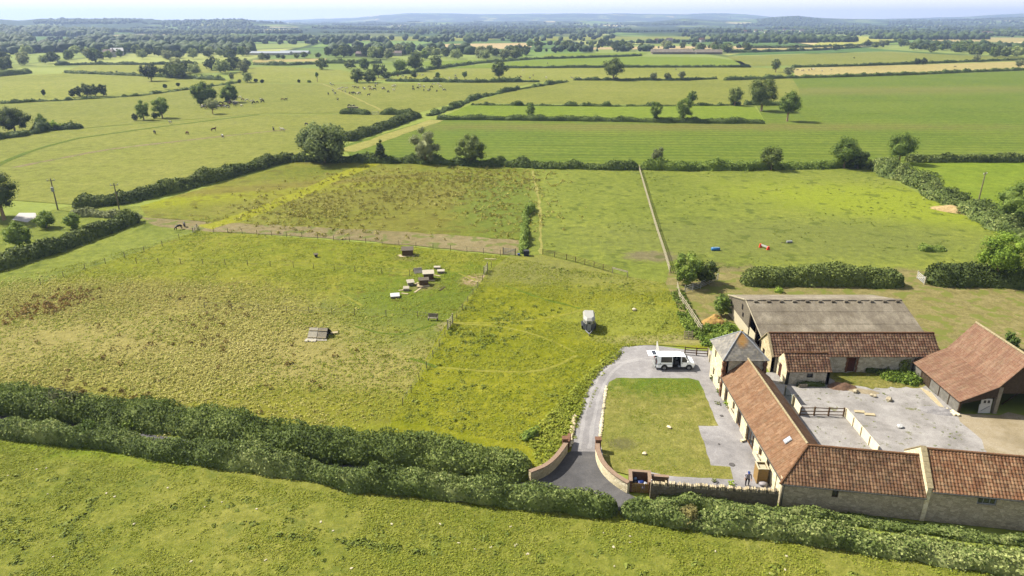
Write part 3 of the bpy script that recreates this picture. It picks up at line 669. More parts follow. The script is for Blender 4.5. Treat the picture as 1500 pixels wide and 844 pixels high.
# --- front range along the lane, in two roofs
fa = math.atan2(-.164, 1.0)
fr = thing('front_range', 'low stone range with mossy pantile roof and blank wall along lane', 'house', (24.75, 52.5, 0), fa)
L1 = 12.1; e1, r1, hw = 2.75, 5.0, 2.85
fo = [(4.35, 4.9, 1.55, 2.35)]
wall((0, 0), (L1, 0), e1, .5, fo).build('wall', M_GREYD, fr); window(fr, (0, 0), (L1, 0), fo[0], .12, M_TIMD, 1)
wall((L1, 2 * hw), (5.4, 2 * hw), e1, .45, [(2, 3, 0, 2)]).build('wall', M_TAN, fr)
wall((0, 2.6), (0, 0.003), e1 - .05, .45).build('end_wall', M_CREAM, fr)
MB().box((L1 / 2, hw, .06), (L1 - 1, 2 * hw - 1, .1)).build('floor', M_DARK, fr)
sl1 = (r1 - e1) / hw
tile_roof((-.25, -.22, e1 - .22 * sl1 + .05), (L1 - .02, -.22, e1 - .22 * sl1 + .05), (L1 - .02, hw, r1), (2.45, hw + .02, r1), T_SOUTH, fr, .29, .33, .058, .04)
tile_roof((L1 - .02, 2 * hw + .2, e1 - .22 * sl1 + .05), (5.4, 2 * hw + .2, e1 - .22 * sl1 + .05), (2.45, hw, r1), (L1 - .02, hw, r1), T_SOUTH, fr, .29, .33, .058, .04)
ridge_caps(((2.4, hw, r1 + .03), (L1, hw, r1 + .03)), M_RIDGE, fr, .13)
ridge_caps(((-.28, -.25, e1 - .1), (2.45, hw, r1 + .04)), M_RIDGE, fr, .13, 'hip')
g_ = MB(); g_.tube([(-.2, -.3, e1 - .16), (L1, -.3, e1 - .2)], .055, 6); g_.tube([(.12, -.24, e1 - .2), (.12, -.12, e1 - .6), (.12, -.10, 0)], .05, 6); g_.build('gutter', M_PIPE, fr)
f2 = thing('taller_range', 'taller stone range with bright pantile roof and coped gable beyond mossy one', 'house', (24.75 + L1 * math.cos(fa), 52.5 + L1 * math.sin(fa), 0), fa)
L2 = 15.0; e2, r2 = 3.45, 5.75; sl2 = (r2 - e2) / hw
fo = [(4.2, 5.75, 2.35, 3.05), (10.5, 11.6, 1.4, 2.3)]
wall((.003, 0), (L2, 0), e2, .5, fo).build('wall', M_GREYD, f2)
for o in fo: window(f2, (0, 0), (L2, 0), o, .12, M_LEAD, 2)
wall((L2, 2 * hw), (0.003, 2 * hw), e2, .45).build('wall', M_TAN, f2)
wall((L2, .003), (L2, 2 * hw - .003), e2, .45).build('end_wall', M_TAN, f2)
gable(0.003, 2 * hw - .003, e2, hw, r2 - .1, L2 - .45, .44, 'y').build('gable', M_TAN, f2)
MB().prism([(0, -.05, .0), (0, 2 * hw + .05, .0), (0, 2 * hw + .05, e2 + .1), (0, hw, r2 + .22), (0, -.05, e2 + .1)], (.36, 0, 0)).build('gable_parapet', M_CREAM, f2)
cp = MB()
for s in (0, 1):
    y0, y1 = (-.1, hw) if s == 0 else (2 * hw + .1, hw)
    for k in range(8):
        t0, t1 = k / 8, (k + .96) / 8; cp.bar((.18, y0 + (y1 - y0) * t0, e2 + .14 + (r2 + .1 - e2) * t0), (.18, y0 + (y1 - y0) * t1, e2 + .14 + (r2 + .1 - e2) * t1), .48, .09)
cp.build('coping', M_MORTAR, f2)
tile_roof((.36, -.22, e2 - .22 * sl2 + .05), (L2, -.22, e2 - .22 * sl2 + .05), (L2, hw, r2), (.36, hw, r2), T_SOUTH2, f2, .29, .33, .058, .04)
tile_roof((L2, 2 * hw + .2, e2 - .22 * sl2 + .05), (.36, 2 * hw + .2, e2 - .22 * sl2 + .05), (.36, hw, r2), (L2, hw, r2), T_SOUTH2, f2, .29, .33, .058, .04)
ridge_caps(((.4, hw, r2 + .03), (L2, hw, r2 + .03)), M_RIDGE, f2, .13)
g_ = MB(); g_.tube([(.4, -.3, e2 - .16), (L2, -.3, e2 - .2)], .055, 6); g_.build('gutter', M_PIPE, f2)

# --- grey fibre cement barn
bx0, bx1, by0, by1, be, br = 33.2, 55.0, 83.5, 98.1, 2.85, 5.05; BW, BD = bx1 - bx0, by1 - by0; bm_ = BD / 2
gbn = thing('grey_barn', 'wide grey corrugated cement-roofed barn behind tiled sheds', 'barn', (bx0, by0, 0))
mb = MB(); nx = int(BW / .18)
for (ya, yb) in ((-.25, bm_), (BD + .25, bm_)):
    vs = []; n_ = nx * 2 + 1
    courses = [0, .33, .3301, .66, .6601, 1.0]
    for j, t in enumerate(courses):
        y_ = ya + (yb - ya) * t; zz = be - .05 + (br - be + .05) * t + (.03 if j % 2 == 0 else 0)
        vs += [(-.2 + (BW + .4) * i / (n_ - 1), y_, zz + (.035 if i % 2 else 0)) for i in range(n_)]
    fs = [(j * n_ + i, j * n_ + i + 1, (j + 1) * n_ + i + 1, (j + 1) * n_ + i) for j in range(len(courses) - 1) for i in range(n_ - 1)]
    r_ = MB().add(vs, fs).build('roof', M_FC, gbn)
mb = MB()
for k in range(12): mb.tube([(.9 + k * 1.82, bm_ - .55, br + .0), (.9 + k * 1.82 + .5, bm_ - .55, br + .0)], .17, 8)
mb.box((BW / 2, bm_, br + .05), (BW + .4, .5, .07)); mb.build('ridge_vents', M_FC, gbn)
# west gable: boarding above, cream blockwork below, an open bay at the near end
zt = lambda y: be - .1 + (br - be - .0) * (1 - abs(y - bm_) / bm_)
gy = 5.0
MB().prism([(0, gy, 1.7), (0, BD, 1.7), (0, BD, be - .1), (0, bm_, br - .12), (0, gy, zt(gy))], (.12, 0, 0)).build('boarding', M_TIMG, gbn)
MB().box((.14, (gy + BD) / 2, .85), (.3, BD - gy, 1.7)).build('blockwork', M_CREAMP, gbn)
for k in range(26):
    y_ = gy + .2 + k * (BD - gy - .3) / 25; MB().box((-.02, y_, (1.72 + zt(y_)) / 2), (.025, .05, zt(y_) - 1.75)).build('cover_strip', M_TIMD, gbn)
for y_ in (gy, 2.2, 0.1): MB().box((.1, y_, zt(y_) / 2), (.2, .22, zt(y_))).build('post', M_TIMD, gbn)
MB().box((.1, 3.6, 1.0), (.06, 2.3, 2.0)).build('sheeted_gate', M_CREAMP, gbn)
MB().bar((-.12, -.3, be - .05), (-.12, bm_, br + .02), .05, .2).bar((-.12, BD + .3, be - .05), (-.12, bm_, br + .02), .05, .2).build('bargeboard', M_CREAMP, gbn)
wn_ = MB(); wn_.box((-.045, 8.3, 3.6), (.06, .45, .8)); wn_.box((-.045, 7.7, 2.6), (.06, .4, .6)); wn_.build('window', M_DARK, gbn)
MB().box((BW / 2, BD - .1, be / 2), (BW - .04, .2, be)).build('back_wall', M_GREY, gbn)
MB().box((BW - .1, bm_, be / 2), (.2, BD - .5, be)).build('end_wall', M_GREY, gbn); gable(0.2, BD - .2, be, bm_, br - .15, BW - .2, .19, 'y').build('gable', M_TIMG, gbn)
MB().box((BW / 2, .1, be / 2 - .05), (BW - .4, .15, be - .1)).build('front_wall', M_GREY, gbn)
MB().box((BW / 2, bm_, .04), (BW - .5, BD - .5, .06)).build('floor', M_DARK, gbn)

# --- long tiled shed in front of the barn
sx0, sx1, sy0, sy1, se, sr = 33.0, 54.2, 78.7, 83.1, 2.45, 4.5; SW, SD = sx1 - sx0, sy1 - sy0; sm = SD / 2
sh = thing('long_shed', 'long stone shed with dark red pantile roof and ivy on its wall', 'shed', (sx0, sy0, 0))
so_ = [(9.75, 10.85, 0, 2.1)]
wall((.003, 0), (SW - .003, 0), se, .45, so_).build('wall', M_GREY, sh); door(sh, (0, 0), (SW, 0), so_[0], M_DOOR, .25)
for s_ in (-1, 1):
    jm = MB()
    for k in range(6): jm.box((10.305 + s_ * (.625 + .06 * (k % 2)), -.012, .18 + k * .36), (.25, .05, .358))
    jm.build('brick_jamb', M_BRICK, sh)
wall((0, SD), (0, 0.0), se, .45, [(1.1, 1.9, .9, 1.9)]).build('end_wall', M_TAN, sh); window(sh, (0, SD), (0, 0), (1.1, 1.9, .9, 1.9), .15, M_DOOR, 0)
gable(0.0, SD, se, sm, sr + .02, 0.0, .45, 'y').build('gable', M_TAN, sh)
wall((SW, 0.0), (SW, SD), se, .45).build('end_wall', M_TAN, sh); gable(0.0, SD, se, sm, sr - .05, SW - .45, .45, 'y').build('gable', M_TAN, sh)
wall((SW, SD), (0, SD), se, .45).build('wall', M_TAN, sh)
ss = (sr - se) / sm
tile_roof((.02, -.25, se - .25 * ss + .06), (SW + .1, -.25, se - .25 * ss + .06), (SW + .1, sm, sr), (.02, sm, sr), T_SHED, sh, .36, .36, .05, .05)
tile_roof((SW + .1, SD + .25, se - .25 * ss + .06), (.02, SD + .25, se - .25 * ss + .06), (.02, sm, sr), (SW + .1, sm, sr), T_SHED, sh, .36, .36, .05, .05)
ridge_caps(((0, sm, sr + .03), (SW + .1, sm, sr + .03)), M_RIDGE, sh, .14)
MB().bar((-.02, -.3, se - .17), (-.02, sm, sr + .06), .3, .07).bar((-.02, SD + .2, se - .1), (-.02, sm, sr + .06), .3, .07).build('verge', M_MORTAR, sh)

# --- small outhouse leaning on the shed
ox0, ox1, oy0, oy1, oe, orr = 33.72, 39.1, 75.45, 78.68, 1.95, 3.55; OW, OD = ox1 - ox0, oy1 - oy0; om = OD / 2
oh = thing('outhouse', 'small tiled stone outhouse with one black window beside the yard', 'outhouse', (ox0, oy0, 0))
oo = [(2.55, 3.3, .95, 1.55)]
wall((.003, 0), (OW - .003, 0), oe, .4, oo).build('wall', M_GREY, oh); window(oh, (0, 0), (OW, 0), oo[0], .15, M_BLACK, 1)
od = [(.75, 1.65, 0, 1.9)]
wall((0, OD), (0, 0), oe, .4, od).build('end_wall', M_CREAM, oh); door(oh, (0, OD), (0, 0), od[0], M_DOOR, .12)
gable(0.0, OD, oe, om, orr + .02, 0, .4, 'y').build('gable', M_CREAM, oh)
wall((OW, 0), (OW, OD), oe, .4).build('end_wall', M_TAN, oh); gable(0.0, OD, oe, om, orr - .04, OW - .4, .4, 'y').build('gable', M_TAN, oh)
os_ = (orr - oe) / om
tile_roof((.06, -.2, oe - .2 * os_ + .06), (OW + .1, -.2, oe - .2 * os_ + .06), (OW + .1, om, orr), (.06, om, orr), T_SHED, oh, .36, .34, .05, .05)
tile_roof((OW + .1, OD - .02, oe + .06), (.06, OD - .02, oe + .06), (.06, om, orr), (OW + .1, om, orr), T_SHED, oh, .36, .34, .05, .05)
ridge_caps(((0, om, orr + .03), (OW + .1, om, orr + .03)), M_RIDGE, oh, .13)
MB().tube([(.15, -.06, oe), (.15, -.06, 0)], .05, 6).build('downpipe', M_PIPE, oh)
MB().box((1.95, -.65, .22), (1.0, .35, .4)).build('trough', M_TIMG, oh)

# --- open barn on the right with a swept pantile roof
hx0, hy0, hy1 = 51.1, 68.75, 78.5; he, hk, hr_ = 1.72, 3.5, 7.0; kx, rx_ = 3.75, 6.55; HD = hy1 - hy0; HE = 13.1
hb = thing('open_barn', 'open-fronted barn with swept pink pantile roof and dark interior', 'barn', (hx0, hy0, 0))
tile_roof((-.35, HD + .1, he - .12), (-.35, -.25, he - .12), (kx, -.25, hk), (kx, HD + .1, hk), T_BARN, hb, .26, .30, .026, .03)
tile_roof((kx, HD + .1, hk), (kx, -.25, hk), (rx_, -.25, hr_), (rx_, HD + .1, hr_), T_BARN, hb, .26, .30, .026, .03)
tile_roof((rx_ + 2.8, -.25, hk), (rx_ + 2.8, HD + .1, hk), (rx_, HD + .1, hr_), (rx_, -.25, hr_), T_BARN, hb, .26, .30, .026, .03)
tile_roof((HE + .3, -.25, he), (HE + .3, HD + .1, he), (rx_ + 2.8, HD + .1, hk), (rx_ + 2.8, -.25, hk), T_BARN, hb, .26, .30, .026, .03)
ridge_caps(((rx_, -.25, hr_ + .03), (rx_, HD + .1, hr_ + .03)), M_MORTAR, hb, .15)
M_CORR = simple('grey_cladding', S(150, 146, 136), .8, .2, .3, 2)
for k in range(5):
    y0_, y1_ = HD * k / 5 + .08, HD * (k + 1) / 5 - .08
    mb = MB().box((0, (y0_ + y1_) / 2, he / 2 - .12), (.1, y1_ - y0_, he - .25))
    for j in range(3): mb.box((-.06, (y0_ + y1_) / 2, .3 + j * .45), (.02, y1_ - y0_, .04))
    mb.build('side_panel', M_TIMD if k == 3 else M_CORR, hb)
for k in range(6): MB().box((.02, HD * k / 5, he / 2 - .08), (.22, .16, he - .1)).build('post', M_TIMD, hb)
MB().box((4.15, .1, (hk - .1) / 2), (.42, .42, hk - .1)).build('post', M_TIMG, hb)
MB().box((9.4, .1, (hk - .3) / 2), (.42, .42, hk - .3)).build('post', M_TIMG, hb)
for x_ in (4.15, 9.4): MB().box((x_, HD * .5, hk / 2), (.3, .3, hk)).build('post', M_TIMD, hb)
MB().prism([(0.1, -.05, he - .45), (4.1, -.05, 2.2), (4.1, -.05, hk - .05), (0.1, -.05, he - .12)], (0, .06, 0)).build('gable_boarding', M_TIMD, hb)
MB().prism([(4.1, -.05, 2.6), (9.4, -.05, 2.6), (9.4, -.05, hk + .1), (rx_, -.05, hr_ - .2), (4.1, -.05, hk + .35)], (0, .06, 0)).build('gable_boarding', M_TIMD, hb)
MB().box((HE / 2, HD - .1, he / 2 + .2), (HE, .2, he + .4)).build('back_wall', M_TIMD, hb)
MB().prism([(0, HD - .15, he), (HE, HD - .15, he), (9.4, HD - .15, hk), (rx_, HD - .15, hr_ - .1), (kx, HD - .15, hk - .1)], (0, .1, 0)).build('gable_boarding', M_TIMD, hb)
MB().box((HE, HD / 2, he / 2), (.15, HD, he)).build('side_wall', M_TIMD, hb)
MB().bar((4.0, .3, 3.0), (9.4, .3, 3.0), .2, .25).bar((5.2, 2.5, .1), (7.5, 3.0, 2.2), .12, .12).bar((6.2, 1.8, .1), (8.4, 2.4, 1.4), .1, .1).build('beam', M_TIMD, hb)
dr = thing('stable_door', 'white stable door with two small square panes leaning in open barn', 'door', (hx0 + 2.35, hy0 - .02, 0))
MB().box((.65, .12, .55), (1.35, .06, 1.1), 0, -.1).build('lower_leaf', M_WHITE, dr)
ul = MB().box((.72, .2, 1.45), (1.25, .06, .66), 0, -.1).build('upper_leaf', M_WHITE, dr)
MB().box((.5, .15, 1.42), (.28, .03, .34), 0, -.1).box((.95, .15, 1.42), (.28, .03, .34), 0, -.1).build('pane', M_GLASS, ul)
MB().bar((.2, .05, .3), (1.2, .1, .95), .1, .03).build('brace', M_STEEL, dr)

# --- far farm sheds and houses
fx0, fx1 = at(956, 79.5), at(1058, 79.5)
fb = thing('farm_shed', 'very long low grey farm shed far off across the pastures', 'barn', (fx0.x, fx0.y, 0))
LB = fx1.x - fx0.x
MB().box((LB / 2, 7, 1.3), (LB, 14, 2.6)).build('wall', M_TIMG, fb)
MB().prism([(-1, -1, 2.6), (-1, 15, 2.6), (-1, 7, 6.4)], (LB * .6, 0, 0)).prism([(LB * .62, -1, 2.5), (LB * .62, 15, 2.5), (LB * .62, 7, 5.8)], (LB * .38 + 1, 0, 0)).build('roof', M_FC, fb)
MB().box((LB * .62, -.3, 1.2), (1.2, .5, 2.4)).build('door', M_WHITE, fb)
M_ROOFG = simple('grey_roof', S(150, 136, 128), .9, .1, .2, .5); M_WALLW = simple('pale_wall', S(232, 226, 212), .9, .1, .1, .5)
M_POLY = simple('polythene', S(196, 204, 208, .36), .4, .4, .1)
def far_house(x, y, wd, dp, e, r, label, name='farmhouse', wall_=None, roof_=None, rz=0.0, cat='house'):
    q = at(x, y); t = thing(name, label, cat, q, rz)
    MB().box((0, dp / 2, e / 2 - .5), (wd, dp, e + 1)).build('wall', wall_ or M_WALLW, t)
    MB().prism([(-wd / 2 - .3, -.4, e), (-wd / 2 - .3, dp + .4, e), (-wd / 2 - .3, dp / 2, r)], (wd + .6, 0, 0)).build('roof', roof_ or M_ROOFG, t)
    if name == 'farmhouse':
        wm = MB()
        for k in range(4):
            for z in (1.3, 3.6): wm.box((-wd / 2 + wd * (k + .5) / 4, -.02, z), (1.0, .1, 1.1))
        wm.build('window', M_GLASS, t); MB().box((wd / 2 - 1, dp / 2, r + .5), (1, .8, 1.8)).build('chimney', M_BRICK, t)
    return t
far_house(158, 84, 12, 9, 6, 9, 'cream farmhouse half hidden in trees, left of the white barn')
far_house(173, 82, 14, 12, 6, 9.5, 'white-roofed barn beside cream farmhouse in the far trees', 'white_barn', M_WALLW, M_WHITE, .5, 'barn')
far_house(395, 80.5, 52, 14, 2.2, 4.4, 'long white polytunnel roofs among far trees, left one', 'polytunnel', M_WALLW, M_POLY, .0, 'polytunnel')
far_house(430, 79.5, 38, 14, 2.2, 4.4, 'short white polytunnel roofs among far trees, right one', 'polytunnel', M_WALLW, M_POLY, .0, 'polytunnel')
far_house(572, 82, 28, 12, 3.5, 6, 'pale roofed farm building in the trees above the cattle field', 'farm_building', M_WALLW, M_ROOFG, .1, 'barn')
far_house(540, 83, 34, 14, 3.5, 6, 'grey roofed farm building in trees, left of pale roofed one', 'farm_building', M_TIMG, M_ROOFG, -.1, 'barn')
far_house(1350, 68, 16, 10, 4, 7, 'white-walled bungalow among trees below the pale stubble strip', 'farmhouse')
for k, (x, y) in enumerate([(1108, 47), (1118, 46.5), (1131, 46), (1139, 47), (1150, 45.5), (1163, 46.5), (1092, 48), (1175, 47), (1124, 49), (1146, 49), (965, 63), (983, 62), (1030, 62), (1062, 61), (1445, 50), (1452, 50.5)]):
    t = far_house(x, y, 12 + k % 3 * 3, 9, 5, 8.5, 'tiny pale house of the distant village', 'village_house', None, M_ROOFG if k % 2 else M_BRICK, (k * 1.3) % 1.5)
    t['group'] = 'pale houses of the distant village'

# ------------------------------------------------------------------ vegetation
K = 1.10
def cards(C, N, size, rng, aspect=(.5, 1.0), tilt=.7, up=0.0):
    """leaf-spray faces at points C facing roughly N"""
    n = len(C); N = N + rng.normal(0, tilt, (n, 3)); N[:, 2] += up; N /= np.linalg.norm(N, axis=1, keepdims=True) + 1e-9
    r = rng.normal(0, 1, (n, 3)); u = np.cross(N, r); u /= np.linalg.norm(u, axis=1, keepdims=True) + 1e-9; v = np.cross(N, u)
    s = (size * rng.uniform(.6, 1.4, n))[:, None] * .5; a = rng.uniform(*aspect, n)[:, None]
    bend = N * (s * .35)
    V = np.stack([C - u * s, C - v * s * a + bend * .5, C + u * s, C + v * s * a + bend], 1).reshape(-1, 3)
    return V, np.arange(4 * n).reshape(n, 4)
def hull(V1, F1, V2, F2): return np.concatenate([V1, V2]), np.concatenate([F1, F2 + len(V1)])
def hedge(label, pts, width, height, size, dens, mat, seed=1, lump=.25, shoots=0, name='hedge', cat='hedge', group=None, taper=True, gaps=0.0, lumpL=None, world=False):
    rs = np.random.default_rng(seed)
    P = np.array([list(p) + [0] if world else list(at(*p)) for p in pts]); seg = np.linalg.norm(np.diff(P[:, :2], axis=0), axis=1); cum = np.concatenate([[0], np.cumsum(seg)]); L = cum[-1]
    lumpL = lumpL or max(1.6, height * .9)
    def frame(s):
        x = np.interp(s, cum, P[:, 0]); y = np.interp(s, cum, P[:, 1]); z = np.interp(s, cum, P[:, 2]); e = .5 + width * .3
        dx = np.interp(np.minimum(s + e, L), cum, P[:, 0]) - np.interp(np.maximum(s - e, 0), cum, P[:, 0]); dy = np.interp(np.minimum(s + e, L), cum, P[:, 1]) - np.interp(np.maximum(s - e, 0), cum, P[:, 1])
        l = np.hypot(dx, dy) + 1e-9; return x, y, z, -dy / l, dx / l
    wob = lambda s: (vnoise(s / (lumpL * 3), s * 0, seed) - .5) * width * .35
    def prof(s, a, k=1.0):
        # a in [0,pi]: ground on one side, over the top, to ground on the other
        lm = 1 + lump * ((vnoise(s / lumpL, a * 1.3, seed) - .5) * 1.5 + (vnoise(s / lumpL * 2.6, a * 3, seed + 5) - .5) * .8)
        hh = 1 + lump * 1.1 * (vnoise(s / (lumpL * 2.2), s * 0, seed + 9) - .5) * 2
        if gaps: hh = hh * np.clip((vnoise(s / (lumpL * 1.8), s * 0 + 7, seed + 3) - gaps) * 4, .25, 1)
        e = np.clip(np.minimum(s, L - s) / (width * .55 + .01), 0, 1) if taper else 1.0
        e = np.sqrt(1 - (1 - e) ** 2) * .85 + .15 if taper else 1.0
        ca, sa = np.cos(a), np.sin(a); p = 2.6
        r = 1 / (np.abs(ca) ** p + np.abs(sa) ** p) ** (1 / p)
        off = ca * r * width / 2 * lm * e * k + wob(s); zz = np.maximum(sa * r * height * hh * lm * e * k, -.05)
        return off, zz
    # core
    ns = max(3, int(L / max(.5, size * 2))); ss = np.linspace(0, L, ns); aa = np.linspace(0, math.pi, 9)
    Sg, Ag = np.meshgrid(ss, aa, indexing='ij'); off, zz = prof(Sg, Ag, .86 if size < .8 else .94)
    x, y, z, nx, ny = frame(Sg); V1 = np.stack([x + nx * off, y + ny * off, z + zz], -1).reshape(-1, 3)
    V1 += rs.normal(0, size * .18, V1.shape)
    ii = np.arange(ns * 9).reshape(ns, 9); F1 = np.stack([ii[:-1, :-1], ii[1:, :-1], ii[1:, 1:], ii[:-1, 1:]], -1).reshape(-1, 4)
    n = int(L * (width * .9 + 2 * height) * dens)
    s = rs.uniform(0, L, n); a = np.arccos(np.clip(rs.uniform(-1.02, 1.02, n), -1, 1)); a = np.where(rs.random(n) < .45, rs.uniform(0, math.pi, n), a)
    off, zz = prof(s, a, rs.uniform(.82, 1.05, n)); x, y, z, nx, ny = frame(s)
    C = np.stack([x + nx * off, y + ny * off, z + np.maximum(zz, .03)], -1); N = np.stack([nx * np.cos(a), ny * np.cos(a), np.sin(a) + .25], -1)
    V2, F2 = cards(C, N, size, rs)
    V, Fc = hull(V1, F1, V2, F2)
    if shoots:
        k = int(L * width * shoots); s = rs.uniform(0, L, k); a = rs.uniform(.8, math.pi - .8, k); off, zz = prof(s, a); x, y, z, nx, ny = frame(s)
        hgt = rs.uniform(.25, .8, k) * height * .22; ang = rs.uniform(0, 6.28, k); wv = size * .35
        B = np.stack([x + nx * off, y + ny * off, z + zz - .1], -1); lean = np.stack([rs.normal(0, .12, k), rs.normal(0, .12, k), np.ones(k)], -1) * hgt[:, None]
        side = np.stack([np.cos(ang), np.sin(ang), 0 * ang], -1) * wv
        V3 = np.stack([B - side * .5, B + lean * .5 - side, B + lean, B + lean * .5 + side], 1).reshape(-1, 3)
        V, Fc = hull(V, Fc, V3, np.arange(4 * k).reshape(k, 4))
    o0 = P[0]; me = npmesh(name, V - o0, Fc); o = link(name, me, mat, None, o0); return tag(o, label, cat, group)

_ICO = {}
def ico(n):
    if n not in _ICO:
        bm = bmesh.new(); bmesh.ops.create_icosphere(bm, subdivisions=n, radius=1); bm.verts.ensure_lookup_table()
        _ICO[n] = (np.array([v.co[:] for v in bm.verts]), np.array([[v.index for v in f.verts] for f in bm.faces])); bm.free()
    return _ICO[n]
def tri2quad(Fv): return np.concatenate([Fv, Fv[:, 2:3]], 1)
def crown_mesh(name, h, wd, size, ncard, seed, bottom=.15, nclump=16, shape='round', core=.52):
    """crown from h*bottom to h, about wd wide, made of leaf sprays on many clumps round small dense cores"""
    rs = np.random.default_rng(seed); zc = h * (1 + bottom) / 2; rz = h * (1 - bottom) / 2; rx = wd / 2
    Cs, Rs = [], []
    for i in range(nclump):
        th = i * 2.39996 + rs.uniform(-.4, .4); zz = 1 - 2 * (i + .5) / nclump + rs.uniform(-.12, .12); zz = max(-.95, min(1, zz))
        q = math.sqrt(max(0, 1 - zz * zz))
        if shape == 'cone': q = (1 - (zz + 1) / 2) ** .8 * 1.0 + .08
        if shape == 'tall': q = q * .9
        k = rs.uniform(.50, .82); r = rs.uniform(.25, .44) * min(rx, rz * 1.1)
        Cs.append((math.cos(th) * q * rx * k, math.sin(th) * q * rx * k, zc + zz * rz * k * 1.02)); Rs.append(r)
    Cs.append((0, 0, zc * .85)); Rs.append(min(rx, rz) * .62)
    Cs = np.array(Cs); Rs = np.array(Rs); per = np.maximum(6, (ncard * Rs ** 2 / (Rs ** 2).sum()).astype(int)); per[-1] = 0
    VV, FF, b = [], [], 0
    iv, if_ = ico(1)
    for i, (c, r) in enumerate(zip(Cs, Rs)):
        v = iv * (r * core if i < nclump else r) * (1 + rs.normal(0, .12, (len(iv), 1))) * [1, 1, .85] + c
        VV.append(v); FF.append(tri2quad(if_) + b); b += len(v)
        n = per[i]
        if n:
            d = rs.normal(0, 1, (n, 3)); d[:, 2] += .25; d /= np.linalg.norm(d, axis=1, keepdims=True)
            C = c + d * (r * (rs.uniform(.6, 1.12, n))[:, None]) * [1, 1, .85]; C[:, 2] = np.maximum(C[:, 2], .12)
            out_ = C - np.array([0, 0, zc]); out_ /= np.linalg.norm(out_, axis=1, keepdims=True) + 1e-6
            v, f = cards(C, d * .8 + out_ * .4, size, rs, tilt=.45); VV.append(v); FF.append(f + b); b += len(v)
    Fq = np.concatenate(FF); V = np.concatenate(VV)
    # drop repeated corner (triangles) properly
    me = bpy.data.meshes.new(name); tri = Fq[:, 2] == Fq[:, 3]
    faces = [tuple(f[:3]) if t else tuple(f) for f, t in zip(Fq.tolist(), tri.tolist())]
    me.from_pydata(V.tolist(), [], faces); me.update(); return me
M_BARK = simple('bark', S(120, 104, 82), .95, .05, .35, 2)
def trunk_mesh(h, wd, seed, bottom=.15):
    rs = random.Random(seed); mb = MB(); r = max(.08, h * .028); top = h * .62
    p0 = [(0, 0, -.2), (rs.uniform(-.1, .1), rs.uniform(-.1, .1), h * .18), (rs.uniform(-.2, .2), rs.uniform(-.2, .2), top)]
    mb.tube(p0, [r * 1.3, r, r * .45], 7)
    for k in range(6):
        a = k * 1.05 + rs.random(); z0 = h * rs.uniform(.16, .42); q = wd * rs.uniform(.22, .36)
        mb.tube([(0, 0, z0), (math.cos(a) * q * .5, math.sin(a) * q * .5, z0 + h * .12), (math.cos(a) * q, math.sin(a) * q, z0 + h * rs.uniform(.2, .36))], [r * .5, r * .36, r * .14], 5)
    return mb.mesh('trunk')
FOL = {
    'oak': foliage('oak_foliage', S(40, 50, 24), S(66, 78, 36), S(108, 118, 60), .25),
    'mid': foliage('mid_green_foliage', S(54, 68, 30), S(84, 102, 44), S(122, 138, 62)),
    'light': foliage('light_green_foliage', S(76, 96, 32), S(118, 140, 50), S(160, 176, 72)),
    'willow': foliage('willow_foliage', S(74, 86, 48), S(108, 120, 72), S(150, 158, 100)),
    'grey': foliage('grey_green_foliage', S(78, 86, 54), S(112, 118, 78), S(146, 150, 104)),
    'dark': foliage('dark_foliage', S(34, 44, 24), S(50, 62, 32), S(80, 92, 48), .2),
    'hedge': foliage('hawthorn_foliage', S(58, 70, 34), S(94, 108, 54), S(166, 170, 110), .35, .2, .45),  # pale end raised so scattered leaves look like sunlit highlights
    'hedge2': foliage('blackthorn_foliage', S(50, 62, 28), S(86, 100, 46), S(146, 156, 88), .35, .2, .3),
    'hedged': foliage('far_hedge_foliage', S(40, 52, 26), S(62, 76, 36), S(94, 108, 52), .35, .6, .2),
    'bramble': foliage('bramble_foliage', S(58, 74, 28), S(92, 110, 42), S(140, 154, 66), .25, .3, .7),
    'nettle': foliage('nettle_foliage', S(64, 84, 30), S(92, 112, 42), S(132, 148, 62), .3, .3, 1.0),
}
def tree(label, x, y, h, wd, kind='mid', size=None, ncard=None, bottom=.12, shape='round', seed=None, name='tree', cat='tree', trunk=True, dx=0, group=None, nclump=18, core=None):
    core = core or (.70 if name == 'bush' or bottom < .03 else .55); nclump = nclump + 6 if name == 'bush' else nclump
    sca = scale_at(y); size = size or max(.28, 1.7 / sca); ncard = ncard or int(min(5200, max(300, 5.0 * wd * h / size ** 2)))
    seed = seed if seed is not None else int(x * 13 + y * 7)
    q = at(x, y); t = thing(name, label, cat, q, 0, group)
    link('crown' if name == 'tree' else 'foliage', crown_mesh('crown', h, wd, size, ncard, seed, bottom, nclump, shape, core), FOL[kind], t)
    if trunk: link('trunk' if name == 'tree' else 'stem', trunk_mesh(h, wd, seed), M_BARK, t)
    return t
def treep(label, x, yb, yt, wpx, kind='mid', **kw):         # sized by its rows in the photo
    s_ = scale_at(yb); h = (yb - yt) / s_ / .93; return tree(label, x, yb, h, wpx / s_, kind, **kw)

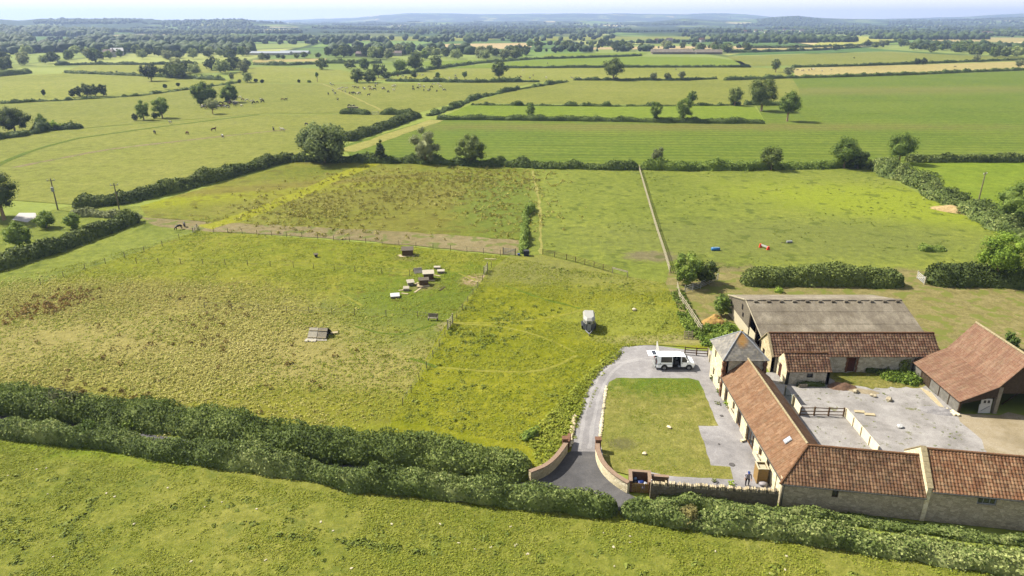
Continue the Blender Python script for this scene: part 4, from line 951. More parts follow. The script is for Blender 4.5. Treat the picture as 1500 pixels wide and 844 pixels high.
# the two big hedges along the lane
hedge('tall dark hedge with upright shoots between the lane and rough field', [(-130, 580), (0, 592), (200, 616), (400, 649), (560, 672), (700, 688), (778, 696)], 4.4, 2.45, .26, 36, FOL['hedge2'], 11, .26, 9, lumpL=2.4)
hedge('long olive hedge bordering the front pasture, left of the drive mouth', [(-130, 622), (0, 633), (180, 656), (400, 690), (640, 723), (800, 738), (904, 748)], 2.4, 1.95, .22, 50, FOL['hedge'], 12, .32, 7, lumpL=2.2)
hedge('short low brambly hedge below the bin store and garden wall', [(909, 751), (960, 757), (1030, 767)], 2.2, 1.35, .22, 50, FOL['hedge'], 33, .3, 3)
hedge('tall leafy hedge bordering the front pasture below the stone ranges', [(1018, 764), (1090, 775), (1180, 788), (1400, 819), (1500, 833), (1720, 863)], 2.5, 1.5, .24, 50, FOL['hedge'], 13, .28, 4)
hedge('low shrubby growth against the foot of the grey garden wall', [(960, 733), (1060, 742), (1160, 753), (1300, 770), (1500, 794), (1600, 806)], 1.3, .7, .2, 50, FOL['hedge'], 14, .5, 2, cat='shrub', name='shrub_row')
hedge('bright green bramble patch growing through the tall dark hedge', [(168, 617), (200, 623), (236, 628)], 3.2, 1.9, .26, 34, FOL['bramble'], 111, .4, 5, name='shrub', cat='shrub')
hedge('grey-brown twiggy patch in the tall dark hedge near the left edge', [(52, 604), (90, 608), (128, 613)], 3.4, 1.95, .24, 36, foliage('twiggy_foliage', S(62, 64, 40), S(92, 94, 62), S(132, 132, 98), .2, .2, .5), 112, .35, 10, name='shrub', cat='shrub')
hedge('rounded lighter bush bulging from the olive front hedge', [(536, 707), (556, 710), (578, 713)], 2.6, 2.1, .24, 44, FOL['hedge'], 113, .3, 4, name='shrub', cat='shrub')
hedge('brownish bramble clump in the short low hedge', [(985, 761), (1005, 764), (1022, 766)], 2.0, 1.5, .22, 44, foliage('brownish_bramble', S(74, 74, 40), S(112, 106, 62), S(150, 140, 92), .3, .2, .5), 114, .4, 4, name='shrub', cat='shrub')
hedge('dark bushy shrub standing up in the olive front hedge', [(112, 646), (126, 648), (142, 651)], 2.6, 2.3, .24, 44, FOL['mid'], 115, .3, 4, name='shrub', cat='shrub')
# near and middle hedges
hedge('clipped dark hedge behind the barns, between two gateways', [(1084, 414), (1200, 415), (1321, 417)], 4.0, 3.0, .34, 26, FOL['oak'], 15, .18, 2)  # darker foliage colour stands in for shade on the camera-facing side
hedge('dark hedge right of the white field gate, under the light tree', [(1353, 413), (1430, 415), (1560, 418)], 4.5, 3.0, .34, 26, FOL['oak'], 16, .25, 2)  # dark foliage colour again paints the shaded front
hedge('wide bushy hedge running diagonally beside the green field', [(1278, 243), (1300, 254), (1345, 275), (1400, 300), (1440, 324), (1500, 352), (1580, 382)], 6.5, 3.0, .45, 16, FOL['hedge'], 17, .5, 2)
hedge('dark boundary hedge behind the weedy field, with trees in it', [(425, 236), (520, 237), (620, 239), (700, 242), (800, 246), (935, 248)], 4.0, 2.0, .5, 13, FOL['hedged'], 18, .35)
hedge('boundary hedge behind the grazed field, below the crops', [(938, 248), (1040, 249), (1150, 247), (1280, 243)], 4.5, 2.3, .5, 13, FOL['mid'], 19, .35)
hedge('tall dark hedge running down to the utility poles', [(108, 306), (180, 296), (260, 279), (340, 256), (430, 233)], 5.0, 3.0, .5, 14, FOL['oak'], 20, .35)
hedge('dark hedge across the left edge below the round bushes', [(-80, 414), (0, 391), (80, 368), (150, 342), (196, 324)], 4.0, 2.6, .45, 16, FOL['oak'], 21, .25)
hedge('short low hedge between the bushes and the pole', [(105, 317), (150, 317), (205, 320)], 2.6, 1.4, .4, 16, FOL['grey'], 22, .4)
hedge('double-topped dark hedge beside the pale grassy path', [(508, 207), (545, 194), (580, 181), (608, 171)], 6, 2.6, .6, 10, FOL['oak'], 23, .25)
hedge('narrow dark hedge beyond the bushy boundary, right of the oak', [(1325, 236), (1400, 237), (1500, 236), (1700, 238)], 4, 2.4, .6, 10, FOL['oak'], 24, .25)
hedge('overgrown strip of bushes between two paddocks', [(768, 372), (768, 352), (768, 335), (770, 318), (780, 306)], 1.6, 1.3, .3, 24, FOL['mid'], 25, .6, 2)
hd = [
    ('dark hedge on the near side of the bright green strip', [(640, 175), (760, 176), (900, 178), (1020, 180), (1120, 181)], 4, 2.0, .25),
    ('broken low hedge on the far side of the bright green strip', [(690, 154), (800, 155), (900, 156), (1010, 155), (1085, 154)], 3.5, 1.5, .5),
    ('short low hedge by the big oak at the crop field edge', [(1090, 154), (1130, 154), (1172, 155)], 4, 2.0, .4),
    ('gappy hedge curving past the cattle field towards the crops', [(628, 170), (665, 158), (700, 143), (760, 131), (830, 120)], 4, 1.8, .45),
    ('thick scrubby hedge above the cattle, left of the curve', [(565, 119), (620, 120), (700, 121), (790, 120)], 5, 2.2, .55),
    ('thin hedge below the great round oak', [(840, 118), (930, 118), (1000, 118), (1050, 116)], 4, 1.8, .4),
    ('dark hedge bordering the hay strip on its near side', [(1060, 118), (1150, 115), (1230, 113), (1330, 110), (1420, 106), (1500, 103), (1700, 97)], 4, 2.2, .35),
    ('long straight hedge behind the great round oak', [(735, 100), (800, 100), (900, 99), (1000, 99), (1100, 99)], 3.5, 2.0, .25),
    ('dark hedge bordering the hay strip on its far side', [(1160, 99), (1250, 97), (1340, 94), (1420, 91), (1500, 88), (1700, 83)], 4, 2.2, .3),
    ('slanting hedge below the round trees in the middle distance', [(560, 112), (600, 107), (640, 101), (700, 93), (780, 87)], 5, 2.4, .35),
    ('thin hedge at the foot of the far long shed', [(780, 87), (860, 85), (940, 82)], 4, 2.2, .35),
    ('dark clipped hedge above the olive pasture, left of the white gate', [(497, 167), (520, 167), (542, 168)], 5, 2.6, .15),
    ('dark clipped hedge above the olive pasture, right of the white gate', [(556, 168), (590, 168), (606, 168)], 5, 2.4, .25),
    ('thin hedge line across the far left pasture below the round copse', [(0, 152), (100, 147), (200, 141), (300, 128), (350, 121)], 3.5, 1.3, .5),
    ('low hedge crossing the far left fields above the copse', [(95, 107), (150, 109), (215, 112), (330, 118)], 4, 2.0, .45),
    ('dark thick hedge at the far left edge above the pale field', [(-40, 114), (0, 112), (45, 107)], 8, 4.0, .3),
    ('far hedge from the pale tree to the left woodland', [(80, 96), (140, 95), (220, 95), (290, 94)], 5, 2.6, .45),
    ('scrubby hedge along the far left tan field', [(370, 95), (420, 96), (480, 93), (560, 93)], 5, 3.0, .5),
    ('bushy strip beside the winding track on the left', [(-30, 206), (0, 203), (30, 199), (70, 191), (122, 187)], 6, 2.4, .6),
    ('hedge bordering the dark wheat field on its far side', [(1000, 76), (1100, 77), (1200, 74), (1260, 70)], 5, 3.0, .4),
    ('hedge under the yellow field', [(1100, 71), (1180, 70), (1260, 67), (1330, 60)], 5, 3.0, .4),
]
for k, (lb, pts, wd, ht, lm) in enumerate(hd):
    ym = sum(p[1] for p in pts) / len(pts); sz = max(.5, 1.5 / scale_at(ym))
    hedge(lb, pts, wd, ht, sz, 1.6 / sz ** 2, FOL['hedged'], 40 + k, lm, gaps=.3 if 'broken' in lb or 'gappy' in lb or 'thin hedge line' in lb else 0)

# named trees and bushes
treep('bright green tree by the corner of the rail fences', 1006, 419, 368, 46, 'bramble', bottom=0, nclump=24)
treep('dark round bush right of the bright green fence-corner tree', 1032, 415, 381, 40, 'oak', bottom=0, name='bush', cat='bush')
treep('dense green bush at the corner of the grey barn', 1056, 463, 429, 29, 'mid', bottom=0, name='bush', cat='bush')
treep('light green spreading tree standing over the right hedge', 1460, 416, 338, 72, 'light', bottom=.12)
treep('dark green bush at the right edge above the diagonal hedge', 1484, 335, 268, 62, 'mid', bottom=0, name='bush', cat='bush', nclump=22)
treep('dark green bush beyond the swept barn roof', 1478, 512, 486, 24, 'mid', bottom=0, name='bush', cat='bush')
treep('round dark oak with small tail of bushes by the diagonal hedge', 1316, 240, 195, 44, 'mid')
treep('leaning bushy tree where the boundary hedges meet', 1236, 246, 205, 46, 'mid', bottom=.05)
treep('dark bush right under the leaning boundary tree', 1256, 247, 222, 30, 'oak', bottom=0, name='bush', cat='bush')
treep('dark rounded tree in the middle of the boundary hedge', 1129, 249, 216, 36, 'oak', bottom=.1)
treep('small pale thin tree in the boundary hedge', 962, 246, 217, 22, 'grey', bottom=.15)
treep('dense dark oak standing in the boundary hedge', 690, 242, 197, 46, 'oak', bottom=.02)
treep('pale feathery tree left of the dense dark oak', 624, 240, 188, 42, 'grey', bottom=0, nclump=14)
treep('small dark conical tree in the boundary hedge', 558, 238, 206, 22, 'oak', bottom=0, shape='cone')
treep('huge spreading willow clump at the corner of the boundary hedges', 476, 238, 184, 88, 'willow', bottom=0, nclump=30, core=.6, size=.75, ncard=5000)
treep('large dark oak cut by the left edge of the picture', 6, 322, 246, 56, 'oak', bottom=.05, nclump=22)
treep('dark oak in the shade behind the left edge oak', -22, 318, 262, 50, 'dark', bottom=0)
treep('round bush nearest the dark left hedge', 30, 364, 324, 40, 'mid', bottom=0, name='bush', cat='bush')
treep('wide low bush near the pale patch of road', 69, 334, 310, 34, 'mid', bottom=0, name='bush', cat='bush')
treep('small dark bush beside the transformer pole', 108, 336, 312, 24, 'mid', bottom=0, name='bush', cat='bush')
treep('low bush at the end of the dark left hedge', 200, 325, 313, 20, 'grey', bottom=0, name='bush', cat='bush', trunk=False)
hedge('low dark bramble mound alone in the grazed field', [(1344, 366), (1364, 366.5), (1386, 367)], 2.6, 1.1, .3, 26, FOL['mid'], 26, .4, name='bush', cat='bush')
mid_trees = [
    ('tall dark oak at the corner of the bright green strip', 1115, 163, 114, 46, 'oak', .08), ('round dark tree left of the tall strip-corner oak', 1076, 155, 129, 24, 'oak', .05),
    ('bushy tree with crooked trunk at the crop field corner', 1153, 178, 137, 36, 'mid', .2), ('small round tree alone on the bright strip hedge', 777, 175, 152, 16, 'mid', .1),
    ('narrow tree on the bright strip hedge, left of the forked one', 960, 179, 149, 19, 'mid', .05), ('forked ragged tree on the bright strip hedge', 1001, 179, 142, 25, 'mid', .05),
    ('small tree behind the forked ragged one', 1013, 153, 135, 16, 'mid', .1),
    ('great round oak standing in the pale pasture', 898, 118, 87, 36, 'oak', .1), ('dense oak at the left end of the pale pasture', 731, 118, 91, 25, 'oak', .1),
    ('small tree in the hay strip corner', 1136, 106, 87, 15, 'oak', .1), ('pale rounded tree beside the hay strip', 1155, 112, 98, 17, 'grey', .1),
    ('little pale tree right of the great oak, first of three', 957, 118, 107, 13, 'grey', .15), ('thin bare-looking tree right of the great oak, second of three', 977, 118, 108, 12, 'grey', .3), ('little pale tree right of the great oak, third of three', 998, 118, 105, 13, 'grey', .2),
    ('left tree of the dark cluster above the cattle', 524, 121, 101, 22, 'oak', .0), ('middle tree of the dark cluster above the cattle', 542, 121, 103, 24, 'oak', .0), ('back tree of the dark cluster above the cattle', 555, 114, 95, 26, 'oak', .05), ('right small tree of the dark cluster above the cattle', 566, 117, 106, 12, 'oak', .05),
    ('rounded tree on the tan field hedge, left of the pair', 472, 102, 86, 22, 'oak', .0), ('dark rounded tree of the pair behind the cattle cluster, left', 513, 101, 88, 22, 'oak', .0), ('pale rounded tree of the pair behind the cattle cluster, right', 534, 102, 87, 18, 'mid', .0),
    ('airy tree on the slanting hedge, left of the big dark one', 586, 108, 88, 24, 'mid', .1), ('big dark tree on the slanting hedge', 609, 105, 80, 27, 'oak', .05), ('dark tree on the slanting hedge, right of the big one', 640, 101, 84, 21, 'oak', .05),
    ('small round tree beside the cattle hedge', 607, 116, 105, 10, 'oak', .15), ('sapling in the cattle hedge, left one', 641, 117, 107, 8, 'mid', .3), ('sapling in the cattle hedge, right one', 681, 117, 106, 8, 'mid', .3),
    ('solitary spreading oak on the far left pasture', 222, 119, 95, 34, 'dark', .08),
    ('large tree above the huddled cattle, left of two', 301, 154, 122, 40, 'mid', .0), ('rounded tree above the huddled cattle, right of two', 337, 150, 125, 28, 'mid', .0), ('pale sparse tree in front of the huddled cattle', 312, 167, 146, 22, 'grey', .25),
    ('upright tree on the left pasture, first of two', 211, 176, 148, 20, 'mid', .02), ('upright tree on the left pasture, second of two', 238, 173, 144, 24, 'mid', .02),
    ('tiny dark bush left of the two upright trees', 198, 177, 167, 9, 'dark', 0), ('tiny dark bush between the two upright trees', 227, 174, 166, 9, 'dark', 0),
    ('large dark bush cluster at the far left edge', 22, 193, 158, 50, 'oak', 0), ('rounded bush right of the far left dark cluster', 62, 188, 168, 18, 'mid', 0), ('pale low bush on the left hedge strip', 80, 190, 178, 16, 'light', 0), ('dark low bush at the tip of the left hedge strip', 97, 188, 180, 24, 'mid', 0), ('rounded low bush behind the far left cluster', -12, 196, 172, 30, 'oak', 0),
    ('small dark sapling on the far left pasture', 65, 142, 131, 6, 'dark', .1),
    ('copse tree on the left pasture, the small left end', 107, 143, 130, 10, 'dark', .0), ('copse tree on the left pasture, second from its left end', 116, 142, 127, 12, 'oak', .0), ('copse tree on the left pasture, the tallest', 128, 141, 123, 18, 'oak', .0), ('copse tree on the left pasture, right of the tallest', 140, 141, 125, 15, 'oak', .0), ('copse tree on the left pasture, the right end', 152, 141, 123, 14, 'dark', .0),
    ('pale small tree near the cattle path, above the huddle', 363, 121, 106, 16, 'willow', .05), ('tiny dark round tree left of the pale small tree', 351, 122, 117, 5, 'dark', .1), ('tiny dark round tree right of the pale small tree', 375, 121, 116, 6, 'dark', .1), ('second tiny dark round tree right of the pale small tree', 384, 122, 117, 5, 'dark', .1), ('slim pale sapling near the cattle path', 340, 119, 107, 8, 'grey', .1),
    ('tiny heart-shaped dark tree on the left hedge line', 242, 131, 124, 6, 'dark', .3), ('tiny dark tree on the left hedge line, right of heart-shaped one', 261, 128, 122, 6, 'dark', .3),
    ('thin standard sapling alone in the cattle pasture', 465, 120, 107, 5, 'mid', .5), ('tiny dark bush in the cattle pasture, left of the sapling', 438, 121, 117, 4, 'dark', 0), ('low dark bush in the cattle pasture beside the sapling', 453, 121, 118, 6, 'mid', 0),
    ('pale tree on the far hay hedge', 1430, 91, 81, 13, 'grey', .2), ('dark double tree on the far hay hedge, left half', 1343, 95, 86, 10, 'dark', 0), ('dark double tree on the far hay hedge, right half', 1353, 95, 86, 8, 'dark', 0), ('pale thin tree at the right end of the hay strip', 1492, 101, 88, 14, 'grey', .15),
    ('tiny dark tree near the far tan strip', 1167, 70.5, 66, 5, 'dark', 0), ('low dark tree at the wheat field edge', 1225, 74, 67, 11, 'dark', 0),
]
for lb, x, yb, yt, wp, kd, bt in mid_trees: treep(lb, x, yb, yt, wp, kd, bottom=bt)

# woods and hedgerow trees in the distance: individual trees, copied from a few grown ones
protos = []
for k, (kd, sh_) in enumerate([('oak', 'round'), ('mid', 'round'), ('oak', 'tall'), ('willow', 'round'), ('dark', 'round'), ('grey', 'round'), ('mid', 'tall'), ('oak', 'round')]):
    protos.append((crown_mesh('crown', 10, 10.5 if sh_ == 'round' else 7.5, 1.5, 420, 300 + k, 0.0, 14, sh_), FOL[kd]))
protos_me = []
for me, mt in protos: me.materials.append(mt); protos_me.append(me)
rz_ = random.Random(77)
zones = [
    (14, [(0, 80), (130, 78), (130, 95), (0, 106)], (9, 13), 'woodland trees below the dark plantation'),
    (34, [(130, 74), (370, 78), (366, 88), (200, 89), (130, 92)], (9, 13), 'woodland belt trees on the left'),
    (14, [(248, 108), (362, 98), (362, 107), (250, 117)], (9, 13), 'trees of the dark grove above the huddled cattle'),
    (9, [(380, 86), (475, 84), (475, 87), (380, 89)], (5, 8), 'small trees along the polytunnel hedge'),
    (34, [(476, 80), (560, 77), (690, 80), (690, 88), (560, 90), (476, 86)], (9, 14), 'trees round the farm buildings above the cattle field'),
    (16, [(692, 76), (765, 76), (785, 88), (705, 88)], (9, 14), 'trees at the corner of the stubble field'),
    (30, [(760, 68), (900, 66), (955, 75), (800, 79)], (9, 14), 'trees before the far long shed'),
    (22, [(965, 70), (1095, 68), (1098, 77), (1062, 78)], (8, 12), 'trees behind the far long shed'),
    (34, [(1320, 72), (1400, 70), (1500, 80), (1500, 86), (1440, 84), (1370, 78)], (9, 14), 'trees of the dark wood on the right'),
    (9, [(1258, 69), (1330, 64), (1330, 71), (1262, 71.5)], (8, 12), 'trees under the yellow field'),
    (12, [(1118, 66), (1228, 56), (1230, 59), (1122, 69)], (8, 12), 'trees left of the yellow field'),
]
for n_, poly, hr, grp in zones:
    xs = [p[0] for p in poly]; yq = [p[1] for p in poly]; k = 0; tries = 0
    while k < n_ and tries < 4000:
        tries += 1; x = rz_.uniform(min(xs), max(xs)); y = rz_.uniform(min(yq), max(yq)); ins = False
        for i in range(len(poly)):
            (xa, ya), (xb, yb_) = poly[i], poly[i - 1]
            if (ya > y) != (yb_ > y) and x < (xb - xa) * (y - ya) / (yb_ - ya) + xa: ins = not ins
        if not ins: continue
        k += 1; i = rz_.choice([0, 0, 1, 2, 4, 7, 7, 3, 5, 6]); s_ = rz_.uniform(*hr) / 10
        o = link('tree', protos_me[i], None, None, at(x, y)); o.scale = (s_ * rz_.uniform(.9, 1.25), s_ * rz_.uniform(.9, 1.25), s_); o.rotation_euler = (0, 0, rz_.uniform(0, 6.28))
        tag(o, 'one of the ' + grp, 'tree', grp)

# far-off woods and hedgerows that read as one mass
rs = np.random.default_rng(5)
Xs, Ys, Hs = [], [], []
def add_line(x0, y0, x1, y1, gap, hh, cov=.75):
    L = math.hypot(x1 - x0, y1 - y0); n = int(L / gap); t = (np.arange(n) + rs.uniform(-.3, .3, n)) / max(n, 1); keep = rs.random(n) < cov
    Xs.append((x0 + (x1 - x0) * t)[keep]); Ys.append((y0 + (y1 - y0) * t)[keep]); Hs.append(rs.uniform(hh * .6, hh * 1.3, keep.sum()))
for k in range(125):                                   # hedgerows
    y0 = 950 * (9.5 ** rs.random()); x0 = rs.uniform(-.9, .9) * y0; L = rs.uniform(150, 500); a = rs.choice([0.15, 1.35]) + rs.normal(0, .18)
    if y0 < 2200 and k % 3: y0 += 1300
    add_line(x0, y0, x0 + L * math.cos(a), y0 + L * math.sin(a), 7, rs.uniform(4, 9), rs.uniform(.5, 1))
for k in range(34):                                    # woods and copses
    y0 = 1500 * (6.5 ** rs.random()); x0 = rs.uniform(-.85, .85) * y0; rx_w = rs.uniform(60, 330) * (y0 / 4000 + .3); ry_w = rx_w * rs.uniform(.3, .7); n = int(rx_w * ry_w / 70)
    n = min(n, 260); t = rs.uniform(0, 6.28, n); r = np.sqrt(rs.random(n)); Xs.append(x0 + rx_w * r * np.cos(t)); Ys.append(y0 + ry_w * r * np.sin(t)); Hs.append(rs.uniform(8, 15, n))
def px_area(poly, n, hh):
    xs = [p[0] for p in poly]; yq = [p[1] for p in poly]; X, Y = [], []
    while len(X) < n:
        x = rs.uniform(min(xs), max(xs)); y = rs.uniform(min(yq), max(yq)); ins = False
        for i in range(len(poly)):
            (xa, ya), (xb, yb_) = poly[i], poly[i - 1]
            if (ya > y) != (yb_ > y) and x < (xb - xa) * (y - ya) / (yb_ - ya) + xa: ins = not ins
        if ins: q = at(x, y); X.append(q.x); Y.append(q.y)
    Xs.append(np.array(X)); Ys.append(np.array(Y)); Hs.append(rs.uniform(hh * .7, hh * 1.25, n))
px_area([(-40, 42), (0, 41), (60, 43), (140, 47), (165, 50), (150, 54), (110, 54.5), (45, 53), (-40, 52)], 520, 15)
px_area([(-40, 53), (30, 53), (46, 60), (48, 69), (-40, 70)], 300, 15)
px_area([(118, 63), (150, 52), (165, 51), (150, 60), (120, 68)], 120, 12)
px_area([(100, 66), (120, 66), (120, 76), (0, 80), (0, 72)], 160, 12)
px_area([(380, 58), (600, 56), (760, 50), (900, 48), (900, 60), (780, 62), (640, 64), (380, 66)], 170, 11)
px_area([(560, 36), (780, 34), (930, 36), (900, 44), (600, 45)], 330, 13)
px_area([(600, 47), (760, 45), (900, 46), (900, 50), (600, 51)], 140, 12)
px_area([(1230, 52), (1340, 42), (1500, 44), (1500, 55), (1440, 54), (1320, 58)], 150, 12)
px_area([(1000, 50), (1230, 44), (1230, 52), (1110, 58), (1000, 60)], 90, 10)
px_area([(1110, 30), (1140, 27), (1170, 26), (1200, 29), (1205, 36), (1110, 37)], 400, 14)
px_area([(1300, 33), (1500, 30), (1500, 42), (1300, 42)], 230, 14)
px_area([(130, 67), (370, 73), (368, 80), (130, 76)], 170, 12)
px_area([(480, 73), (600, 71), (690, 75), (690, 80), (480, 80)], 70, 12)
px_area([(1330, 66), (1500, 74), (1500, 80), (1340, 72)], 60, 12)
px_area([(235, 34), (310, 31), (370, 33), (380, 44), (300, 48), (240, 42)], 260, 12)
px_area([(60, 29), (80, 29), (130, 29), (190, 30), (190, 36), (60, 34)], 200, 12)
Xs = np.concatenate(Xs); Ys = np.concatenate(Ys); Hs = np.concatenate(Hs)
kk = (Ys > 900); Xs, Ys, Hs = Xs[kk], Ys[kk], Hs[kk]; Zs = terr(Xs, Ys)
iv, if_ = ico(1); n = len(Xs); jit = 1 + rs.normal(0, .2, (n, len(iv), 1)); sx_ = (Hs * rs.uniform(.45, .75, n))
V = iv[None] * jit * np.stack([sx_, sx_, Hs * .55], -1)[:, None, :] + np.stack([Xs, Ys, Zs + Hs * .42], -1)[:, None, :]
Fv = (if_[None] + (np.arange(n) * len(iv))[:, None, None]).reshape(-1, 3)
FARW = foliage('far_woodland_foliage', S(36, 48, 26), S(54, 68, 34), S(84, 98, 46), .1, 0, .004)
tag(link('far_woodland', npmesh('far_woodland', V.reshape(-1, 3), Fv), FARW), 'distant woods and hedgerow trees fading into haze towards the hills', 'woodland', None, 'stuff')

# ------------------------------------------------------------------ grass tussocks, weeds
K = 0.80
def inpoly(X, Y, poly):
    ins = np.zeros(len(X), bool)
    for i in range(len(poly)):
        (xa, ya), (xb, yb_) = poly[i], poly[i - 1]
        with np.errstate(divide='ignore', invalid='ignore'):
            c = ((ya > Y) != (yb_ > Y)) & (X < (xb - xa) * (Y - ya) / (yb_ - ya + 1e-12) + xa)
        ins ^= c
    return ins
def tufts(name, label, cat, poly, n, hh, ww, mat, seed, blades=6, clump=(6, .5), world=False, up=False, edge=0):
    rs = np.random.default_rng(seed); P = poly if world else [tuple(at(*p))[:2] for p in poly]; P = [tuple(p[:2]) for p in P]
    xa, xb = min(p[0] for p in P), max(p[0] for p in P); ya, yb_ = min(p[1] for p in P), max(p[1] for p in P)
    X = np.empty(0); Y = np.empty(0)
    for _ in range(80):
        x = rs.uniform(xa, xb, n * 2); y = rs.uniform(ya, yb_, n * 2)
        d = vnoise(x / clump[0], y / clump[0], seed) * .55 + vnoise(x / clump[0] * 3.1, y / clump[0] * 3.1, seed + 1) * .3 + vnoise(x / clump[0] * 9, y / clump[0] * 9, seed + 2) * .15
        ok_ = np.ones(len(x), bool)
        for (x0, y0, x1, y1, wd_) in TRACKS:
            dx, dy = x1 - x0, y1 - y0; t = np.clip(((x - x0) * dx + (y - y0) * dy) / (dx * dx + dy * dy + 1e-9), 0, 1); ok_ &= np.hypot(x - x0 - t * dx, y - y0 - t * dy) > wd_
        k = ok_ & inpoly(x, y, P) & (rs.random(len(x)) < np.clip((d - clump[1]) * 3.0 + .25, 0.02, 1) ** 1.5)
        X = np.concatenate([X, x[k]]); Y = np.concatenate([Y, y[k]])
        if len(X) >= n: break
    X, Y = X[:n], Y[:n]; n = len(X); B = blades
    if edge: X = X + rs.normal(0, edge, n); Y = Y + rs.normal(0, edge, n)
    h = rs.uniform(*hh, n)[:, None]; wd = rs.uniform(*ww, n)[:, None]
    a = rs.uniform(0, 6.28, (n, B)); r = np.sqrt(rs.random((n, B))); bx = X[:, None] + np.cos(a) * r * wd * .5; by = Y[:, None] + np.sin(a) * r * wd * .5
    bz = .02 + h * (1 - r ** 2) * rs.uniform(.4, 1.0, (n, B))
    C = np.stack([bx, by, bz], -1).reshape(-1, 3); k = .55 if up else .45
    N = np.stack([np.cos(a) * r * k * 2, np.sin(a) * r * k * 2, np.ones((n, B)) * (.55 if up else 1)], -1).reshape(-1, 3)
    V, Fc = cards(C, N, 1.0, rs, (.25, .6), .30 if not up else .5)
    sz = np.repeat((wd * .48 * np.ones((n, B))).reshape(-1), 4)[:, None]; cc = np.repeat(C, 4, 0); V = cc + (V - cc) * sz
    V[:, 2] = np.maximum(V[:, 2], .015)
    return tag(link(name, npmesh(name, V, Fc), mat), label, cat, None, 'stuff')
F_TAN = foliage('dry_grass', S(154, 154, 74), S(178, 172, 94), S(214, 204, 138), .35, 0, .15)
F_GRASS = foliage('green_grass', S(120, 134, 40), S(150, 156, 58), S(176, 174, 82), .35, 0, .2)
F_DOCK = foliage('dock_weed', S(108, 92, 48), S(132, 114, 60), S(150, 134, 74), .2, 0, .3)
F_WEED = foliage('dark_weed', S(92, 106, 38), S(116, 126, 50), S(138, 140, 66), .2, 0, .4)
tufts('dry_grass', 'long dry tan grass lying in the rough pasture', 'grass', [(-100, 430), (95, 412), (330, 425), (600, 460), (560, 560), (480, 628), (200, 595), (-100, 575)], 19000, (.12, .34), (.3, .65), F_TAN, 61, 6, (13, .45), edge=3.0)
tufts('green_grass', 'tufted green grass of the rough pasture', 'grass', [(-100, 440), (290, 340), (745, 376), (650, 480), (575, 612), (480, 630), (-100, 575)], 20000, (.08, .22), (.25, .55), F_GRASS, 62, 5, (5, .36))
tufts('dock_weeds', 'rusty brown dock plants scattered in the rough pasture', 'weeds', [(-100, 450), (95, 420), (330, 440), (560, 500), (480, 620), (200, 590), (-100, 575)], 200, (.35, .8), (.4, .9), F_DOCK, 63, 16, (9, .52), up=True)
tufts('dock_weeds', 'dense patch of red-brown docks by the left boundary', 'weeds', [(0, 465), (30, 450), (75, 435), (120, 425), (138, 438), (100, 452), (30, 470), (0, 478)], 130, (.4, .9), (.4, .9), foliage('red_dock', S(122, 96, 52), S(144, 116, 64), S(158, 140, 80), .2, 0, .3), 64, 14, (2, .2), up=True, edge=1.0)
tufts('brown_weeds', 'brownish weeds spread through the weedy field', 'weeds', [(330, 312), (440, 262), (560, 245), (770, 250), (765, 345), (430, 330)], 1900, (.35, .8), (.6, 1.3), foliage('brown_weed', S(134, 128, 58), S(152, 146, 70), S(168, 162, 84), .2, 0, .15), 65, 9, (14, .44), up=True, edge=6.0)
tufts('dark_weeds', 'dark thistle clumps dotted over the grazed fields', 'weeds', [(790, 250), (1270, 247), (1430, 330), (1400, 395), (980, 395), (800, 372)], 600, (.08, .22), (.3, .8), F_WEED, 66, 10, (10, .5))
tufts('dark_weeds', 'dark weed clumps dotted over the bright paddock', 'weeds', [(745, 380), (920, 410), (1000, 470), (900, 510), (840, 640), (700, 640), (590, 610), (655, 480)], 260, (.12, .35), (.4, 1.0), F_WEED, 67, 10, (8, .45))
tufts('green_grass', 'short tufted grass of the bright paddock', 'grass', [(745, 378), (975, 415), (1020, 495), (900, 512), (840, 650), (780, 655), (575, 615), (650, 480)], 15000, (.06, .16), (.2, .45), F_GRASS, 68, 5, (4, .33))
tufts('green_grass', 'grazed grass tufts of the front pasture', 'grass', [(-80, 638), (0, 645), (180, 668), (470, 720), (640, 735), (905, 757), (1100, 786), (1500, 848), (1300, 900), (-60, 900)], 30000, (.04, .11), (.14, .36), F_GRASS, 69, 5, (3, .34))
tufts('dark_weeds', 'row of dark green clumps crossing the front pasture', 'weeds', [(395, 783), (480, 788), (560, 797), (625, 807), (624, 812), (555, 803), (470, 793), (395, 787)], 46, (.15, .3), (.4, .8), F_WEED, 70, 12, (1.5, .45))
tufts('dark_weeds', 'dark lush clumps scattered in the front pasture', 'weeds', [(-60, 680), (470, 745), (900, 785), (1400, 860), (1300, 900), (-60, 900)], 200, (.05, .12), (.4, 1.0), F_WEED, 71, 12, (6, .5))
tufts('lawn_grass', 'short grass of the drive lawn', 'grass', [(886, 650), (890, 575), (905, 558), (1005, 558), (1020, 562), (1046, 620), (1020, 622), (1036, 685), (1066, 690), (1068, 699), (975, 694), (890, 684)], 2500, (.03, .06), (.12, .25), F_GRASS, 72, 5, (3, .5))
tufts('verge_grass', 'rank grass on the bank beside the drive', 'grass', [(775, 640), (850, 560), (905, 508), (915, 512), (875, 560), (845, 620), (832, 650), (815, 670), (790, 690)], 1500, (.2, .5), (.4, .8), F_GRASS, 73, 6, (3, .3))
tufts('yard_weeds', 'nettles and weeds in front of the long shed', 'weeds', [(46.5, 78.4), (50.8, 78.4), (51, 76), (49.5, 75.2), (47, 76.2)], 150, (.4, .9), (.5, 1.0), FOL['nettle'], 74, 16, (2, .2), True, up=True)
tufts('yard_weeds', 'thin weeds growing through the yard gravel', 'weeds', [(33, 75), (50, 75), (50, 66), (46, 56), (36, 56), (32, 66)], 130, (.04, .1), (.12, .32), F_WEED, 75, 8, (2.5, .55), True)
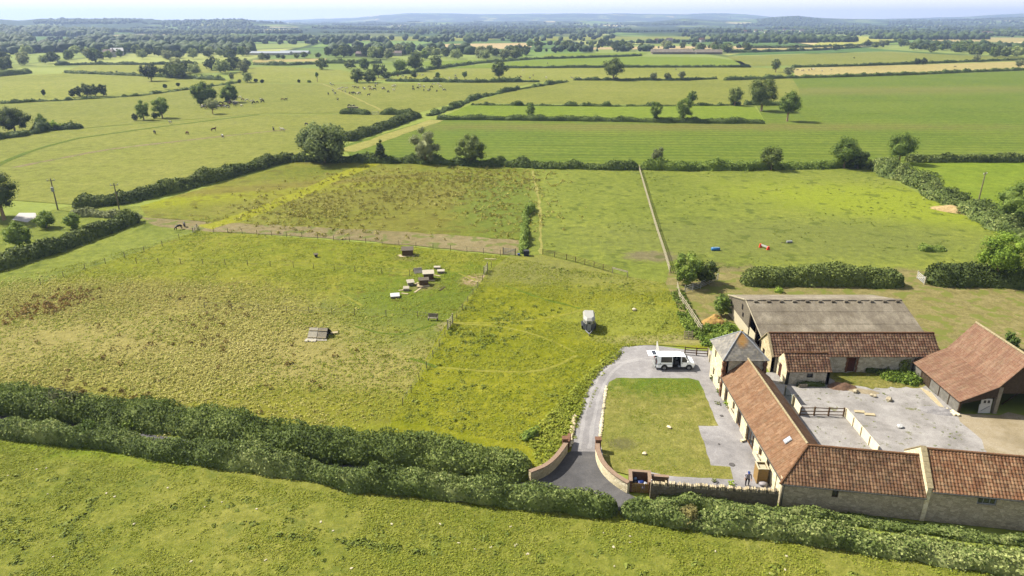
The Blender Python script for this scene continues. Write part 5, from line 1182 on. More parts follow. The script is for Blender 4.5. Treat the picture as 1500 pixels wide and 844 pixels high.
tufts('nettles', 'nettle bank between the tower and grey barn', 'weeds', [(1020, 492), (1045, 470), (1075, 478), (1084, 490), (1050, 510), (1028, 505)], 260, (.4, 1.0), (.5, 1.1), FOL['nettle'], 76, 16, (2, .25), up=True)
tufts('nettles', 'rank weeds along the corral rails', 'weeds', [(985, 430), (1000, 428), (1026, 480), (1036, 498), (1010, 498), (990, 455)], 260, (.4, 1.0), (.5, 1.0), FOL['bramble'], 77, 14, (2, .35), up=True)

# haze: one closed box of even, thin air
hz = MB().box((0, 8500, 128), (44000, 17600, 264)).build('haze', None)
hm = bpy.data.materials.new('haze_air'); hm.use_nodes = True; hm.node_tree.nodes.clear()
pvn = hm.node_tree.nodes.new('ShaderNodeVolumePrincipled'); ho = hm.node_tree.nodes.new('ShaderNodeOutputMaterial')
pvn.inputs['Color'].default_value = (.40, .53, .84, 1); pvn.inputs['Density'].default_value = 0.00012; pvn.inputs['Anisotropy'].default_value = 0.2
hm.node_tree.links.new(pvn.outputs[0], ho.inputs['Volume']); hz.data.materials.append(hm); tag(hz, 'thin summer haze over the countryside', 'haze', None, 'stuff')

# ------------------------------------------------------------------ fences and gates
K = 0.40
M_WIRE = simple('fence_wire', S(150, 150, 146), .5, .4, .1)
M_POST = simple('fence_post', S(158, 146, 118), .95, .1, .35, 4)
M_RAILP = simple('pale_rail', S(214, 204, 172), .9, .1, .2, 3)
M_RAILD = simple('brown_rail', S(126, 100, 74), .9, .1, .3, 4)
_pc = {}
def fence(label, pts, gap, ph, rails, mat, pw=.12, rw=.1, name='fence', world=False, wire=False, cat='fence', rmat=None, rh=None):
    P = [Vector((p[0], p[1], 0)) if world else at(*p) for p in pts]; root = thing(name, label, cat, P[0]); base = P[0]
    P = [p - base for p in P]; key = (pw, ph, mat.name)
    first = None; spots = []
    for a, b in zip(P, P[1:]):
        n = max(1, round((b - a).length / gap)); spots += [a.lerp(b, k / n) for k in range(n)]
    spots.append(P[-1])
    rg = random.Random(len(pts) * 17 + int(base.x * 3))
    if key not in _pc:
        me = MB().box((0, 0, ph / 2 - .1), (pw, pw, ph + .2)).mesh('post'); me.materials.append(mat); _pc[key] = me
    for s in spots:
        o = link('post', _pc[key], None, root, s); o.rotation_euler = (rg.gauss(0, .02), rg.gauss(0, .02), rg.uniform(-.2, .2))
    for z in rails:
        mb = MB()
        for a, b in zip(spots, spots[1:]):
            d = (b - a).normalized(); off = Vector((d.y, -d.x, 0)) * (pw / 2 + .015)
            if wire: mb.bar(a + Vector((0, 0, z)), b + Vector((0, 0, z)), .012, .012)
            else: mb.bar(a + off + Vector((0, 0, z + rg.gauss(0, .015))), b + off + Vector((0, 0, z + rg.gauss(0, .015))), .04, rh or rw)
        mb.build('wire' if wire else 'rail', rmat or (M_WIRE if wire else mat), root)
    return root
fence('long pale post-and-rail fence running straight up between two grazed fields', [(936, 248), (948, 290), (962, 338), (974, 375), (981, 400)], 1.9, 1.3, (.45, .85, 1.22), M_RAILP, .14, .13)
fence('grey post-and-wire fence along the brown dirt track', [(292, 339), (420, 347), (560, 358), (660, 367), (733, 374)], 3.6, 1.15, (.4, .75, 1.1), M_POST, .085, wire=True)
fence('post-and-wire fence at the top left of the rough pasture', [(60, 418), (125, 396), (183, 378), (238, 361), (286, 341)], 4.2, 1.15, (.5, 1.1), M_POST, .08, wire=True)
fence('faint post-and-wire fence inside the rough pasture above the huts', [(200, 386), (330, 388), (430, 392), (520, 398), (600, 404)], 4.4, 1.1, (.5, 1.05), M_POST, .08, wire=True)
fence('post-and-wire fence between the bench and the dry grass', [(300, 452), (420, 458), (520, 462), (612, 466), (640, 470)], 4.2, 1.1, (.5, 1.05), M_POST, .08, wire=True)
fence('overgrown wire fence between rough pasture and bright paddock', [(720, 392), (700, 422), (660, 480), (625, 540), (590, 595)], 3.2, 1.1, (.4, .75, 1.05), M_POST, .08, wire=True)
fence('netted post-and-rail fence slanting below the grazed field', [(795, 373), (830, 381), (870, 392), (897, 400)], 2.3, 1.15, (.3, .6, .85, 1.12), M_RAILD, .1, .05)
fence('short pale rail fence at the end of the netted fence', [(897, 400), (919, 406)], 3.5, 1.1, (.95, 1.08), M_RAILP, .12, .14)
fence('old pale corral fence curving down past the weeds', [(992, 424), (996, 440), (1008, 458), (1018, 474), (1027, 488)], 2.0, 1.35, (.5, .9, 1.28), M_RAILP, .14, .12)
fence('silver-grey rail fence in front of the fence-corner tree', [(1003, 430), (1026, 423), (1051, 411)], 2.4, 1.35, (.35, .65, .95, 1.28), M_STEEL, .1, .07)
fence('brown three-rail fence behind the van', [(1003, 519), (1020, 520.5), (1036, 521)], 1.75, 1.15, (.35, .7, 1.05), M_RAILD, .12, .12)
fence('brown three-rail fence across the courtyard', [(1171, 609), (1192, 609), (1213, 609.5), (1235, 610)], 1.65, 1.15, (.2, .62, 1.05), M_RAILD, .14, .1)
M_BOARD = simple('cream_fence_board', S(240, 228, 196, .62), .85, .1, .12, 2)
def board_fence(label, a, b, h, world=False, mat=M_BOARD, boards=4):
    A = at(*a); B = at(*b); root = thing('board_fence', label, 'fence', A); d = B - A; L = d.length; n = max(1, round(L / 1.8)); u = d / L; off = Vector((u.y, -u.x, 0)) * .08
    for k in range(n + 1): MB().box(d * (k / n) + Vector((0, 0, h / 2)), (.12, .12, h), math.atan2(u.y, u.x)).build('post', mat, root)
    for k in range(boards):
        z = h * (k + .5) / boards; MB().bar(off * -1 + Vector((0, 0, z)), d - off + Vector((0, 0, z)), .04, h / boards - .03).build('board', mat, root)
    return root
board_fence('cream board fence running forward from the brown courtyard rails', (1237, 611), (1284, 667), 1.15)
board_fence('short cream board fence between wing and brown courtyard rails', (1161, 593), (1171, 609), 1.15)
board_fence('cream board fence beside the tower at the drive end', (1036, 521), (1045, 551), 1.15, mat=M_CREAMP)
def gate(label, a, b, h=1.2, mat=M_STEEL, bars=5, lean=0.0, cat='gate'):
    A = at(*a); B = at(*b); root = thing('field_gate', label, cat, A); d = B - A; L = d.length; u = d / L
    for p in (Vector(), d): MB().box(p + Vector((0, 0, h * .55)), (.16, .16, h * 1.15 + .1)).build('post', M_RAILP if mat is not M_STEEL else M_POST, root)
    m_ = MB(); e = u * .14
    for k in range(bars): z = .2 + (h - .25) * k / (bars - 1); m_.bar(e + Vector((0, 0, z)), d - e + Vector((0, 0, z)), .05, .08)
    m_.bar(e + Vector((0, 0, .15)), e + Vector((0, 0, h)), .06, .08).bar(d - e + Vector((0, 0, .15)), d - e + Vector((0, 0, h)), .06, .08).bar(e + Vector((0, .03, .2)), d - e + Vector((0, .03, h - .05)), .04, .07)
    m_.build('gate_leaf', mat, root); return root
gate('white wooden field gate in the gap between the clipped hedges', (1343, 408), (1354, 417), 1.25, M_WHITE)
gate('steel field gate at the end of the brown dirt track', (737, 372.5), (755, 374.5), 1.25, M_STEEL)
gate('pale wooden gate standing open beside the bare earth patch', (709, 402), (714, 396), 1.3, M_RAILP)
gate('weathered wooden gate near the bench, leaf swung open', (663, 474), (656, 483), 1.4, M_RAILP)
gate('pale gate in the far pasture between two clipped hedges', (545, 168.5), (555, 168.5), 1.6, M_WHITE, 4)
gate('green-grey metal gate in the shadow of the wing', (1149, 580), (1160, 594), 1.2, simple('green_gate_metal', S(150, 166, 156), .6, .3, .15))
gate('small pale hurdle leaning by the horses', (283, 341), (289, 335.5), 1.0, M_RAILP, 4)

# ------------------------------------------------------------------ utility poles
def pole(label, x, y, h, tf=False):
    t = thing('utility_pole', label, 'utility pole', at(x, y)); MB().tube([(0, 0, -.3), (0, 0, h)], [.17, .11], 8).build('pole', M_POST, t)
    MB().box((0, 0, h - .5), (1.6, .12, .14), .5).build('crossarm', M_TIMG, t)
    for k in (-.7, 0, .7): MB().tube([(k * math.cos(.5), k * math.sin(.5), h - .43), (k * math.cos(.5), k * math.sin(.5), h - .12)], [.09, .05], 7).build('insulator', M_WHITE, t)
    if tf: MB().tube([(.1, -.35, h - 3.0), (.1, -.35, h - 2.0)], .33, 10).box((0, -.15, h - 2.5), (.3, .4, .2)).build('transformer', M_STEEL, t)
pole('utility pole with grey transformer near the pale road patch', 85, 308, 7.6, True)
pole('plain utility pole above the end of the dark left hedge', 176, 313, 7.2)
pole('leaning-looking utility pole behind the diagonal hedge on the right', 1433, 296, 7.5)
sheet('road', [(18, 322), (28, 312), (52, 312), (54, 318), (40, 326)], simple('concrete_road', S(214, 208, 200)), .03)

# ------------------------------------------------------------------ van
vx = at(987, 537.4)
van = thing('parked_van', 'white van parked on the gravel with side door and tailgate open', 'van', (vx.x, vx.y, 0), 0)
V_WHITE = simple('van_paint', (.80, .82, .84, 1), .25, .5, .02, 1); M_RUB = simple('tyre_rubber', (.02, .02, .02, 1), .85, .2, .1); M_RIM = simple('alloy_rim', S(190, 192, 196), .35, .5, .05, 2, 0, .6)
X_ = [-2.45, -2.35, -1.6, -.42, .62, 1.25, 1.75, 2.35, 2.5]            # stations along the van, nose at +x
top = [1.86, 1.92, 1.94, 1.94, 1.93, 1.80, 1.22, 1.02, .75]; hwb = [.86, .94, .96, .96, .96, .95, .93, .86, .74]; hwt = [.70, .74, .76, .76, .75, .70, .80, .74, .70]
vs, fs = [], []
for x_, zt_, wb_, wt_ in zip(X_, top, hwb, hwt):
    bz = min(1.05, zt_ - .06); ring = [(wb_ * .94, .32), (wb_, .55), (wb_ * .985, bz), (wt_, zt_ - .05), (wt_ * .75, zt_), (-wt_ * .75, zt_), (-wt_, zt_ - .05), (-wb_ * .985, bz), (-wb_, .55), (-wb_ * .94, .32)]
    vs += [(x_, -yy, zz) for yy, zz in ring]
for i in range(len(X_) - 1):
    for k in range(10):
        if i == 3 and k in (0, 1, 2): continue                       # the open sliding door on the near side
        a = i * 10 + k; b_ = i * 10 + (k + 1) % 10; fs.append((a, b_, b_ + 10, a + 10))
fs.append(tuple(range(80, 90)))                                       # nose; the tail is left open
body = MB().add(vs, fs).build('body', V_WHITE, van, smooth=False)
li = MB().box((-1.0, 0, .40), (2.7, 1.7, .06)).box((.66, 0, 1.05), (.05, 1.55, 1.4)).box((-1.4, .82, .8), (1.9, .04, .75)).box((-1.35, -.84, .72), (1.75, .04, .6)).box((-.1, .86, .75), (1.0, .04, .65)).build('interior', M_DARK, van)
MB().box((.2, -.25, .75), (.5, .5, .5)).box((.0, -.25, 1.15), (.14, .48, .6)).build('seat', simple('seat_fabric', (.03, .03, .035, 1), .9), van)
def pane_(pts, nm='side_window'): return MB().prism([Vector(p) for p in pts], (0, 0, 0.0001) if False else ((0, -.012, .002))).build(nm, M_GLASS, van)
for s in (-1, 1):
    q_ = lambda x0, x1, x2, x3: [(x0, s * .955, 1.12), (x1, s * .955, 1.12), (x2, s * .79, 1.80), (x3, s * .79, 1.80)]
    if s == -1:
        pane_(q_(-1.95, -.52, -.52, -1.9)); pane_(q_(.72, 1.55, 1.12, .74))
    else:
        MB().prism([Vector(p) for p in q_(-1.95, -.1, -.1, -1.9)], (0, .012, .002)).build('side_window', M_GLASS, van); MB().prism([Vector(p) for p in q_(.72, 1.55, 1.12, .74)], (0, .012, .002)).build('side_window', M_GLASS, van)
MB().prism([(1.28, -.66, 1.80), (1.28, .66, 1.80), (1.74, .76, 1.27), (1.74, -.76, 1.27)], (.012, 0, .012)).build('windscreen', M_GLASS, van)
MB().box((-1.5, -.965, .86), (1.9, .03, .05)).build('door_rail', M_STEEL, van)
for x_ in (-.46, .66, 1.5): MB().box((x_, -.962, .78), (.025, .02, .75)).build('door_seam', M_BLACK, van)
MB().box((0, -.955, .40), (3.2, .03, .12)).build('sill_trim', M_BLACK, van)
for x_ in (.82, -2.0): MB().box((x_, -.985, .95), (.16, .03, .04)).build('door_handle', M_BLACK, van)
MB().box((2.5, 0, .72), (.04, .9, .12)).build('grille', M_BLACK, van)
dm = MB().box((-1.0, -1.03, .75), (1.05, .05, .75)); MB().box((2.42, 0, .45), (.2, 1.6, .26)).build('bumper', simple('van_bumper', S(190, 196, 204), .5), van)
for s in (-1, 1):
    MB().box((2.36, s * .62, .80), (.16, .3, .18)).build('headlight', M_SKYL, van)
    MB().box((-2.44, s * .80, 1.15), (.06, .12, .5)).build('tail_light', simple('red_lamp', (.25, .01, .01, 1), .3), van)
    MB().box((1.45, s * 1.03, 1.2), (.12, .18, .2)).build('mirror', V_WHITE, van)
    for x_ in (-1.45, 1.70):
        w_ = MB().tube([(x_, s * .98, .34), (x_, s * .74, .34)], .345, 20).build('wheel', M_RUB, van); MB().tube([(x_, s * 1.0, .34), (x_, s * .9, .34)], .21, 14).build('rim', M_RIM, w_)
for x_, nm in ((-1.45, 1), (1.7, 1)):
    for s in (-1, 1): MB().tube([(x_, s * .965, .40), (x_, s * .90, .40)], .42, 20).build('wheel_arch', M_BLACK, van)
tg = MB().box((-2.95, 0, 2.0), (1.15, 1.45, .06), 0, 0, -.06).build('tailgate', V_WHITE, van); MB().box((-2.72, 0, 2.045), (.5, 1.2, .03), 0, 0, -.06).build('rear_window', M_GLASS, tg)
MB().box((-2.62, 0, .45), (.14, 1.7, .2)).bar((-2.6, -.5, .55), (-2.95, -.5, .1), .05, .05).bar((-2.6, -.2, .55), (-2.95, -.2, .1), .05, .05).build('cycle_rack', M_STEEL, van)
MB().bar((-2.3, .3, 1.1), (-2.3, .3, .45), .3, .5).build('white_crate', M_WHITE, van)
sail = thing('white_sail_flag', 'tall white feather flag leaning behind the van', 'flag', at(960, 522)); MB().tube([(0, 0, 0), (.05, 0, 2.2)], .025, 6).build('pole', M_STEEL, sail); MB().prism([(.55, -.7, .25), (.03, -.02, .3), (.03, -.02, 2.3), (.1, -.12, 2.25)], (-.02, -.015, 0)).build('cloth', foliage('flag_cloth', (.8, .78, .72, 1), (.8, .78, .72, 1), (.8, .78, .72, 1), .6, 0), sail); pass

# ------------------------------------------------------------------ horse trailer (nose towards the lane)
tq = at(862.5, 487)
tr = thing('horse_trailer', 'white and grey horse trailer with ramp down in the bright paddock', 'trailer', (tq.x, tq.y, 0), R(-4))
pl_ = [(-.82, .45), (-.38, -.35), (.38, -.35), (.82, .45), (.82, 3.0), (-.82, 3.0)]
T_GREY = simple('trailer_grey', S(176, 178, 182), .5, .4, .1); T_W = simple('trailer_white', S(210, 208, 198, .36), .4, .4, .05); T_DK = simple('trailer_dark_panel', S(70, 74, 84), .6, .3, .15)
MB().prism([(x, y, .42) for x, y in pl_], (0, 0, .98)).build('lower_body', T_DK, tr)
MB().prism([(x * 1.0, y, 1.403) for x, y in pl_], (0, 0, .55)).build('upper_body', T_W, tr)
rv = [(x * 1.04, y * 1.0 - .03, 1.95) for x, y in pl_]; rt_ = [(x * .78, .25 + y * .85, 2.28) for x, y in pl_]
MB().add(rv + rt_, [(0, 1, 7, 6), (1, 2, 8, 7), (2, 3, 9, 8), (3, 4, 10, 9), (4, 5, 11, 10), (5, 0, 6, 11), (6, 7, 8, 9, 10, 11), (5, 4, 3, 2, 1, 0)]).build('roof', T_W, tr, smooth=False)
MB().box((0, -.37, 1.15), (.56, .03, 1.45)).build('nose_panel', T_GREY, tr)
MB().box((0, -.39, 1.62), (.34, .03, .2)).build('nose_window', M_GLASS, tr)
for s in (-1, 1):
    MB().box((s * .60, .02, 1.62), (.24, .03, .2), s * 1.07).build('window', M_GLASS, tr)
    for k in range(3): MB().bar((s * (.44 + k * .17), -.28 + k * .30, .5), (s * (.44 + k * .17), -.28 + k * .30, 1.38), .04, .04).build('panel_rib', T_GREY, tr)
    MB().box((s * .93, 1.7, .62), (.26, 1.75, .08)).box((s * 1.04, 1.7, .5), (.04, 1.75, .24)).build('mudguard', T_DK, tr)
    for y_ in (1.3, 2.1): MB().tube([(s * .84, y_, .30), (s * 1.02, y_, .30)], .30, 14).build('wheel', M_RUB, tr)
MB().bar((-.5, -.2, .42), (0, -1.5, .45), .08, .1).bar((.5, -.2, .42), (0, -1.5, .45), .08, .1).tube([(0, -1.45, .5), (0, -1.35, .03)], .05, 8).build('drawbar', T_GREY, tr)
MB().box((.1, 3.75, .35), (1.4, 1.6, .07), 0, R(-22)).build('ramp', T_GREY, tr); MB().box((0, 3.0, 1.2), (1.5, .06, 1.4)).build('rear_opening_shade', M_DARK, tr)  # last box: near-black slab painting the shade inside the open rear

# ------------------------------------------------------------------ hutches, A-frame, bench
M_ROOFP = simple('pale_felt_roof', S(214, 204, 184), .9, .1, .15, 3); M_ROOFD = simple('dark_felt_roof', S(122, 112, 98), .9, .1, .25, 3); M_HUT = simple('brown_hut_boards', S(122, 98, 72), .9, .1, .3, 4)
def hut(label, x, y, wd, dp, h, hb, rz=0.0, wall_=M_HUT, roof_=M_ROOFP, base=True):
    t = thing('animal_hutch', label, 'hutch', at(x, y), rz, None)
    MB().prism([(-wd / 2, 0, .1), (-wd / 2, dp, .1), (-wd / 2, dp, hb), (-wd / 2, 0, h)], (wd, 0, 0)).build('body', wall_, t)
    sl = (hb - h) / dp; e = .16
    MB().prism([(-wd / 2 - e, -e, h - e * sl + .02), (-wd / 2 - e, dp + e, hb + e * sl + .02), (-wd / 2 - e, dp + e, hb + e * sl + .08), (-wd / 2 - e, -e, h - e * sl + .08)], (wd + 2 * e, 0, 0)).build('roof', roof_, t)
    MB().box((wd / 2 + .01, dp * .35, h * .45), (.04, dp * .4, h * .6)).build('door', M_DARK, t)
    if base: MB().box((-.1, -.25, .06), (wd * 1.4, .5, .12)).box((-wd * .7, .4, .08), (.5, 1.0, .1), .2).build('base_boards', M_TIMP, t)
    return t
hut('brown shed with dark sloping roof, set apart above the hutches', 597, 375.5, 2.0, 1.6, 1.15, 1.35, .1, roof_=M_ROOFD)
hut('taller brown hutch with wide pale roof, at the centre of the group', 628, 411, 1.7, 1.5, 1.2, 1.3, .15)
hut('dark brown hutch with dark roof, front of the pale-roofed one', 621, 419, 1.5, 1.1, 1.0, 1.05, .15, roof_=M_ROOFD)
hut('small grey hutch left of the dark brown one', 602, 419, .95, .8, .6, .75, .3, M_TIMG, M_ROOFP, False)
def aframe(label, x, y, L, wd, h, rz, mat, name='coop', cat='coop'):
    t = thing(name, label, cat, at(x, y), rz)
    MB().prism([(-L / 2, -wd / 2, .05), (-L / 2, 0, h), (-L / 2, .06, h), (-L / 2, -wd / 2 + .08, .05)], (L, 0, 0)).build('roof_panel', mat, t); MB().prism([(-L / 2, wd / 2, .05), (-L / 2, 0, h), (-L / 2, -.06, h), (-L / 2, wd / 2 - .08, .05)], (L, 0, 0)).build('roof_panel', M_TIMG, t)
    MB().prism([(L / 2 - .06, -wd / 2 + .1, .05), (L / 2 - .06, wd / 2 - .1, .05), (L / 2 - .06, 0, h - .08)], (.03, 0, 0)).build('end_panel', M_DARK, t); return t
aframe('small pale A-shaped coop with grey end, below the set-apart shed', 612, 399, 1.5, 1.3, .85, .35, M_ROOFP)
def flatcoop(label, x, y, wd, dp, h, rz, mat, tilt=.06):
    t = thing('low_coop', label, 'coop', at(x, y), rz); MB().box((0, dp / 2, h / 2), (wd * .92, dp * .9, h)).build('body', M_TIMG, t); MB().box((0, dp / 2, h + .04), (wd, dp, .06), 0, tilt).build('lid', mat, t); return t
flatcoop('low coop with bright white flat lid, nearest of the group', 579, 437.5, 1.5, 1.4, .35, .2, M_WHITE)
flatcoop('low grey coop beside a pale board, second nearest of the group', 595, 427, 1.0, .9, .45, .1, M_ROOFP, .3)
flatcoop('pale flat-lidded coop at the back right of the group', 646, 401, 1.3, 1.0, .4, .1, M_ROOFP)
flatcoop('thin pale flat coop behind the back right one', 640, 394.5, 1.2, .8, .3, .0, M_ROOFP)
for lb, a, b in (('pale plank lying in the grass by the nearest coops', (607, 429), (617, 422)), ('dark plank lying in the grass right of the hutches', (644, 426), (652, 420)), ('pale board lying beside the low grey coop', (584, 426), (592, 425)), ('flat board lying in the grass under the track', (709, 379.5), (727, 380)), ('pale slab lying left of the set-apart shed', (583, 374.5), (588, 376)), ('grey board lying right of the set-apart shed', (606, 374), (613, 374.5)), ('long pale board in front of the dark brown hutch', (612, 421.5), (626, 422.5)), ('weathered board behind the pale-roofed hutch', (634, 403), (645, 405)), ('tan board lying beside the small grey hutch', (607, 417), (613, 414)), ('thin pale batten between coop and small hutch', (588, 430), (598, 431)), ('grey slab by the bare earth patch', (690, 412), (700, 413))):
    A, B = at(*a), at(*b); tag(MB().bar(Vector((0, 0, .05)), B - A + Vector((0, 0, .05)), .3, .06).build('plank', M_TIMP if 'dark' not in lb else M_TIMD, None, A), lb, 'plank')
af = thing('timber_ark', 'big weathered timber animal ark with two roof panels', 'animal ark', at(468, 492), R(-3)); L_ = 2.7; hA = 1.25; wA = 2.9
for k in (0, 1):
    x0 = -L_ / 2 + k * L_ * .5; MB().prism([(x0 + .03, -wA / 2 + k * .12, .12), (x0 + .03, 0, hA), (x0 + .03, .07, hA), (x0 + .03, -wA / 2 + .1 + k * .12, .12)], (L_ * .5 - .06, 0, 0)).build('roof_panel', M_TIMG if k else simple('pale_weathered_board', S(206, 198, 178), .9, .1, .2, 4), af)
    for z_ in (.3, .98): yy = -wA / 2 * (1 - (z_ - .1) / (hA - .1)); MB().bar((x0 + .05, yy - .04, z_ + .04), (x0 + L_ * .5 - .05, yy - .04, z_ + .04), .08, .05).build('batten', M_TIMP, af)
MB().prism([(-L_ / 2, wA / 2, .1), (-L_ / 2, .05, hA), (-L_ / 2, 0, hA), (-L_ / 2, wA / 2 - .1, .1)], (L_, 0, 0)).build('back_panel', M_TIMD, af)
MB().prism([(L_ / 2 - .1, -wA / 2 + .15, .05), (L_ / 2 - .1, wA / 2 - .15, .05), (L_ / 2 - .1, 0, hA - .1)], (.03, 0, 0)).build('end_opening_shade', M_DARK, af)  # near-black sheet in place of the shaded hollow of the ark
MB().box((-.7, -wA / 2 - .3, .12), (1.6, .7, .06), 0, .12).box((.8, -wA / 2 - .05, .07), (1.5, .45, .05)).build('ramp', simple('ramp_board', S(212, 204, 184), .9), af)
MB().box((L_ / 2 + .6, .7, .25), (1.0, .4, .06), .3, .2).build('loose_board', M_TIMP, af)
be_ = thing('garden_bench', 'grey wooden bench facing the lane beside the open gate', 'bench', at(634, 470.5), R(-4))
MB().box((0, .25, .44), (1.5, .45, .05)).build('seat', M_TIMG, be_); MB().box((0, .5, .78), (1.5, .05, .55), 0, -.12).build('backrest', M_TIMG, be_)
for x_ in (-.7, .7):
    for y_ in (.05, .48): MB().box((x_, y_, .22), (.07, .07, .44)).build('leg', M_TIMD, be_)
    MB().box((x_, .25, .64), (.06, .5, .05)).build('armrest', M_TIMG, be_)

# ------------------------------------------------------------------ gateway walls, bin store, garden wall
def ribbon(name, base_px, h, th, mat, parent, cap=None, o0=None, hh=None):
    P = [at(*p) - o0 for p in base_px]; Q = []
    for i in range(len(P) - 1):                                       # Catmull-Rom
        p0, p1, p2, p3 = P[max(i - 1, 0)], P[i], P[i + 1], P[min(i + 2, len(P) - 1)]
        for k in range(6): t = k / 6; Q.append(.5 * ((2 * p1) + (p2 - p0) * t + (2 * p0 - 5 * p1 + 4 * p2 - p3) * t * t + (3 * p1 - p0 - 3 * p2 + p3) * t ** 3))
    Q.append(P[-1])
    def swp(z0, z1, w_):
        vs, fs = [], []
        for i, q in enumerate(Q):
            d = (Q[min(i + 1, len(Q) - 1)] - Q[max(i - 1, 0)]).normalized(); nn = Vector((-d.y, d.x, 0)); f = (hh[0] + (hh[1] - hh[0]) * i / (len(Q) - 1)) if hh else 1
            for s, z in ((-1, z0), (1, z0), (1, z1), (-1, z1)): p = q + nn * (s * w_ / 2); vs.append((p.x, p.y, z * f if z > 0 else z))
        for i in range(len(Q) - 1):
            for k in range(4): fs.append((i * 4 + k, i * 4 + (k + 1) % 4, (i + 1) * 4 + (k + 1) % 4, (i + 1) * 4 + k))
        fs += [(3, 2, 1, 0), tuple(len(Q) * 4 - 4 + k for k in range(4))]; return MB().add(vs, fs)
    o = swp(-.1, h, th).build(name, mat, parent)
    if cap: swp(h + .003, h + .11, th + .1).build('coping', cap, parent)
    return o
gl = at(829, 663); lwz = thing('entrance_wall', 'curved stone entrance wall with brick coping, left of the drive', 'wall', gl)
ribbon('wall', [(776, 706), (799, 696), (815, 682), (829, 663)], 1.15, .36, M_TAN, lwz, M_BRICKCAP, gl)
MB().box((-.1, .35, .75), (.55, .55, 1.5)).box((-.1, .35, 1.55), (.66, .66, .12)).build('pier', M_BRICK, lwz); MB().box((.35, 1.3, .5), (.34, 1.6, 1.0), -.2).build('brick_return', M_BRICK, lwz)
gr_ = at(874, 663); rw_ = thing('entrance_wall', 'curved stone entrance wall with brick coping, right of the drive', 'wall', gr_)
ribbon('wall', [(874.5, 664), (876, 676), (884, 693), (900, 709), (920, 722)], 1.1, .36, M_CREAM, rw_, M_BRICKCAP, gr_)
MB().box((.15, .35, .7), (.55, .55, 1.4)).box((.15, .35, 1.45), (.66, .66, .12)).build('pier', M_BRICK, rw_)
rg = random.Random(9)
lr = thing('rubble_edging', 'dry rubble stone edging along the left side of the drive', 'stone edging', at(842, 640)); o0 = lr.location.copy()
for k in range(34):
    t = k / 33; q = at(838 + 6 * t + rg.uniform(-1.5, 1.5), 654 - 44 * t) - o0; MB().rock(q + Vector((-.2, 0, .12)), rg.uniform(.14, .30), rg).build('stone', M_TAN if k % 3 else M_CREAM, lr)
ls = thing('stone_edging', 'row of pale kerb stones along the lawn side of the drive', 'stone edging', at(878, 640)); o0 = ls.location.copy()
for k in range(40):
    t = k / 39; q = at(877 + 11 * t ** 1.0, 655 - 88 * t) - o0; MB().rock(q + Vector((0, 0, .05)), rg.uniform(.14, .26), rg, 1).build('stone', M_CREAM, ls)
bq = at(921, 721); bs = thing('bin_store', 'brick bin store with slatted timber front, full of blue bags', 'bin store', bq, R(-7))
BWd, BDp, BH = 2.05, 1.75, 1.25
for c_, s_ in (((.12, BDp / 2, BH / 2), (.24, BDp, BH)), ((BWd / 2, BDp - .12, BH / 2), (BWd - .49, .24, BH)), ((BWd - .12, BDp / 2, BH / 2), (.24, BDp, BH))): MB().box(c_, s_).build('brick_wall', M_BRICK, bs)
MB().box((.12, BDp / 2, BH + .05), (.34, BDp + .1, .1)).box((BWd / 2, BDp - .12, BH + .052), (BWd - .56, .34, .1)).box((BWd - .12, BDp / 2, BH + .05), (.34, BDp + .1, .1)).build('coping', M_BRICKCAP, bs)
MB().box((BWd / 2, BDp / 2, .05), (BWd - .5, BDp - .3, .1)).build('floor', M_TIMD, bs)
for k in range(8): MB().box((.34 + k * (BWd - .68) / 7, .02, .55), (.17, .04, 1.05)).build('slat', M_TIMT, bs)
MB().box((BWd / 2, .06, .9), (BWd - .5, .05, .1)).build('rail', M_TIMT, bs)
wp_ = MB().box((BWd - .02, -.08, .8), (.1, .1, 1.75)).build('white_post', M_WHITE, bs)
MB().box((BWd + .9, BDp - .15, .45), (1.7, .3, .9)).box((BWd + .9, BDp - .15, .95), (1.8, .38, .1)).build('brick_return', M_BRICKCAP, bs)
def bag(label, x, y, z, r, mat, seed):
    o = MB().rock((0, 0, r * .6), r, random.Random(seed), 2).build('rubbish_bag', mat, None, bq + Matrix.Rotation(R(-7), 3, 'Z') @ Vector((x, y, z)), True); tag(o, label, 'bag')
M_BLUE = simple('blue_bag', S(36, 66, 150), .45, .4, .3, 5); M_BAGW = simple('white_bag', S(220, 222, 228), .5, .4, .15, 5); M_BLB = simple('navy_bag', S(34, 40, 66), .5, .4, .3, 5)
bag('blue rubbish bag in the middle of the brick bin store', 1.1, .85, .2, .42, M_BLUE, 1); bag('navy rubbish bag at the back left of the bin store', .6, 1.25, .2, .36, M_BLB, 2); bag('white bag at the front left of the bin store', .62, .6, .25, .3, M_BAGW, 3)
bag('pale blue bag lying on top at the back of the bin store', .62, 1.2, .62, .2, simple('pale_blue_bag', S(150, 180, 224), .5), 4); bag('small white bag at the right of the bin store', 1.55, .8, .35, .24, M_BAGW, 5); bag('deep blue bag at the right front of the bin store', 1.4, .5, .1, .34, M_BLUE, 6)
ga, gb2 = at(951.5, 728.5), at(1137, 741.5); M_WALLD = stone('dark_garden_stone', S(112, 104, 86, .5), S(132, 122, 102, .5), S(150, 140, 118, .5), 2.6); gw = thing('garden_wall', 'long dark stone garden wall topped with upright jagged stones', 'wall', ga); gd = gb2 - ga; gL = gd.length; gan = math.atan2(gd.y, gd.x)
MB().box(gd / 2 + Vector((0, 0, .72)), (gL, .42, 1.5), gan).build('wall', M_WALLD, gw)
for k in range(62):
    t = (k + .5) / 62; h_ = rg.uniform(.22, .42); MB().box(gd * t + Vector((0, 0, 1.47 + h_ / 2)), (gL / 62 * rg.uniform(.5, .8), .40, h_), gan + rg.uniform(-.1, .1), rg.uniform(-.06, .06), rg.uniform(-.2, .2)).build('coping_stone', M_TAN if k % 4 else M_WALLD, gw)

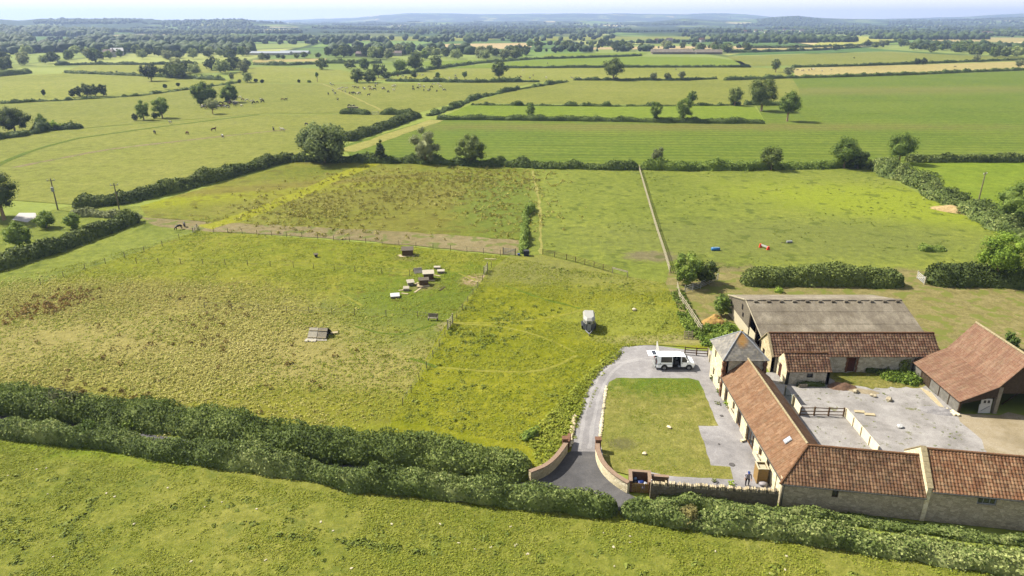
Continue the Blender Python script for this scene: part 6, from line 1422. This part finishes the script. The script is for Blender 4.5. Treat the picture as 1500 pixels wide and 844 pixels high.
# ------------------------------------------------------------------ patio things
tq = at(1108, 709); tb = thing('timber_store', 'upright timber store with cream framed open top by the cottage', 'timber store', tq, R(-3))
for c_, s_ in (((.03, .6, .85), (.06, 1.2, 1.7)), ((.97, .6, .85), (.06, 1.2, 1.7)), ((.5, .03, .85), (.86, .06, 1.7)), ((.5, 1.17, .85), (.86, .06, 1.7))): MB().box(c_, s_).build('side', M_TIMT, tb)
MB().box((.04, .6, 1.73), (.14, 1.34, .07)).box((.96, .6, 1.73), (.14, 1.34, .07)).box((.5, .02, 1.731), (.78, .14, .07)).box((.5, 1.18, 1.731), (.78, .14, .07)).build('top_frame', M_CREAMP, tb)
MB().box((.5, .6, 1.5), (.84, 1.06, .05)).build('lid', M_CREAMP, tb)
tag(MB().rock((0, 0, .2), .36, random.Random(5)).build('grey_sack', simple('grey_sack', S(190, 184, 186), .8), None, at(1118, 711.5), True), 'pale grey sack slumped at the foot of the timber store', 'sack')
M_IRON = simple('cast_iron', S(110, 106, 104), .7, .3, .2)
def disc(label, x, y, r, mat, name, cat, h=.04): tag(MB().tube([(0, 0, .0), (0, 0, h)], r, 18).build(name, mat, None, at(x, y) + Vector((0, 0, .026))), label, cat)
disc('round grey manhole cover in the patio gravel', 1072, 681, .3, M_IRON, 'manhole_cover', 'manhole cover')
disc('small dark drain cover in the gravel by the wing', 1057, 609.5, .2, M_IRON, 'drain_cover', 'drain cover')
disc('tiny drain cover further down the gravel patio', 1053, 651, .12, M_IRON, 'drain_cover', 'drain cover')
def potplant(label, x, y, h, wd, kd, pot=True):
    t = thing('potted_plant' if pot else 'wall_plant', label, 'plant', at(x, y));
    if pot: MB().tube([(0, 0, .02), (0, 0, .3)], [.14, .2], 10).build('pot', M_BRICK, t)
    link('foliage', crown_mesh('foliage', h, wd, .12, 160, int(x), .25 if pot else .02, 8), FOL[kd], t)
potplant('small shrub at the foot of the tower corner', 1053, 578, .9, .8, 'bramble', False); potplant('yellow-green plant against the wing wall', 1064, 596, 1.1, .9, 'light', False)
potplant('dark plant in a pot by the wing wall', 1068, 600, .6, .6, 'grey'); potplant('dark bush at the tower wall, beside the drive', 1043, 558, .9, .7, 'dark', False)
potplant('sprawling grey plant on the patio gravel', 1051, 592, .35, 1.1, 'grey', False); potplant('low green clump behind the garden wall, left', 1046, 706, .4, .7, 'grey', False); potplant('low yellow-green clump behind the garden wall, right', 1070, 711, .5, .9, 'light', False)
tag(MB().box((0, 0, .12), (.5, .3, .24), .4).rock((.3, .2, .12), .16, rg).build('stone_block', M_CREAM, None, at(1088, 647)), 'pale stone block against the foot of the wing wall', 'stone')

# person by the garden wall
def skinned(name, joints, edges, mats, face_mat, loc, rz, parent=None, sub=2):
    me = bpy.data.meshes.new(name); me.from_pydata([j[:3] for j in joints], edges, []); o = bpy.data.objects.new(name, me); col.objects.link(o)
    m_ = o.modifiers.new('skin', 'SKIN'); sv = me.skin_vertices[0].data if me.skin_vertices else None
    if sv is None:
        bm = bmesh.new(); bm.from_mesh(me); lay = bm.verts.layers.skin.verify(); bm.to_mesh(me); bm.free(); sv = me.skin_vertices[0].data
    for i, j in enumerate(joints):
        r = j[3]; sv[i].radius = r if isinstance(r, tuple) else (r, r); sv[i].use_root = (i == 0)
    s_ = o.modifiers.new('sub', 'SUBSURF'); s_.levels = sub; s_.render_levels = sub
    dg = bpy.context.evaluated_depsgraph_get(); dg.update(); nm = bpy.data.meshes.new_from_object(o.evaluated_get(dg)); nm.name = name
    bpy.data.objects.remove(o); bpy.data.meshes.remove(me)
    nm.materials.clear()
    for m2 in mats: nm.materials.append(m2)
    for p in nm.polygons: p.material_index = face_mat(p.center); p.use_smooth = True
    n_ = bpy.data.objects.new(name, nm); col.objects.link(n_); n_.location = loc; n_.rotation_euler = (0, 0, rz); n_.parent = parent
    return n_
M_SKIN = simple('skin', S(206, 158, 130), .6, .3, .05); M_SHIRT = simple('mauve_grey_shirt', S(206, 196, 204), .9, .1, .1); M_TROU = simple('dark_trousers', S(50, 48, 58), .9, .1, .1); M_SHOE = simple('dark_shoe', (.03, .025, .02, 1), .6); M_CAP = simple('blue_cap', S(66, 92, 160), .8, .1, .1)
J = [(0, 0, .92, .15), (0, .03, 1.10, .155), (0, -.02, 1.30, .165), (0, -.08, 1.44, .10), (0, -.13, 1.52, .06), (0, -.19, 1.62, .095), (0, -.20, 1.70, .085)]
E_ = [(0, 1), (1, 2), (2, 3), (3, 4), (4, 5), (5, 6)]
def addc(start, pts):
    p_ = start
    for q in pts: J.append(q); E_.append((p_, len(J) - 1)); p_ = len(J) - 1
    return p_
for s in (-1, 1):
    addc(0, [(s * .10, 0, .82, .095), (s * .11, -.03 * s, .50, .066), (s * .12, .06 * s, .10, .045), (s * .125, .06 * s - .13, .05, .04)])
    hnd = addc(3, [(s * .19, -.06, 1.40, .062), (s * .25, -.05, 1.14, .048), (s * .24, -.22, .96, .034), (s * .235, -.29, .92, .032)])
    for k in range(4): addc(hnd, [(s * (.235 + (k - 1.5) * .02), -.35, .90 - abs(k - 1.4) * .004, .0095), (s * (.235 + (k - 1.5) * .022), -.375 + abs(k - 1.3) * .008, .865, .008)])
    addc(hnd, [(s * .20, -.30, .905, .010), (s * .185, -.335, .89, .009)])
pt = at(1094, 711.5)
def pm(c):
    if c.z > 1.50: return 0
    if c.z > .88: return 0 if (abs(c.x) > .16 and c.y < -.17) else 1
    return 2 if c.z > .10 else 3
pe = skinned('person', J, E_, [M_SKIN, M_SHIRT, M_TROU, M_SHOE], pm, (pt.x, pt.y, .02), R(-15)); tag(pe, 'person in blue cap, mauve shirt and dark trousers on the gravel', 'person')
pe.scale = (1.2, 1.15, .97)
cp_ = MB(); iv_, if2 = ico(2); cp_.add([(v[0] * .112, v[1] * .125, max(v[2], -.1) * .10) for v in iv_], if2.tolist()); cp_.box((0, -.15, -.005), (.17, .14, .02), 0, .12)
cp_.build('cap', M_CAP, pe, (0, -.195, 1.735), True)
fc = MB()
for s in (-1, 1): fc.rock((s * .035, -.285, 1.665), .012, rg, 1)
fc.build('eyes', M_BLACK, pe); MB().rock((0, -.295, 1.635), .018, rg, 1).build('nose', M_SKIN, pe); MB().box((0, -.283, 1.595), (.05, .012, .01)).build('mouth', simple('lips', S(160, 96, 90)), pe); MB().rock((-.095, -.19, 1.645), .025, rg, 1).rock((.095, -.19, 1.645), .025, rg, 1).build('ears', M_SKIN, pe)
hb_ = MB(); hb_.add([(v[0] * .104, v[1] * .10 + .03, v[2] * .11) for v in iv_], if2.tolist()); hb_.build('hair', simple('brown_hair', S(80, 62, 48)), pe, (0, -.18, 1.66), True)

# ------------------------------------------------------------------ horses and cattle
def quad_animal(name, s, mats, fm, loc, rz, head_down=True, neck=.55, sub=1):
    J = [(0, 0, 1.05, (.27, .30)), (.45, 0, 1.08, (.26, .30)), (.75, 0, 1.05, (.20, .25)), (-.45, 0, 1.10, (.27, .29)), (-.70, 0, 1.08, (.20, .22))]
    E2 = [(0, 1), (1, 2), (0, 3), (3, 4)]
    def ad(st, pts):
        p_ = st
        for q in pts: J.append(q); E2.append((p_, len(J) - 1)); p_ = len(J) - 1
        return p_
    if head_down: hd_ = ad(2, [(1.0, 0, .85, .13), (1.22, 0, .52, .10), (1.30, 0, .34, .10), (1.36, 0, .14, .07)])
    else: hd_ = ad(2, [(.98, 0, 1.35, .13), (1.12, 0, 1.55, .11), (1.30, 0, 1.45, .09), (1.48, 0, 1.34, .065)])
    for sd in (-1, 1):
        ad(2, [(.72, sd * .15, .75, .095), (.74, sd * .15, .42, .06), (.72, sd * .15, .10, .045), (.76, sd * .15, .03, .05)])
        ad(4, [(-.66, sd * .16, .80, .12), (-.56, sd * .16, .62, .08), (-.78, sd * .16, .40, .055), (-.74, sd * .16, .10, .045), (-.70, sd * .16, .03, .05)])
        ad(len(J) - 1 if False else hd_ - 2, [(J[hd_ - 2][0] - .02, sd * .10, J[hd_ - 2][2] + .12, .02)])
    ad(4, [(-.90, 0, 1.0, .045), (-.98, 0, .6, .05), (-.98, 0, .35, .03)])
    o = skinned(name, [(j[0] * s, j[1] * s, j[2] * s, tuple(q * s for q in j[3]) if isinstance(j[3], tuple) else j[3] * s) for j in J], E2, mats, fm, loc, rz, None, sub); return o
M_HORSE = simple('dark_bay_coat', S(52, 40, 34), .6, .3, .2, 2)
q1, q2 = at(262.5, 336.5), at(270.5, 332.5)
h1 = quad_animal('grazing_horse', .82, [M_HORSE], lambda c: 0, (q1.x, q1.y, .02), R(-125), True, sub=2); tag(h1, 'dark brown horse grazing, left and nearer of the two', 'horse')
h2 = quad_animal('grazing_horse', .78, [M_HORSE], lambda c: 0, (q2.x, q2.y, .02), R(-60), True, sub=2); tag(h2, 'dark brown horse grazing, right and further of the two', 'horse')
def cowmat(name, a, b, thr):
    m_ = NM(name, .8, .2); return m_.out(m_.mix(m_.mr(m_.noise(m_.obj(), 1.8, 1), thr - .02, thr + .02), a, b))
CW = [cowmat('black_cow_coat', S(44, 40, 38), S(40, 36, 34), .9), cowmat('pied_cow_coat', S(46, 42, 40), S(240, 236, 226), .5), cowmat('red_cow_coat', S(120, 80, 54), S(130, 88, 60), .6), cowmat('cream_cow_coat', S(244, 236, 214), S(236, 226, 200), .5)]
far_ = Vector((0, -50, 0))
cows = []
for k, cm in enumerate(CW):
    for hd_ in (True, False): cows.append(quad_animal('cow', 1.15, [cm], lambda c: 0, (0, 0, 0), 0, hd_, sub=1))
used = set()
cg = [(488, 135), (491, 139), (497, 133), (502, 135), (506, 136), (512, 138), (516, 138), (519, 139), (524, 139), (527, 139), (501, 131), (508, 131), (518, 129), (521, 130), (525, 130), (533, 131), (534, 132), (541, 129), (545, 131), (549, 133), (550, 128), (543, 133), (551, 125), (562, 131), (562, 132.5), (569, 136.5), (576, 129), (577, 134), (579, 127.5), (605, 129), (606, 133), (612, 131), (614, 125.5), (616, 129), (621, 129), (621, 134), (628, 135), (630, 133), (632, 129), (635, 125.5), (642, 124.8), (645, 129), (651, 134), (640, 135), (481, 139.5), (495, 148), (512, 157), (518, 158), (540, 141), (484, 124), (487, 126), (572, 113.5), (577, 112.5), (583, 113), (590, 113), (595, 114.5), (601, 116), (611, 112), (619, 111.5), (638, 115), (667, 112.5), (668, 116), (658, 116), (745, 103), (766, 104), (781, 112), (763, 114), (776, 116), (800, 115), (838, 116), (843, 118), (850, 117), (865, 118), (872, 117), (990, 103), (1168, 104), (1176, 105), (1185, 104), (1189, 103), (1192, 103), (1204, 105), (1217, 104), (1399, 99), (1251, 86), (802, 94), (356, 148), (362, 149), (369, 151), (372, 153), (377, 152), (384, 149), (385, 151), (414, 148), (419, 148), (354, 157), (352, 145), (401, 192), (414, 193), (449, 185), (250, 182), (227, 197), (275, 198), (313, 193), (326, 202)]
for k in range(34):
    a = rz_.uniform(0, 6.28); r = math.sqrt(rz_.random()); cg.append((322 + 27 * r * math.cos(a) , 156.5 + 4.6 * r * math.sin(a) - (r * math.cos(a)) * 2.2))
first = True
for k, (x, y) in enumerate(cg):
    i = rz_.choice([0, 0, 1, 1, 2, 3, 3, 0, 7, 1]); i = min(7, i * 2 + (k % 3 == 0) if i < 4 else i); src = cows[i]
    o = src if i not in used else src.copy()
    if i in used: col.objects.link(o)
    used.add(i); p_ = at(x, y); o.location = (p_.x, p_.y, p_.z + .06); o.rotation_euler = (0, 0, rz_.uniform(0, 6.28)); s_ = rz_.uniform(.85, 1.08); o.scale = (s_,) * 3
    kc = ('black', 'black and white', 'red-brown', 'cream')[i // 2]
    hud = k >= len(cg) - 34
    tag(o, f'{kc} cow in the herd huddled under the trees' if hud else f'tiny {kc} cow scattered over the far pastures', 'cow', f'{kc} cattle huddled under trees' if hud else f'{kc} cattle over the far pastures')
for i, c_ in enumerate(cows):
    if i not in used: bpy.data.objects.remove(c_)

# ------------------------------------------------------------------ odds and ends
pq = at(1008, 498); pa = thing('wooden_pallet', 'wooden pallet propped upright in the weeds by the corral', 'pallet', pq, R(-10))
for k in range(5): MB().box((0, .12 + k * .07, .12 + k * .24), (1.25, .025, .12), 0, R(-18)).build('board', M_TIMP, pa)
for x_ in (-.55, 0, .55): MB().bar((x_, .16, 0), (x_, .5, 1.15), .08, .1).build('bearer', M_TIMP, pa)
bt = thing('blue_trough', 'long blue plastic barrel trough lying in the grazed field', 'trough', at(1048, 367)); MB().tube([(-.85, .0, .3), (-.8, 0, .3), (.8, 0, .3), (.85, 0, .3)], [.2, .33, .33, .2], 14).build('barrel', simple('blue_plastic', S(40, 112, 170, .7), .45, .4, .1), bt, smooth=True); MB().box((0, 0, .64), (1.3, .35, .03)).build('opening', simple('pale_blue_plastic', S(150, 196, 226), .5), bt)
M_RED = simple('red_plastic', S(226, 64, 40, .6), .5, .4, .1)
jp = thing('show_jump', 'red and white show jump blocks in the grazed field', 'show jump', at(1121, 366)); 
MB().prism([(-.75, 1.3, 0), (-.15, 1.3, 0), (-.3, 1.3, .75), (-.65, 1.3, .75)], (0, .35, 0)).build('block', M_RED, jp); MB().prism([(.25, -.2, 0), (.9, -.2, 0), (.7, -.2, .7), (.4, -.2, .7)], (0, .35, 0)).build('block', M_RED, jp); MB().bar((-.45, 1.4, .6), (.55, -.1, .5), .12, .3).build('pole', M_WHITE, jp)
rl = thing('grey_roller', 'grey metal roller with long drawbar lying in the grazed field', 'roller', at(1153, 356)); MB().tube([(-.1, 0, .25), (1.0, .1, .25)], .25, 12).build('drum', M_STEEL, rl); MB().bar((-.1, 0, .2), (-1.3, -.1, .06), .08, .06).build('drawbar', M_TIMD, rl)
tk = thing('water_tank', 'dark blue water butt by the gate at the track end', 'water tank', at(771, 374.5)); MB().box((0, 0, .5), (1.0, .9, 1.0)).build('tank', simple('navy_plastic', S(40, 48, 74), .5), tk, bevel=.08); MB().box((0, 0, 1.03), (1.06, .96, .08)).build('lid', M_BLACK, tk)
tag(MB().tube([(0, 0, 0), (0, 0, .35)], [.22, .28], 12).build('blue_bucket', simple('blue_bucket', S(70, 96, 160), .5), None, at(760, 374)), 'small blue bucket beside the dark blue water butt', 'bucket')
def heap(label, x, y, rx, ry, h, mat, seed, name='heap', cat='heap', rz=0.0):
    rs = np.random.default_rng(seed); n = 26; u, v = np.meshgrid(np.linspace(-1, 1, n), np.linspace(-1, 1, n), indexing='ij'); r = np.sqrt(u * u + v * v)
    z = np.clip(1 - r ** 1.6, 0, 1) * h * (.6 + .8 * vnoise(u * 3 + seed, v * 3, seed)) + (rs.random((n, n)) - .5) * h * .14 - .04; z = np.where(r > .98, -.1, z)
    V = np.stack([u * rx, v * ry, z], -1).reshape(-1, 3); ii = np.arange(n * n).reshape(n, n)
    o = link(name, npmesh(name, V, np.stack([ii[:-1, :-1], ii[1:, :-1], ii[1:, 1:], ii[:-1, 1:]], -1).reshape(-1, 4)), mat, None, at(x, y) + Vector((0, 0, .02))); o.rotation_euler = (0, 0, rz); return tag(o, label, cat)
M_STRAW = simple('straw', S(196, 160, 96), .95, .05, .35, 3); M_CHIP = simple('wood_chip', S(204, 178, 126), .95, .05, .35, 2); M_SOIL = simple('brown_soil', S(140, 112, 92), .95, .05, .35, 3)
heap('golden straw heap against the grey barn gable', 1047, 474, 2.2, 1.6, 1.2, M_STRAW, 3); heap('tan woodchip heap under the diagonal hedge', 1407, 309, 6.5, 3.4, 1.0, M_CHIP, 4, rz=-.5)
heap('brown soil heap in the yard near the outhouse', 1233, 567, 1.9, 1.0, .55, M_SOIL, 5); heap('pale rubble spread between soil heap and yard', 1262, 573, 2.4, .8, .14, DIRT, 6, rz=-.3); heap('low grey gravel heap near the open barn', 1375, 602, 2.4, 1.1, .4, GRAV, 7, rz=-.2)
def stonepiece(label, x, y, r, mat=M_CREAM, k=2): tag(MB().rock((0, 0, r * .4), r, rg, k).build('stone', mat, None, at(x, y) + Vector((0, 0, .02))), label, 'stone')
stonepiece('white stone beside the brown soil heap', 1232, 568.5, .32, M_WHITE); stonepiece('upright dark stone in the yard, left of two', 1279, 581, .35, M_GREYD); stonepiece('grey stone lump alone in the middle of the yard', 1302, 587, .42, M_GREYD); stonepiece('dark stone at the edge of the pale rubble', 1253, 575, .35, M_GREYD)
stonepiece('pale stone on the lawn centre', 944, 666, .28); stonepiece('pale stone on the lawn near the drive side', 980, 627, .25); stonepiece('flat white stone in the yard near the board fence', 1318, 626, .35, M_WHITE)
for k, (x, y, lb) in enumerate([(1259, 604, 'left'), (1274, 608, 'right')]):
    tag(MB().box((0, 0, .06), (1.1, .5, .1), -.15).build('paving_slab', M_TIMP, None, at(x, y) + Vector((0, 0, .02))), f'pale slab lying in the yard, {lb} of two', 'slab')
plk = thing('timber_stack', 'pale planks stacked along the open barn wall', 'timber stack', at(1372, 592)); o0 = plk.location.copy()
for k in range(7):
    A = at(1349 + k * 2.2, 569 + k * 1.1 + (k % 3)) - o0; B = at(1378 + k * 1.6, 597 + k * 1.5) - o0; MB().bar(A + Vector((0, 0, .08 + .05 * (k % 3))), B + Vector((0, 0, .08 + .05 * (k % 2))), .28, .07).build('plank', M_TIMP if k % 3 else M_CREAMP, plk)
for k in range(12): stonepiece('pale rubble stone by the corner of the open barn', 1384 + k * 1.7 + rg.uniform(-2, 2), 600 + k * .9 + rg.uniform(-2, 2), rg.uniform(.15, .3))
for o in [o for o in bpy.data.objects if o.get('label') == 'pale rubble stone by the corner of the open barn']: o['group'] = 'rubble stones by the open barn'
iv1 = hedge('dark ivy climbing the long shed wall beside its red door', [(45.2, 78.55), (48.2, 78.55)], .25, 2.1, .2, 60, FOL['oak'], 81, .9, gaps=.42, name='ivy', cat='ivy', taper=False, world=True)
iv2 = hedge('dark ivy at the right end of the long shed wall', [(49.3, 78.5), (50.6, 78.5)], .5, 1.3, .2, 60, FOL['oak'], 82, .5, name='ivy', cat='ivy', world=True)
hedge('low dark growth along the outhouse wall foot', [(35.0, 75.1), (38.6, 75.1)], .5, .55, .15, 60, FOL['dark'], 83, .6, name='creeper', cat='plant', world=True)
hedge('yellow-green scrub behind the grey barn', [(1134, 428), (1146, 428)], 1.4, .9, .2, 40, FOL['light'], 84, .6, name='bush', cat='bush')
hedge('leafy scrub at the drive end by the big dark hedge', [(770, 648), (784, 632)], 1.6, 1.0, .2, 40, FOL['bramble'], 85, .6, name='bush', cat='bush')
# pale scraps of stone in the front pasture
sm_ = MB().rock((0, 0, .05), .17, random.Random(3), 1).mesh('pale_stone'); sm_.materials.append(M_CREAMP)
for x, y in [(54, 688), (68, 686), (12, 697), (70, 724), (156, 723), (168, 728), (246, 715), (300, 743), (196, 768), (78, 816), (280, 823), (325, 736), (376, 746), (389, 821), (574, 768), (470, 765), (488, 778), (515, 833), (645, 768), (672, 796), (719, 802), (748, 772), (754, 800), (774, 812), (772, 812), (695, 805), (757, 798), (884, 781), (923, 786), (923, 795), (899, 802), (900, 830), (773, 811), (1048, 808), (1150, 835), (1127, 840), (1152, 815)]:
    o = link('pale_stone', sm_, None, None, at(x, y)); o.scale = (rz_.uniform(.45, 1.1), rz_.uniform(.4, .9), .6); o.rotation_euler = (0, 0, rz_.uniform(0, 6)); tag(o, 'small pale stone lying in the front pasture', 'stone', 'pale stones in the front pasture')
stonepiece('pale debris in the bright paddock near the trailer', 929, 455, .4); hut('small dark feeder box alone in the rough pasture', 463, 377, .5, .4, .5, .55, .2, M_TIMD, M_ROOFD, False)
tag(MB().box((0, 0, .45), (5.5, 1.0, .7)).box((0, 0, .85), (5.7, 1.1, .1)).build('feed_trailer', M_TIMG, None, at(517, 159)), 'grey feed trailer standing among the cattle', 'trailer')
